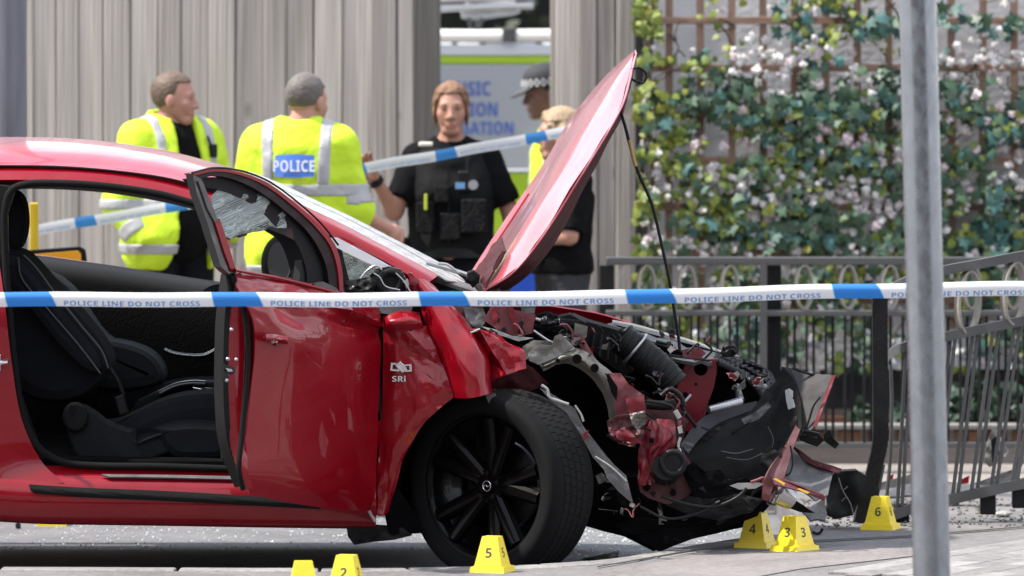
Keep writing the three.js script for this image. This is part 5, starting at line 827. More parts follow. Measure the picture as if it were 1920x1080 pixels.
// the open door, hinged at the wing
const TH = 58 * Math.PI / 180, DN = V(Math.sin(TH), 0, Math.cos(TH)), D0 = P(716, 600, 0.015), D = onPlane(D0, DN);
{
  const door = tag(new THREE.Group()); door.name = 'door'; car.add(door);
  const rows = [
    [[443, 513, 0], [500, 518, 0.0], [575, 530, 0.0], [650, 551, 0], [712, 578, 0]],
    [[446, 540, 0.022], [510, 548, 0.03], [580, 560, 0.03], [650, 575, 0.026], [714, 598, 0.01]],
    [[474, 600, 0.030], [525, 606, 0.042], [590, 612, 0.040], [655, 618, 0.022], [716, 628, 0.0]],
    [[478, 660, 0.024], [535, 668, 0.040], [595, 672, 0.042], [660, 676, 0.028], [716, 680, 0.0]],
    [[470, 740, 0.010], [535, 752, 0.030], [595, 760, 0.036], [660, 762, 0.026], [713, 762, 0.0]],
    [[462, 810, -0.004], [530, 830, 0.018], [595, 842, 0.026], [655, 846, 0.018], [709, 846, 0.0]],
    [[455, 880, -0.012], [530, 900, 0.006], [590, 912, 0.014], [650, 920, 0.010], [703, 922, -0.004]],
    [[468, 926, -0.026], [530, 940, -0.014], [590, 950, -0.008], [640, 955, -0.008], [694, 958, -0.014]]];
  const f0 = bumps([[0.36, 0.24, 0.10, -0.020, 0.05], [0.30, 0.36, 0.16, 0.010, 0.10], [0.62, 0.12, 0.08, -0.022, 0.035], [0.80, 0.17, 0.16, 0.020, 0.022], [0.74, 0.115, 0.03, 0.018, 0.10], [0.86, 0.27, 0.18, -0.022, 0.045], [0.52, 0.16, 0.10, 0.012, 0.02], [0.93, 0.5, 0.08, -0.012, 0.3], [0.55, 0.60, 0.4, -0.006, 0.14]]);
  const fn = (u, v, p) => f0(u, v) + (v < 0.34 ? 0.010 * Math.max(0, 1 - Math.abs(v - 0.16) / 0.18) * noise.noise(u * 9, v * 22, 4) : 0) + 0.0022 * noise.noise(u * 4, v * 5, 9);
  part('outer_skin', panel(rows, { nu: 64, nv: 64, t: 0.006, un: D, fn, crease: 0.6 }), M.paint, door);
  // handle in its recess
  part('handle', [panel([[[499, 626, 0.062], [518, 627, 0.066], [540, 631, 0.062]], [[499, 634, 0.070], [518, 635, 0.076], [540, 639, 0.070]], [[500, 641, 0.062], [518, 643, 0.066], [539, 646, 0.062]]], { un: D, nu: 12, nv: 6, t: 0.014 })], M.paint, door);
  part('handle_pivot', [rod(D(512, 640, 0.03), D(512, 640, 0.07), 0.008), rod(D(518, 652, 0.03), D(518, 640, 0.068), 0.004)], M.chrome, door);
  // shut face with the lock
  const jam = (x0, x1) => x0.map((p, i) => [p, x1[i]]);
  const L = [[430, 512], [424, 560], [420, 600], [418, 660], [418, 740], [424, 820], [440, 872], [456, 912]], Rr = [[446, 514], [462, 560], [470, 600], [474, 660], [470, 740], [463, 820], [458, 880], [466, 918]];
  part('shut_face', panel([L.map((p) => [p[0], p[1], -0.06]), Rr.map((p) => [p[0] - 3, p[1], -0.004])].map((r) => r.slice().reverse()), { un: D, nu: 30, nv: 4, t: 0.02 }), M.paint, door);
  part('seal', [tube(Rr.map((p) => D(p[0] - 10, p[1], 0.004)), 0.010, 50, 7)], M.rubber, door);
  part('inner_seal', [panel([L.map((p) => [p[0] - 16, p[1] + 2, -0.12]), L.map((p) => [p[0] + 1, p[1], -0.055])].map((r) => r.slice().reverse()), { un: D, nu: 30, nv: 3, t: 0.02 })], M.plasticDark, door);
  part('door_card', sheet([[446, 520], [700, 590], [700, 930], [470, 905], [440, 860], [430, 600]], { un: D, z: -0.15, t: 0.06, dent: 0.006 }), M.trim, door);
  part('latch', [sheet([[420, 683], [437, 688], [442, 697], [437, 702], [430, 699], [424, 714], [420, 712]], { un: D, z: 0.0, t: 0.012, dent: 0 })], M.black, door);
  part('latch_plate', [sheet([[423, 690], [434, 692], [437, 696], [428, 697]], { un: D, z: 0.006, t: 0.004, dent: 0 })], M.steel, door);
  for (const [x, y] of [[434, 618], [427, 673], [443, 674], [425, 713]]) part('bolt', new THREE.SphereGeometry(0.007, 10, 8).translate(...D(x, y, 0.004).toArray()), M.steel, door);
  // window frame
  const frame = (o, i, z0, z1) => { const A = o.map((p) => D(p[0], p[1], z1)), B = i.map((p) => D(p[0], p[1], z1)); return panel([A, B], { nu: 60, nv: 4, t: z1 - z0 }); };
  const outer = [[362, 326], [400, 318], [445, 322], [500, 342], [555, 382], [600, 424], [630, 462], [642, 505], [645, 548]], inner = [[376, 334], [405, 330], [440, 337], [490, 361], [538, 398], [575, 432], [598, 466], [612, 500], [618, 540]];
  part('window_frame', frame(outer, inner, -0.04, 0), M.black, door);
  const midf = outer.map((p, k) => [p[0] + (inner[k][0] - p[0]) * 0.30, p[1] + (inner[k][1] - p[1]) * 0.30]);
  part('frame_edge', frame(outer.map((p, k) => [p[0] - 1, p[1] - 1]), midf, -0.012, 0.006), M.paint, door);
  part('frame_strip', tube([[360, 324], [400, 315], [446, 319], [502, 339], [558, 379], [604, 421], [634, 459]].map((p) => D(p[0], p[1], 0.004)), 0.004, 60, 6), M.black, door);
  part('frame_lining', frame(inner.map((p, k) => [p[0] - 4, p[1] + 2]), inner.map((p, k) => [p[0] - 8 - (k > 3 ? (k - 3) * 7 : 0), p[1] + 20 + (k < 5 ? k * 3 : 0)]).map((p, k) => k === 0 ? [388, 352] : p), -0.09, -0.02), M.trim, door);
  part('rear_bar', sheet([[361, 326], [378, 336], [400, 395], [420, 450], [444, 512], [432, 516], [414, 500], [390, 420], [370, 365]], { un: D, z: 0.0, t: 0.03, dent: 0.001 }), M.gloss, door);
  part('bar_trim', sheet([[372, 340], [380, 340], [396, 380], [410, 416], [404, 418], [390, 392]], { un: D, z: 0.006, t: 0.01, dent: 0 }), M.plasticGrey, door);
  part('inner_bar', sheet([[403, 416], [412, 410], [426, 450], [443, 508], [434, 508], [420, 470]], { un: D, z: 0.006, t: 0.012, dent: 0 }), M.paint, door);
  part('bar_seal', [tube([[362, 340], [376, 382], [392, 425], [412, 472], [428, 512], [436, 560]].map((p) => D(p[0], p[1], -0.02)), 0.012, 40, 7)], M.rubber, door);
  part('waist_strip', tube([[440, 506], [470, 512], [520, 521], [570, 533], [620, 546], [645, 552]].map((p) => D(p[0], p[1], 0.012)), 0.006, 30, 6), M.paint, door);
  part('broken_window', sheet([[422, 346], [455, 352], [498, 372], [532, 396], [564, 432], [528, 429], [506, 428], [490, 434], [470, 437], [446, 444], [428, 449], [420, 440], [408, 418], [398, 392], [400, 366]], { un: D, z: -0.02, t: 0.004, dent: 0.01 }), M.glassCraze, door);
  part('torn_film', [sheet([[500, 428], [508, 424], [520, 428], [548, 427], [552, 450], [530, 440], [515, 434]], { un: D, z: -0.012, t: 0.003, dent: 0.004 }), sheet([[444, 442], [462, 437], [464, 441], [448, 446]], { un: D, z: -0.01, t: 0.003, dent: 0.004 }), sheet([[424, 444], [432, 447], [431, 450], [425, 449]], { un: D, z: -0.01, t: 0.003, dent: 0.002 })], M.black, door);
  part('mirror_triangle', sheet([[548, 440], [575, 440], [600, 470], [618, 545], [590, 540], [560, 530], [566, 480]], { un: D, z: -0.03, t: 0.03, dent: 0.006 }), M.black, door);
  part('mirror_bracket', sheet([[588, 532], [606, 528], [630, 540], [640, 552], [600, 546]], { un: D, z: 0.005, t: 0.02, dent: 0.004 }), M.plasticGrey, door);
}
// smashed door mirror on the wing
{
  const mr = tag(new THREE.Group()); mr.name = 'door_mirror'; car.add(mr);
  part('housing', [sheet([[648, 528], [690, 520], [705, 505], [728, 500], [752, 506], [764, 528], [758, 552], [730, 562], [690, 572], [655, 566]], { z: -0.02, t: 0.08, dent: 0.035, scale: 16, sub: 4 })], M.black, mr);
  part('motor', [new THREE.TorusGeometry(0.036, 0.013, 8, 24).translate(...P(732, 528, 0.02).toArray()), new THREE.CylinderGeometry(0.03, 0.034, 0.04, 20).rotateX(1.5).translate(...P(732, 528, 0.0).toArray())], M.plasticDark, mr);
  part('wire', [tubeZ([[676, 522], [690, 506], [706, 498], [716, 506]], 0.03, 0.004, 20, 6), tubeZ([[700, 512], [712, 520], [722, 536], [750, 544]], 0.05, 0.003, 20, 6), tubeZ([[742, 512], [756, 526], [770, 548]], 0.04, 0.003, 20, 6)], M.steel, mr);
  part('clip', [sheet([[758, 526], [764, 522], [767, 534], [760, 538]], { z: 0.04, t: 0.01, dent: 0 })], M.scuff, mr);
  part('cover', [sheet([[690, 574], [742, 570], [774, 576], [770, 586], [736, 590], [704, 586]], { z: 0.03, t: 0.03, dent: 0.006 })], M.plasticGrey, mr);
}
// ---------- front wing, torn and folded ----------
{
  const w = tag(new THREE.Group()); w.name = 'front_wing'; car.add(w);
  part('lower_panel', panel([
    [[719, 604, 0.0], [745, 640, 0.03], [780, 684, 0.04], [815, 715, 0.045], [852, 744, 0.05]],
    [[718, 690, 0.01], [745, 710, 0.04], [775, 735, 0.05], [800, 755, 0.055], [822, 768, 0.05]],
    [[716, 780, 0.015], [738, 790, 0.04], [758, 800, 0.05], [776, 808, 0.05], [790, 800, 0.045]],
    [[711, 850, 0.012], [727, 856, 0.03], [740, 860, 0.04], [750, 862, 0.04], [758, 856, 0.035]],
    [[704, 910, 0.0], [716, 914, 0.02], [728, 916, 0.025], [736, 918, 0.025], [742, 914, 0.02]],
    [[694, 962, -0.01], [704, 966, 0.0], [714, 968, 0.01], [722, 966, 0.01], [728, 960, 0.0]]],
    { nu: 34, nv: 40, t: 0.005, crease: 0.5, fn: (u, v) => 0.008 * noise.noise(u * 4, v * 5, 1) + 0.012 * Math.max(0, 1 - v * 2) * Math.abs(noise.noise(u * 5 + v * 3, v * 6, 6)) }), M.paint, w);
  part('upper_panel', sheet([[718, 606, 0.0], [724, 612, 0.03], [760, 616, 0.05], [796, 612, 0.02], [812, 640, 0.01], [832, 690, 0.03], [852, 744, 0.05], [815, 716, 0.04], [778, 684, 0.035], [744, 642, 0.02]], { sub: 5, dent: 0.013, scale: 7, crease: 0.45, fn: (p) => 0.016 * Math.abs(noise.noise(p.x * 9, p.y * 9, 3)) }), M.paint, w);
  part('fold_tip', panel([[[716, 610, 0.0], [720, 592, 0.02], [740, 584, 0.03], [765, 582, 0.03], [786, 586, 0.0]], [[718, 615, 0.04], [732, 606, 0.075], [752, 602, 0.08], [772, 600, 0.075], [790, 602, 0.05]], [[719, 622, 0.03], [740, 622, 0.05], [760, 620, 0.055], [780, 617, 0.05], [796, 616, 0.03]]], { nu: 24, nv: 12, t: 0.005 }), M.paint, w);
  part('ridge', panel([
    [[766, 512, -0.06], [786, 560, -0.04], [800, 612, 0.0], [826, 672, 0.02], [852, 745, 0.05]],
    [[780, 522, 0.0], [808, 566, 0.03], [836, 622, 0.07], [862, 676, 0.10], [884, 746, 0.11]],
    [[790, 524, -0.02], [828, 566, 0.0], [864, 614, 0.04], [898, 668, 0.08], [912, 740, 0.10]],
    [[800, 528, -0.10], [842, 570, -0.08], [880, 612, -0.06], [912, 662, -0.02], [921, 736, 0.0]]], { nu: 34, nv: 24, t: 0.005, crease: 0.5, fn: (u, v) => 0.008 * noise.noise(u * 6, v * 4, 3) }), M.paint, w);
  part('torn_tip', sheet([[762, 510, 0], [772, 514, 0.02], [788, 530, 0.0], [782, 560, 0.0], [766, 556, -0.02], [770, 530, 0.01]], { dent: 0.01, scale: 20 }), M.paintWorn, w);
  part('folded_flap', sheet([[866, 622, -0.04], [898, 617, 0.02], [938, 630, -0.04], [985, 664, -0.02], [987, 690, 0.0], [948, 702, 0.02], [922, 716, -0.02], [905, 670, -0.06]], { sub: 4, dent: 0.014, scale: 10, crease: 0.5 }), M.paint, w);
  part('inner_fold', sheet([[900, 640, -0.10], [960, 672, -0.12], [1000, 690, -0.14], [1030, 720, -0.16], [960, 744, -0.14], [925, 740, -0.12]], { sub: 4, dent: 0.02, scale: 10 }), M.maroon, w);
  part('bare_edge', [tubeZ([[858, 620], [880, 624], [900, 617]], 0.02, 0.004, 14, 5), tubeZ([[688, 946], [694, 962], [704, 978]], 0.02, 0.006, 12, 6)], M.scuff, w);
  // chrome badge, knocked about, and the trim letters under it
  const bd = tag(new THREE.Group()); bd.name = 'badge'; w.add(bd);
  const ring = (x, y, a, b, r, z) => { const s = new THREE.Shape([[-a, -b], [a, -b], [a, b], [-a, b]].map((p) => new THREE.Vector2(...p))); const k = 0.62; s.holes.push(new THREE.Path([[-a * k, -b * k], [a * k, -b * k], [a * k, b * k], [-a * k, b * k]].map((p) => new THREE.Vector2(...p)))); return new THREE.ExtrudeGeometry(s, { depth: 0.008, bevelEnabled: true, bevelSize: 0.0015, bevelThickness: 0.0015, bevelSegments: 1 }).rotateZ(r).translate(...P(x, y, z).toArray()); };
  part('emblem', [ring(741, 688, 0.016, 0.014, -0.1, 0.042), ring(762, 690, 0.019, 0.013, 0.05, 0.042), ring(752, 688, 0.011, 0.017, 0.75, 0.05), new RoundedBoxGeometry(0.02, 0.03, 0.006, 1, 0.002).rotateZ(0.6).translate(...P(755, 690, 0.056).toArray())], M.chrome, bd);
  part('lettering', letters('SRi', 0.020, 0.004).scale(1.3, 1, 1).translate(...P(748, 710, 0.044).toArray()), M.chrome, bd);
}
// ---------- wheels ----------
function makeWheel(turn, pos, name) {
  const w = tag(new THREE.Group()); w.name = name; w.position.set(...pos); w.rotation.y = turn; car.add(w);
  const R = 0.342, pr = [[0.255, 0.098], [0.275, 0.116], [0.305, 0.126], [0.325, 0.122], [0.337, 0.106], [R, 0.078], [R + 0.001, 0.04], [R + 0.001, 0], [R + 0.001, -0.04], [R, -0.078], [0.337, -0.106], [0.325, -0.122], [0.300, -0.126], [0.255, -0.098]];
  const tyre = new THREE.LatheGeometry(new THREE.SplineCurve(pr.map((p) => new THREE.Vector2(...p))).getPoints(60), 96).rotateX(Math.PI / 2);
  const ty = part('tyre', tyre, M.rubber, w);
  // tread: circumferential ribs cut by sipes, and shoulder blocks
  const blocks = [], n = 66; const blk = new RoundedBoxGeometry(0.030, 0.012, 0.026, 1, 0.003), shb = new RoundedBoxGeometry(0.026, 0.010, 0.030, 1, 0.003);
  for (let k = 0; k < n; k++) { const a = k / n * 6.2832; for (const [z, g, r] of [[-0.052, blk, R], [-0.018, blk, R], [0.018, blk, R], [0.052, blk, R]]) blocks.push(g.clone().translate(0, r - 0.0025, z).rotateZ(a + z * 0.9)); for (const s of [-1, 1]) blocks.push(shb.clone().rotateX(s * 0.36).translate(0, R - 0.0085, s * 0.088).rotateZ(a + 0.03)); }
  part('tread', blocks, phys([0.0085, 0.0085, 0.009], 0.85, { map: grime, specularIntensity: 0.4 }), ty).userData.kind = 'stuff';
  const rimP = [[0.258, 0.104], [0.266, 0.108], [0.268, 0.102], [0.256, 0.092], [0.246, 0.080], [0.238, 0.03], [0.236, -0.06], [0.255, -0.1]];
  const rim = part('rim', new THREE.LatheGeometry(rimP.map((p) => new THREE.Vector2(...p)), 72).rotateX(Math.PI / 2), M.wheel, w);
  const sp = [];
  for (let k = 0; k < 5; k++) for (const s of [-1, 1]) {
    const a = k / 5 * 6.2832 + 0.25 + s * 0.21, a0 = k / 5 * 6.2832 + 0.25 + s * 0.10;
    const p0 = V(Math.sin(a0) * 0.05, Math.cos(a0) * 0.05, 0.060), p1 = V(Math.sin(a) * 0.246, Math.cos(a) * 0.246, 0.088);
    const d = p1.clone().sub(p0), side = V(d.y, -d.x, 0).normalize(); const row = (o, z) => [0, 0.5, 1].map((t) => p0.clone().addScaledVector(d, t).addScaledVector(side, o * (1 - 0.15 * t)).add(V(0, 0, z)));
    sp.push(panel([row(-0.020, -0.022), row(-0.012, 0.0), row(0.012, 0.0), row(0.020, -0.022)].map((r) => r.slice().reverse()), { nu: 10, nv: 8, t: 0.014, crease: 0.5 }));
  }
  sp.forEach((g) => part('spoke', g, M.wheel, rim));
  part('hub', [new THREE.CylinderGeometry(0.062, 0.07, 0.05, 30).rotateX(Math.PI / 2).translate(0, 0, 0.045), new THREE.CylinderGeometry(0.028, 0.032, 0.014, 24).rotateX(Math.PI / 2).translate(0, 0, 0.075)], M.wheel, rim);
  part('hub_badge', [new THREE.TorusGeometry(0.018, 0.0025, 6, 24).translate(0, 0, 0.084), tube([V(-0.016, -0.004, 0.084), V(-0.004, 0.003, 0.085), V(0.004, -0.003, 0.085), V(0.016, 0.004, 0.084)], 0.002, 12, 5)], M.chrome, rim);
  for (let k = 0; k < 5; k++) part('wheel_nut', new THREE.CylinderGeometry(0.009, 0.009, 0.02, 6).rotateX(Math.PI / 2).translate(Math.sin(k * 1.2566) * 0.046, Math.cos(k * 1.2566) * 0.046, 0.075), M.black, rim);
  part('brake_disc', new THREE.CylinderGeometry(0.16, 0.16, 0.02, 40).rotateX(Math.PI / 2).translate(0, 0, -0.02), std([0.012, 0.012, 0.012], 0.6, { metalness: 0.3, roughnessMap: grimeR }), w);
  part('caliper', ext([[0, 0], [1, 0]].length ? circ(960, 102, 30, 12, 60) : [], -0.06, 0.02, 0.005).rotateZ(0.3).translate(0.13, -CH + 0.06 + 0.0, 0), M.matt, w);
  return w;
}
{
  const c = P(910, 912, 0.0), turn = -38 * Math.PI / 180, ax = V(Math.sin(turn), 0, Math.cos(turn));
  const ctr = c.clone().addScaledVector(ax, -0.105);
  const fw = makeWheel(turn, [ctr.x - 0.008, 0.343, ctr.z], 'front_wheel');
  makeWheel(0.0, [P(-500, 0, -0.12).x, 0.343, -0.12], 'rear_wheel');
  const fr = fw.clone(); fr.name = 'far_front_wheel'; fr.position.set(ctr.x + 0.06, 0.343, -1.60); fr.rotation.y = Math.PI - 0.5; car.add(fr);
  const br = fw.clone(); br.name = 'far_rear_wheel'; br.position.set(P(-500, 0, -0.12).x, 0.343, -1.66); br.rotation.y = Math.PI; car.add(br);
  // wheel arch lining and what is left of it
  part('wheel_arch', [sheet([[742, 900, -0.10], [760, 840, -0.10], [800, 780, -0.10], [850, 745, -0.10], [930, 730, -0.12], [1010, 735, -0.2], [1090, 790, -0.3], [1140, 880, -0.35], [1160, 980, -0.40], [900, 1000, -0.42], [742, 985, -0.35]], { sub: 3, dent: 0.01, z: -0.4 }).translate(0, 0, -0.30)], M.matt);
  part('arch_liner', [panel([[[735, 900, 0.0], [752, 858, 0.0], [790, 796, 0.0], [835, 760, 0.0], [905, 742, 0.0], [960, 738, -0.05]], [[745, 990, -0.30], [765, 880, -0.30], [805, 815, -0.30], [850, 775, -0.30], [910, 752, -0.30], [970, 748, -0.30]]], { nu: 30, nv: 8, t: 0.01 }), sheet([[728, 962, 0.0], [742, 910, 0.0], [778, 960, -0.1], [790, 1000, -0.12], [735, 1002, -0.04]], { dent: 0.01, t: 0.02 })], M.matt);
  part('liner_flap', sheet([[910, 742, 0.05], [928, 738, 0.05], [942, 772, 0.04], [946, 792, 0.02], [926, 776, 0.03]], { dent: 0.006, t: 0.006 }), M.plasticGrey);
  part('liner_strip', sheet([[1012, 728, 0.28], [1030, 736, 0.28], [1062, 756, 0.28], [1078, 766, 0.28], [1094, 800, 0.28], [1122, 836, 0.28], [1152, 872, 0.28], [1174, 892, 0.28], [1188, 946, 0.28], [1160, 922, 0.28], [1138, 896, 0.28], [1132, 880, 0.28], [1112, 858, 0.28], [1090, 818, 0.28], [1062, 774, 0.28], [1034, 752, 0.28]], { sub: 3, dent: 0.010, scale: 12, t: 0.006 }), M.wornGrey);
  part('liner_scrap', [tubeZ([[1015, 722], [1026, 730], [1030, 744], [1048, 752], [1066, 758]], 0.29, 0.006, 20, 6), tubeZ([[1078, 760], [1090, 778], [1094, 790]], 0.29, 0.004, 14, 5), tubeZ([[1116, 856], [1146, 876], [1174, 902]], 0.295, 0.004, 14, 5)], M.scuff);
  part('red_chip', sheet([[1094, 812], [1104, 806], [1100, 824], [1092, 822]], { z: 0.295, t: 0.004, dent: 0.003 }), M.paintWorn);
}
// ---------- bonnet, raised and creased ----------
{
  const b = tag(new THREE.Group()); b.name = 'bonnet'; car.add(b);
  const near = [[906, 545, -0.10], [958, 514, -0.08], [1008, 456, -0.06], [1100, 312, -0.10], [1163, 206, -0.24], [1180, 152, -0.40], [1193, 98, -0.62]];
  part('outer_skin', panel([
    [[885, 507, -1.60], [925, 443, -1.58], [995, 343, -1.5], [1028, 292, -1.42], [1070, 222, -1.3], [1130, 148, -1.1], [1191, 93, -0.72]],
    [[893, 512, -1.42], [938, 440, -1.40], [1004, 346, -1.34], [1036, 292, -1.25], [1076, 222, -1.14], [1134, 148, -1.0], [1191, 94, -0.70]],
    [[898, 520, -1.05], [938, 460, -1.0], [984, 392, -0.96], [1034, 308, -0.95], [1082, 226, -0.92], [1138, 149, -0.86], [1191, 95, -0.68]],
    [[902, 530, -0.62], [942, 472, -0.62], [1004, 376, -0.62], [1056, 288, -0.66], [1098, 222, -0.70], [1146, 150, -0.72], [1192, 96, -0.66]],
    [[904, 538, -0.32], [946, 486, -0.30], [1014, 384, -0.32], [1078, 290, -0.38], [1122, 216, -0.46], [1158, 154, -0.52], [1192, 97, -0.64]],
    near], { nu: 56, nv: 50, t: 0.004, crease: 0.4, fn: (u, v) => 0.002 * noise.noise(u * 4, v * 3, 2) }), M.paintSunSheen, b);
  part('underside', panel([near.map((p) => [p[0] - 1, p[1] + 2, p[2] - 0.01]), [[926, 556, -0.40], [984, 522, -0.40], [1036, 462, -0.42], [1112, 322, -0.44], [1168, 210, -0.50], [1183, 154, -0.55], [1193, 99, -0.66]], [[900, 530, -1.3], [960, 460, -1.3], [1020, 380, -1.3], [1070, 290, -1.2], [1130, 190, -1.0], [1170, 140, -0.85], [1191, 97, -0.70]]], { nu: 40, nv: 20, t: 0.006, fn: (u, v) => 0.01 * noise.noise(u * 10, v * 6, 5) }), M.maroon, b);
  part('torn_corner', sheet([[888, 508, -0.5], [915, 470, -0.45], [940, 444, -0.45], [946, 470, -0.30], [932, 500, -0.25], [908, 541, -0.12]], { t: 0.006, dent: 0.012, sub: 4 }), M.maroon, b);
  part('edge_flange', panel([[[886, 506, -0.7], [930, 438, -0.7], [985, 358, -0.72]], [[890, 510, -0.68], [936, 444, -0.68], [990, 362, -0.70]]], { nu: 16, nv: 3, t: 0.01 }), M.paintSunSheen, b);
  part('bare_nick', [sheet([[962, 412], [968, 404], [964, 420], [958, 424]], { z: -0.9, t: 0.004, dent: 0 }).translate(-0.02, 0, 0.1)], M.scuff, b);
  part('latch_loop', tubeZ([[1184, 130], [1198, 127], [1212, 139], [1206, 155], [1194, 153], [1184, 148]], -0.5, 0.005, 30, 7), M.black, b);
  part('release_cable', tubeZ([[1168, 196], [1165, 210], [1172, 236], [1184, 282], [1198, 326], [1222, 382], [1240, 456], [1254, 520], [1264, 580], [1272, 630], [1275, 660]], -0.35, 0.0062, 60, 7), M.black, b);
  part('cable_sleeve', tubeZ([[1180, 262], [1186, 290], [1192, 312]], -0.343, 0.0068, 14, 7), std([0.30, 0.17, 0.06], 0.6), b);
}
// ---------- the opened front: inner wing, engine bay and bumper ----------
{
  const e = tag(new THREE.Group()); e.name = 'engine_bay'; car.add(e);
  const sh = (n, list, m, z, o = {}) => part(n, sheet(list, { z, dent: 0.012, scale: 11, t: 0.008, ...o }), m, e);
  sh('dark_backing', [[860, 570], [1000, 590], [1160, 610], [1330, 655], [1430, 690], [1430, 800], [1380, 900], [1200, 960], [1000, 940], [900, 800]], M.matt, -1.0, { dent: 0.06, scale: 5, sub: 4 });  // black sheet put in as the shade deep in the engine bay
  sh('subframe', [[1000, 930], [1120, 890], [1260, 900], [1420, 880], [1460, 930], [1410, 985], [1300, 1010], [1225, 1034], [1170, 1006], [1090, 985]], M.matt, -0.55, { dent: 0.03, t: 0.4, scale: 7, sub: 4 });
  sh('torn_undertray', [[1150, 985], [1200, 970], [1300, 985], [1380, 955], [1440, 935], [1420, 968], [1360, 990], [1300, 1010], [1262, 1024], [1236, 1036], [1220, 1022], [1204, 1016], [1196, 1004], [1170, 1000], [1164, 992]], M.matt, -0.12, { dent: 0.02, t: 0.01 });
  // pinkish scuttle side and inner wing under the tape
  sh('inner_panel', [[846, 566], [906, 574], [912, 614], [890, 628], [866, 620]], M.primerDark, -0.14);
  sh('dust_shield', [[868, 575], [906, 580], [914, 598], [900, 618], [886, 612], [874, 598]], M.wornGrey, -0.12, { dent: 0.02 });
  sh('strut_top', [[906, 600], [918, 580], [925, 545], [950, 545], [960, 580], [1004, 590], [998, 625], [968, 632], [930, 616]], M.primer, -0.12, { dent: 0.008 });
  for (const [x, y] of [[933, 600], [945, 618], [978, 606]]) part('bolt', new THREE.CylinderGeometry(0.009, 0.009, 0.012, 8).rotateX(1.57).translate(...P(x, y, -0.105).toArray()), M.black, e);
  sh('strut_brace', [[920, 582], [930, 576], [934, 600], [926, 612]], M.paintWorn, -0.10); sh('strut_brace', [[950, 572], [960, 570], [974, 616], [966, 622]], M.paintWorn, -0.10);
  sh('torn_edge', [[902, 612], [930, 618], [960, 630], [1000, 634], [972, 640], [930, 626]], M.scuff, -0.08, { dent: 0.01 });
  sh('fluid_cap', circ(988, 586, 16, 14, 17), M.black, -0.2, { dent: 0.004 }); sh('bracket', [[975, 568], [1004, 574], [1002, 588], [978, 586]], M.plasticGrey, -0.19);
  part('hose', [tubeZ([[1000, 600], [1030, 598], [1060, 606], [1090, 608]], -0.25, 0.016, 24, 8), tubeZ([[1004, 612], [1040, 614], [1075, 622]], -0.22, 0.010, 24, 8), tubeZ([[1002, 594], [1024, 588], [1046, 594]], -0.22, 0.007, 20, 8)], M.plasticDark, e);
  part('silver_pipe', [tubeZ([[1004, 598], [1030, 604], [1050, 600]], -0.2, 0.008, 18, 8), tubeZ([[1000, 620], [1030, 640], [1036, 642]], -0.16, 0.006, 14, 6)], M.steel, e);
  sh('wiring_loom', [[1003, 604], [1040, 600], [1062, 614], [1040, 632], [1004, 628]], M.black, -0.3, { dent: 0.04, scale: 22 });
  // beige inner wing rail with its holes
  sh('crushed_wing_rail', [[990, 662], [1014, 646], [1034, 648], [1040, 630], [1052, 626], [1078, 652], [1048, 668], [1010, 684], [992, 676]], M.pale, -0.02, { dent: 0.022, scale: 14, sub: 4 });
  sh('wing_rail_end', [[980, 650], [1000, 638], [1034, 640], [1034, 650], [1012, 650], [996, 668], [984, 676]], M.beige, -0.05, { dent: 0.012 });
  part('inner_wing_rail', panel([[[1012, 684, -0.06], [1078, 652, -0.05], [1130, 684, -0.05], [1170, 722, -0.05], [1196, 772, -0.06]], [[1016, 688, -0.02], [1072, 668, -0.01], [1118, 696, 0.0], [1150, 732, 0.0], [1168, 786, -0.02]], [[1018, 690, -0.05], [1062, 682, -0.05], [1106, 706, -0.04], [1132, 744, -0.04], [1146, 800, -0.06]]], { nu: 34, nv: 10, t: 0.02, fn: (u, v) => 0.006 * noise.noise(u * 9, v * 4, 7) }), M.beige, e);
  for (const [x, y, r] of [[1082, 673, 9], [1115, 690, 8], [1046, 676, 4]]) part('rail_hole', new THREE.CylinderGeometry(r / 520, r / 520, 0.012, 20).rotateX(1.57).translate(...P(x, y, 0.004).toArray()), M.matt, e);
  sh('rail_slot', [[1136, 702], [1142, 702], [1158, 726], [1156, 752], [1146, 736]], M.matt, 0.014, { dent: 0, t: 0.01 });
  sh('chassis_leg', [[1134, 700], [1164, 700], [1180, 722], [1208, 742], [1211, 792], [1180, 798], [1158, 790], [1150, 748]], M.primer, -0.01, { dent: 0.014 });
  sh('chassis_leg_cap', [[1172, 740], [1186, 746], [1208, 742], [1212, 790], [1190, 786], [1176, 768]], M.paintWorn, 0.02, { dent: 0.012 });
  sh('crumpled_metal', [[1138, 790], [1160, 778], [1186, 776], [1210, 786], [1206, 820], [1186, 838], [1160, 832], [1142, 812]], M.primerDark, 0.05, { dent: 0.03, scale: 20, sub: 4, crease: 0.3 });
  sh('crumpled_metal', [[1180, 776], [1208, 770], [1214, 792], [1196, 806], [1186, 798]], M.beige, 0.08, { dent: 0.025, scale: 22, crease: 0.3 });
  sh('crumpled_metal', [[1150, 806], [1178, 806], [1206, 832], [1180, 832], [1158, 824]], M.paintWorn, 0.07, { dent: 0.02, scale: 18 });
  sh('torn_bracket', [[1068, 622], [1080, 618], [1100, 652], [1118, 684], [1102, 676], [1088, 662]].map(([x, y]) => [x + 10, y + 8]), M.primer, -0.1, { dent: 0.02 });
  sh('mount', [[1078, 606], [1102, 612], [1100, 632], [1086, 640], [1076, 626]], M.beige, -0.12, { dent: 0.01 });
  // air box, hose and radiator top
  sh('air_box', [[1076, 592], [1104, 604], [1168, 622], [1202, 646], [1198, 690], [1172, 704], [1130, 676], [1096, 640], [1070, 616]], M.plasticDark, -0.45, { dent: 0.006, t: 0.3 });
  sh('air_box_lid', [[1040, 596], [1070, 590], [1100, 606], [1092, 630], [1064, 632], [1046, 618]], M.plasticDark, -0.30, { dent: 0.012, t: 0.2 });
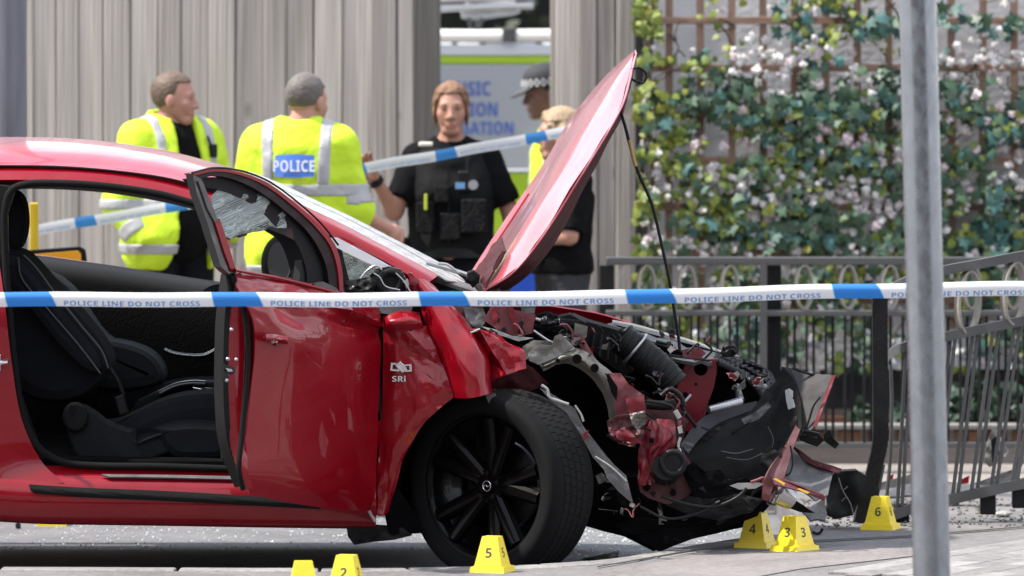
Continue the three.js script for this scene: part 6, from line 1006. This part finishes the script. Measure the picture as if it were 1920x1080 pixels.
  for (let k = 0; k < 7; k++) part('rib', [tubeZ([[1100 + k * 14, 616 + k * 5], [1094 + k * 15, 656 + k * 6]], -0.44, 0.006, 4, 6)], M.plastic, e);
  const hc = new THREE.CatmullRomCurve3(pts([[1166, 634], [1200, 662], [1236, 692], [1262, 722]], -0.30), false, 'centripetal'); const rings = [];
  for (let k = 0; k < 11; k++) { const t = k / 10, p = hc.getPoint(t), d = hc.getTangent(t); rings.push(new THREE.TorusGeometry(0.055, 0.006, 8, 24).applyQuaternion(new THREE.Quaternion().setFromUnitVectors(V(0, 0, 1), d)).translate(p.x, p.y, p.z)); }
  part('intake_hose', [new THREE.TubeGeometry(hc, 20, 0.058, 20), ...rings], M.black, e);
  part('hose_clip', [new THREE.TorusGeometry(0.066, 0.006, 8, 30).applyQuaternion(new THREE.Quaternion().setFromUnitVectors(V(0, 0, 1), hc.getTangent(0.2))).translate(...hc.getPoint(0.24).toArray())], M.steel, e);
  part('radiator_cover', panel([[[1148, 604, -1.2], [1220, 620, -1.2], [1290, 640, -1.2], [1350, 660, -1.1]], [[1140, 612, -0.8], [1210, 634, -0.8], [1280, 656, -0.8], [1340, 668, -0.8]], [[1180, 640, -0.5], [1230, 660, -0.5], [1280, 676, -0.5], [1335, 678, -0.5]]], { nu: 26, nv: 12, t: 0.012, fn: (u, v) => 0.012 * noise.noise(u * 12, v * 6, 3) }), M.plasticGrey, e);
  part('cover_edge', tubeZ([[1148, 604], [1190, 612], [1240, 626], [1300, 643], [1352, 662]], -1.2, 0.010, 30, 6), std([0.62, 0.6, 0.55], 0.5), e);
  part('far_wing_edge', [panel([[[930, 556, -1.68], [1040, 575, -1.68], [1120, 588, -1.66], [1182, 606, -1.6]], [[930, 640, -1.75], [1040, 660, -1.75], [1120, 680, -1.75], [1182, 700, -1.7]]], { nu: 14, nv: 6, t: 0.008 })], M.paint, e);
  for (const l of [[[1160, 620], [1215, 640], [1260, 654]], [[1200, 628], [1206, 648], [1204, 662]], [[1230, 640], [1262, 648]], [[1130, 660], [1200, 660], [1270, 668], [1320, 674]]]) part('strut', tubeZ(l, -0.46, 0.006, 16, 6), M.black, e);
  sh('dark_slot', [[1160, 620], [1216, 638], [1242, 650], [1200, 646]], M.matt, -0.48, { dent: 0.004 });
  sh('dark_slot', [[1222, 644], [1300, 662], [1310, 670], [1240, 662]], M.matt, -0.47, { dent: 0.004 });
  sh('slam_panel', [[1278, 656], [1310, 650], [1324, 662], [1310, 676], [1282, 672]], M.primer, -0.44, { dent: 0.012 });
  // red radiator support with its round opening
  part('radiator_support', [ext([[1286, 676], [1346, 672], [1344, 700], [1338, 728], [1326, 760], [1318, 796], [1296, 812], [1276, 806], [1262, 772], [1268, 730]], -0.56, -0.53, 0.004, [circ(1314, 692, 15, 20)])], M.paintWorn, e);
  part('support_pipe', [new THREE.CylinderGeometry(0.03, 0.03, 0.05, 24, 1, true).rotateX(1.57).translate(...P(1314, 692, -0.555).toArray())], M.plasticDark, e);
  for (const [x, y, r] of [[1285, 740, 5], [1305, 720, 2.5]]) part('support_hole', new THREE.CylinderGeometry(r / 510, r / 510, 0.006, 12).rotateX(1.57).translate(...P(x, y, -0.527).toArray()), M.matt, e);
  sh('red_panel', [[1208, 742], [1230, 752], [1262, 760], [1290, 790], [1280, 830], [1250, 840], [1226, 812], [1210, 790]], M.primerDark, -0.3, { dent: 0.015 });
  // bumper mount, red lower bracket
  part('bumper_bracket', panel([[[1202, 792, -0.06], [1226, 786, -0.05], [1250, 786, -0.05], [1278, 788, -0.06]], [[1200, 830, -0.04], [1226, 826, -0.02], [1250, 822, -0.02], [1270, 826, -0.05]], [[1196, 860, -0.05], [1214, 862, -0.03], [1232, 860, -0.03], [1256, 856, -0.06]], [[1198, 910, -0.06], [1208, 910, -0.04], [1220, 908, -0.04], [1232, 900, -0.06]]], { nu: 20, nv: 20, t: 0.012, fn: (u, v) => 0.012 * noise.noise(u * 7, v * 7, 11) }), M.paintWorn, e);
  sh('lower_bracket', [[1196, 905], [1210, 880], [1224, 862], [1252, 850], [1286, 852], [1302, 880], [1300, 918], [1280, 944], [1250, 946], [1216, 934], [1200, 922]], M.primerDark, -0.08, { dent: 0.006 });
  for (const [x, y, r] of [[1212, 914, 7], [1262, 924, 6]]) part('bracket_hole', new THREE.CylinderGeometry(r / 515, r / 515, 0.02, 16).rotateX(1.57).translate(...P(x, y, -0.065).toArray()), M.matt, e);
  sh('bracket_hole', [[1216, 823], [1226, 822], [1226, 830], [1217, 831]], M.matt, 0.005, { dent: 0, t: 0.02 });
  part('horn', [new THREE.CylinderGeometry(0.045, 0.06, 0.1, 24).rotateX(1.45).translate(...P(1248, 878, -0.02).toArray()), new THREE.TorusGeometry(0.04, 0.012, 8, 24).translate(...P(1262, 868, 0.04).toArray()), new THREE.CylinderGeometry(0.034, 0.034, 0.02, 20).rotateX(1.57).translate(...P(1262, 868, 0.035).toArray())], M.black, e);
  sh('horn_plate', [[1222, 862], [1244, 852], [1276, 856], [1282, 888], [1262, 908], [1236, 908], [1222, 892]], M.black, -0.05, { dent: 0.01 });
  part('wire', [tubeZ([[1212, 752], [1240, 756], [1262, 764], [1268, 790], [1272, 830], [1282, 850]], -0.02, 0.006, 30, 6), tubeZ([[1224, 738], [1246, 734], [1268, 748], [1290, 780], [1306, 800]], -0.2, 0.007, 30, 6), tubeZ([[1212, 758], [1250, 760], [1266, 756]], -0.1, 0.018, 18, 8), tubeZ([[1120, 652], [1200, 662], [1330, 676]], -0.30, 0.003, 30, 5), tubeZ([[1240, 742], [1256, 730], [1274, 740], [1284, 762]], -0.08, 0.009, 24, 7), tubeZ([[1274, 838], [1272, 870], [1280, 886]], 0.02, 0.005, 16, 6)], M.black, e);
  part('connector', [rod(P(1266, 770, 0.0), P(1274, 784, 0.0), 0.010), rod(P(1274, 800, 0.01), P(1277, 812, 0.01), 0.008)], M.scuff, e);
  part('bare_wire', [tubeZ([[1278, 760], [1296, 740]], -0.2, 0.006, 6, 6), tubeZ([[1276, 820], [1272, 836], [1276, 848]], 0.02, 0.006, 14, 6)], M.steel, e);
  // small torn scraps, clips and loose wires all through the bay
  const scrapM = [M.plasticDark, M.black, M.plastic, M.wornGrey, M.beige, M.primerDark, M.primer, M.paintWorn, M.steel, M.plasticGrey];
  const spots = [[1010, 612, 46, 18], [1060, 620, 40, 18], [1120, 640, 44, 26], [1180, 800, 30, 40], [1210, 720, 40, 40], [1250, 780, 36, 50], [1170, 770, 30, 30], [1300, 640, 60, 16], [1240, 900, 46, 40], [1330, 920, 60, 40], [1200, 960, 50, 26], [1400, 700, 40, 30], [950, 640, 40, 16], [1120, 930, 40, 40], [1440, 920, 30, 22]];
  for (let k = 0; k < 130; k++) {
    const [cx, cy, w, h] = spots[k % spots.length], x = cx + rr(-w, w), y = cy + rr(-h, h), r = rr(4, 15), n = 4 + Math.floor(rnd() * 4), a0 = rr(0, 6.28), st = rr(0.35, 1), z0 = rr(-0.32, -0.02), l = [];
    for (let i = 0; i < n; i++) { const a = i / n * 6.2832, q = r * rr(0.45, 1.15), u = Math.cos(a) * q, v = Math.sin(a) * q * st; l.push([x + u * Math.cos(a0) - v * Math.sin(a0), y + u * Math.sin(a0) + v * Math.cos(a0), z0 + rr(-0.03, 0.03)]); }
    part('scrap', sheet(l, { sub: 1, dent: 0.01, scale: 20, t: 0.004, crease: 0.3 }), scrapM[Math.floor(rnd() * (cy > 880 ? 4 : 10))], e);
  }
  for (let k = 0; k < 26; k++) { const [cx, cy, w, h] = spots[k % spots.length]; let x = cx + rr(-w, w), y = cy + rr(-h, h), z0 = rr(-0.28, 0.0); const l = []; for (let i = 0; i < 5; i++) { l.push([x, y, z0]); x += rr(-14, 22); y += rr(-16, 18); z0 += rr(-0.03, 0.03); } part('wire', tubeZ(l, 0, rr(0.0025, 0.005), 18, 5), k % 5 === 0 ? M.primer : M.black, e); }
  // crash bar glinting inside the bumper
  part('crash_bar', [rod(P(1328, 768, -0.45), P(1388, 752, -0.55), 0.013, 0.016), rod(P(1388, 752, -0.55), P(1382, 722, -0.6), 0.016, 0.010)], M.steel, e);
  sh('headlamp_cavity', [[1344, 676], [1400, 690], [1436, 714], [1440, 752], [1404, 776], [1320, 792], [1338, 730]], M.matt, -0.75, { dent: 0.03 });
  part('lamp_shard', [...[[1434, 724, 5], [1444, 742, 4], [1404, 710, 3]].map(([x, y, r]) => new THREE.IcosahedronGeometry(r / 500, 0).translate(...P(x, y, -0.5).toArray()))], M.scuff, e);
}
{
  M.shell = phys([0.0065, 0.006, 0.0063], 0.75, { specularIntensity: 0.32, map: tex(256, 256, (u, v) => { const n = 0.8 + 0.7 * tn(u, v, 7, 2, 5); const sc = Math.abs(noise.noise(u * 3 + v * 40, v * 6 - u * 9, 3)); return n * (sc < 0.02 ? 3 : 1); }, [2, 2]), bumpMap: fine, bumpScale: 0.001 });
  M.paintDull = phys([0.085, 0.002, 0.007], 0.5, { clearcoat: 0.3, clearcoatRoughness: 0.15, map: grime });
  const b = tag(new THREE.Group()); b.name = 'front_bumper'; car.add(b);
  const sh = (n, list, m, z, o = {}) => part(n, sheet(list, { z, dent: 0.012, scale: 9, t: 0.006, ...o }), m, b);
  // honeycomb grille curling over the front
  const gr = [[[1344, 664, -1.0], [1372, 668, -1.05], [1408, 682, -1.1], [1440, 700, -1.1], [1452, 722, -1.05]], [[1342, 672, -0.75], [1366, 678, -0.8], [1398, 694, -0.85], [1432, 714, -0.85], [1448, 738, -0.82]], [[1346, 680, -0.5], [1368, 690, -0.52], [1394, 704, -0.55], [1420, 728, -0.58], [1436, 756, -0.58]]];
  const cs = gr.map((r) => new THREE.CatmullRomCurve3(pts(r), false, 'centripetal')); const gp = (u, v) => new THREE.CatmullRomCurve3(cs.map((c) => c.getPoint(u)), false, 'centripetal').getPoint(v);
  const strands = []; for (let k = 0; k <= 5; k++) strands.push(tube(Array.from({ length: 9 }, (_, i) => gp(i / 8, k / 5)), 0.007, 26, 6)); for (let k = 0; k <= 13; k++) strands.push(tube(Array.from({ length: 6 }, (_, i) => gp(Math.min(1, Math.max(0, k / 13 + (i % 2 ? 0.018 : -0.018))), i / 5)), 0.007, 16, 6));
  part('grille', strands, M.plastic, b); part('grille_rim', [tube(Array.from({ length: 12 }, (_, i) => gp(i / 11, 1)), 0.011, 30, 7), tube(Array.from({ length: 12 }, (_, i) => gp(i / 11, 0)), 0.011, 30, 7)], M.plastic, b);
  part('latch_parts', [tubeZ([[1352, 664], [1360, 654], [1374, 650], [1384, 660]], -0.8, 0.007, 16, 6), tubeZ([[1362, 668], [1372, 656], [1380, 662]], -0.75, 0.009, 12, 6), box(0.05, 0.02, 0.06, ...P(1366, 664, -0.8).toArray(), 0.004)], M.black, b);
  // the bumper's inner face
  part('bumper_shell', panel([
    [[1322, 778, -0.40], [1370, 768, -0.40], [1418, 756, -0.42], [1450, 720, -0.44], [1474, 690, -0.42]],
    [[1300, 808, -0.28], [1360, 800, -0.30], [1416, 790, -0.32], [1458, 758, -0.34], [1492, 720, -0.32]],
    [[1280, 842, -0.14], [1350, 842, -0.22], [1410, 836, -0.25], [1462, 812, -0.26], [1504, 770, -0.24]],
    [[1276, 884, -0.10], [1340, 888, -0.18], [1404, 882, -0.20], [1450, 858, -0.20], [1500, 812, -0.18]],
    [[1296, 916, -0.14], [1346, 930, -0.18], [1392, 932, -0.18], [1430, 916, -0.16], [1464, 880, -0.14]]], { nu: 48, nv: 44, t: 0.006, crease: 0.35, fn: (u, v) => 0.020 * Math.abs(noise.noise(u * 2.6 + v, v * 2.2, 5)) + 0.006 * noise.noise(u * 9, v * 8, 2) }), M.shell, b);
  part('shell_lip', panel([[[1276, 834, -0.06], [1300, 800, -0.2], [1330, 776, -0.38], [1360, 766, -0.40], [1418, 752, -0.42]], [[1290, 850, -0.02], [1316, 818, -0.16], [1350, 792, -0.30], [1380, 780, -0.34], [1428, 762, -0.40]]], { nu: 24, nv: 5, t: 0.01 }), M.plastic, b);
  for (const [l, m, z] of [
    [[[1276, 880], [1300, 866], [1322, 884], [1350, 880], [1366, 900], [1400, 896], [1424, 916], [1400, 940], [1350, 946], [1300, 930]], M.matt, -0.05], [[[1250, 948], [1290, 930], [1330, 936], [1384, 926], [1430, 936], [1410, 960], [1350, 976], [1300, 968]], M.plasticDark, -0.04], [[[1316, 800], [1332, 806], [1352, 798], [1346, 816], [1320, 826], [1306, 818]], M.plastic, -0.22],
    [[[1430, 846], [1446, 838], [1458, 846], [1470, 834], [1464, 866], [1440, 884], [1424, 872]], M.black, -0.12], [[[1390, 786], [1412, 776], [1440, 754], [1446, 762], [1420, 788], [1396, 796]], M.plasticGrey, -0.24]]) sh('torn_plastic', l, m, z, { sub: 3, dent: 0.018, scale: 16, crease: 0.35 });
  part('scrape', [tubeZ([[1352, 846], [1380, 850], [1412, 842]], -0.165, 0.002, 10, 4), tubeZ([[1362, 858], [1400, 862], [1430, 850]], -0.16, 0.0016, 10, 4), tubeZ([[1440, 800], [1450, 824], [1446, 846]], -0.2, 0.002, 10, 4)], M.plasticGrey, b);
  part('cable_tail', [tubeZ([[1240, 930], [1290, 946], [1340, 950], [1386, 930], [1400, 915]], 0.02, 0.007, 30, 6), tubeZ([[1200, 950], [1250, 972], [1310, 962], [1350, 940]], 0.02, 0.006, 30, 6)], M.black, b);
  part('shell_crease', tubeZ([[1372, 812], [1404, 792], [1434, 768], [1452, 740]], -0.27, 0.004, 20, 5), M.black, b);
  sh('corner_panel', [[1466, 688, -0.46], [1486, 690, -0.40], [1500, 740, -0.30], [1512, 800, -0.22], [1504, 806, -0.2], [1490, 830, -0.2], [1478, 790, -0.26], [1468, 740, -0.34]], M.plastic, 0, { dent: 0.008 });
  sh('scuffed_patch', [[1472, 732, -0.315], [1480, 728, -0.31], [1488, 734, -0.30], [1486, 748, -0.28], [1490, 764, -0.26], [1478, 768, -0.27], [1474, 752, -0.29]], M.scuff, 0, { dent: 0.006, t: 0.008 });
  sh('wing_panel', [[1484, 690, -0.40], [1520, 700, -0.34], [1556, 702, -0.28], [1566, 705, -0.27], [1548, 750, -0.24], [1530, 796, -0.20], [1520, 806, -0.20], [1506, 806, -0.22], [1494, 750, -0.30]], std([0.045, 0.042, 0.043], 0.8, { map: grime }), 0, { dent: 0.010, sub: 4 });
  part('crack', [tubeZ([[1538, 744], [1526, 760], [1518, 784], [1512, 802]], -0.21, 0.004, 18, 5), tubeZ([[1486, 690], [1518, 701], [1552, 706]], -0.33, 0.005, 18, 5)], M.black, b);
  sh('red_edge', [[1560, 704, -0.25], [1567, 702, -0.25], [1552, 746, -0.22], [1530, 800, -0.18], [1524, 800, -0.18], [1542, 752, -0.22]], M.paintWorn, 0, { dent: 0.003 });
  // red lower strip torn from the corner
  sh('red_lower_strip', [[1492, 798, -0.16], [1500, 806, -0.15], [1484, 850, -0.12], [1470, 896, -0.08], [1448, 936, -0.06], [1430, 930, -0.06], [1430, 902, -0.06], [1452, 868, -0.10], [1476, 830, -0.14]], M.paintDull, 0, { dent: 0.006 });
  sh('red_splinter', [[1432, 900, -0.04], [1444, 892, -0.04], [1452, 905, -0.04], [1440, 940, -0.03], [1428, 936, -0.03]], M.paintDull, 0, { dent: 0.008 });
  sh('grey_lens', [[1369, 911], [1384, 906], [1424, 905], [1432, 908], [1416, 916], [1386, 918]], M.scuff, 0.0, { dent: 0.003 });
  part('broken_clip', [tubeZ([[1408, 904], [1420, 900], [1432, 896], [1430, 906]], 0.01, 0.006, 14, 6)], M.primer, b);
  // duct grid hanging behind the corner
  const z = -0.35; part('duct_grid', [ext([[1492, 806], [1520, 808], [1536, 812], [1546, 826], [1532, 838], [1500, 826]], z - 0.03, z, 0.004, [[[1502, 812], [1516, 814], [1514, 820], [1502, 817]], [[1520, 816], [1536, 818], [1534, 826], [1520, 822]]])], M.black, b);
  sh('duct_flap', [[1546, 812], [1556, 806], [1562, 822], [1574, 832], [1566, 842], [1552, 832], [1544, 824]], M.plasticDark, -0.33, { dent: 0.02 });
  // fallen lower flap with its red and yellow edge
  sh('lower_flap', [[1484, 842, -0.3], [1504, 862, -0.26], [1540, 876, -0.22], [1562, 886, -0.22], [1552, 928, -0.12], [1530, 936, -0.1], [1494, 916, -0.12], [1468, 900, -0.14]], M.wornGrey, 0, { dent: 0.012, sub: 4 });
  sh('flap_edge', [[1482, 832, -0.28], [1500, 846, -0.26], [1524, 862, -0.24], [1578, 880, -0.22], [1572, 888, -0.2], [1532, 876, -0.22], [1504, 862, -0.24]], M.maroon, 0, { dent: 0.012 });
  sh('red_strip', [[1446, 898, -0.05], [1466, 900, -0.05], [1500, 912, -0.04], [1548, 932, -0.04], [1546, 940, -0.04], [1500, 920, -0.03], [1452, 908, -0.03]], M.paintDull, 0, { dent: 0.003 });
  sh('yellow_strip', [[1450, 898, -0.02], [1456, 897, -0.02], [1472, 906, -0.02], [1470, 910, -0.02]], std([0.8, 0.5, 0.05], 0.4), 0, { dent: 0 }); sh('yellow_strip', [[1494, 917, -0.02], [1500, 916, -0.02], [1518, 923, -0.02], [1514, 926, -0.02]], std([0.8, 0.5, 0.05], 0.4), 0, { dent: 0 });
  part('fog_lamp', [new THREE.CylinderGeometry(0.045, 0.035, 0.07, 20).rotateZ(1.1).rotateY(0.5).translate(...P(1470, 930, -0.08).toArray())], M.steel, b);
  part('hanging_wire', tubeZ([[1482, 836], [1486, 862], [1484, 880], [1478, 890], [1466, 892]], -0.1, 0.0035, 20, 5), M.black, b);
  sh('dark_debris', [[1488, 936], [1510, 950], [1528, 962], [1500, 960], [1470, 950]], M.black, -0.3, { dent: 0.02, t: 0.04 });
}
// ---------- debris ----------
{
  const deb = (n, label, list, m, z, o = {}) => { const c = P(list[0][0], list[0][1], z); const g = thing(n, label, 'debris', [0, 0, 0]); part('shell', sheet(list, { z, dent: 0.012, t: 0.008, ...o }), m, g); return g; };
  const d1 = deb('broken_bumper_piece', 'black rounded bumper fragment lying against the foot of the bent post', [[1550, 892], [1574, 884], [1606, 882], [1626, 894], [1614, 930], [1600, 966], [1566, 974], [1542, 962], [1552, 950], [1548, 916]], M.black, -1.2, { t: 0.12, dent: 0.02 });
  part('twig', [tubeZ([[1572, 896], [1580, 920], [1594, 944], [1600, 966]], -1.17, 0.003, 14, 5), tubeZ([[1580, 920], [1590, 912]], -1.17, 0.002, 6, 5), tubeZ([[1586, 932], [1578, 940]], -1.17, 0.002, 6, 5)], std([0.12, 0.11, 0.10], 0.9), d1);
  deb('grey_panel_scrap', 'grey plastic scrap on the ground behind markers 3 and 4', [[1504, 962, -0.9], [1530, 945, -0.95], [1548, 934, -1.0], [1552, 960, -1.0], [1548, 975, -0.9], [1520, 976, -0.85]], M.wornGrey, -0.9);
  const d2 = deb('torn_panel', 'torn red and grey car panel lying behind the bent railing', [[1640, 920, -2.6], [1664, 912, -2.6], [1700, 902, -2.6], [1760, 902, -2.6], [1822, 908, -2.6], [1900, 880, -2.6], [1912, 850, -2.6], [1920, 866, -2.6], [1900, 910, -2.6], [1840, 926, -2.5], [1700, 930, -2.5], [1650, 936, -2.5]], M.wornGrey, -2.6, { sub: 4 });
  part('red_scrap', [sheet([[1662, 896], [1676, 888], [1674, 900], [1664, 904]], { z: -2.55, dent: 0.008 }), sheet([[1796, 902], [1812, 894], [1818, 892], [1816, 906], [1800, 908]], { z: -2.45, dent: 0.008 })], M.paint, d2);
  part('pale_flap', [sheet([[1846, 868], [1850, 830], [1862, 802], [1870, 806], [1882, 830], [1892, 846], [1880, 862], [1856, 876]], { z: -2.45, dent: 0.03, scale: 12, sub: 4 }), sheet([[1646, 906], [1720, 886], [1760, 886], [1760, 898], [1700, 908], [1650, 920]], { z: -2.48, dent: 0.006 })], M.pale, d2);
  part('dark_inner', [sheet([[1858, 826], [1868, 818], [1874, 850], [1860, 868]], { z: -2.4, dent: 0.01 })], M.plasticDark, d2);
  const items = [['black plastic sliver on the sunlit road beside the front wheel', [[1100, 1030], [1126, 1022], [1150, 1018], [1136, 1032], [1148, 1034], [1112, 1046]], 0], ['small dark bolt on the road under the car sill', null, 1], ['crescent of black plastic beside marker 3', [[1526, 1006], [1536, 1006], [1540, 1000], [1536, 1010], [1526, 1010]], 2]];
  const sc = thing('black_plastic_sliver', items[0][0], 'debris', [0, 0, 0]); { const g = [[1092, 1052], [1120, 1046], [1160, 1038], [1140, 1050], [1150, 1056], [1110, 1066]].map(([x, y]) => { const zz = zAt(y, 0.02); return V((x - 960) * (CZ - zz) / F, 0.004, zz); }); obj('fragment', prism(g, 0.002, 0.03, 0.002), M.black, sc); }
  const nt = thing('dark_nut', items[1][0], 'debris', [0, 0, 0]); { const zz = zAt(982, 0.02); obj('nut', new THREE.CylinderGeometry(0.012, 0.012, 0.02, 6).rotateX(1.2).translate((34 - 960) * (CZ - zz) / F, 0.012, zz), M.black, nt); }
  const cr = thing('plastic_crescent', items[2][0], 'debris', [0, 0, 0]); { const zz = zAt(1005, PV); obj('fragment', tube([[1524, 1004], [1532, 1008], [1540, 1003], [1542, 998]].map(([x, y]) => V((x - 960) * (CZ - zz) / F, PV + 0.012 + (1006 - y) / 500, zz)), 0.006, 12, 6), M.black, cr); }
  const wt = thing('pale_rubble', 'pale lump of rubble on the soil behind the bent railing', 'debris', [0, 0, 0]); { const q = P(1882, 936, -1.9); obj('lump', surfaceNets((x, y, z) => ell(x, y, z, [0, 0, 0], [0.035, 0.012, 0.03]) + 0.004 * noise.noise(x * 60, y * 60, z * 60), [-0.05, -0.03, -0.05], [0.05, 0.03, 0.05], 0.005).translate(q.x, PV + 0.012, q.z), M.scuff, wt); }
  // glass granules over the road and grit on the pavement: too many to count
  const gl = [], gm = phys([0.8, 0.85, 0.85], 0.05, { transmission: 0.3, thickness: 0, clearcoat: 1 }), gi = new THREE.IcosahedronGeometry(0.0045, 0);
  const im = new THREE.InstancedMesh(gi, gm, 1300), m4 = new THREE.Matrix4(), eu = new THREE.Euler(); for (let k = 0; k < 1300; k++) { const x = k < 800 ? rr(-2.0, 0.6) : rr(0.1, 1.0), z = k < 800 ? rr(-3.5, -1.5) : rr(-2.6, -0.6), s = rr(0.5, 1.25); m4.makeRotationFromEuler(eu.set(rr(0, 6), rr(0, 6), rr(0, 6))).scale(V(s, s * 0.7, s)).setPosition(x, 0.003, z); im.setMatrixAt(k, m4); }
  im.name = 'broken_glass'; tag(im, 'scattered granules of broken glass on the road under and behind the car', 'broken glass', null, 'stuff'); scene.add(im);
  const gr = new THREE.InstancedMesh(new THREE.IcosahedronGeometry(0.005, 0), std([0.12, 0.11, 0.1], 0.95), 700); for (let k = 0; k < 700; k++) { const x = rr(1.15, 2.3), z = rr(-2.9, -1.3) - (x < 1.4 ? 0 : 0), s = rr(0.4, 1.8) * (rnd() < 0.04 ? 2.2 : 1); m4.makeRotationFromEuler(eu.set(rr(0, 6), rr(0, 6), rr(0, 6))).scale(V(s, s * 0.6, s)).setPosition(x, PV + 0.003, z); gr.setMatrixAt(k, m4); }
  gr.name = 'grit'; tag(gr, 'dark soil and grit scattered at the foot of the bent railing', 'grit', null, 'stuff'); scene.add(gr);
}
renderer.render(scene, camera);
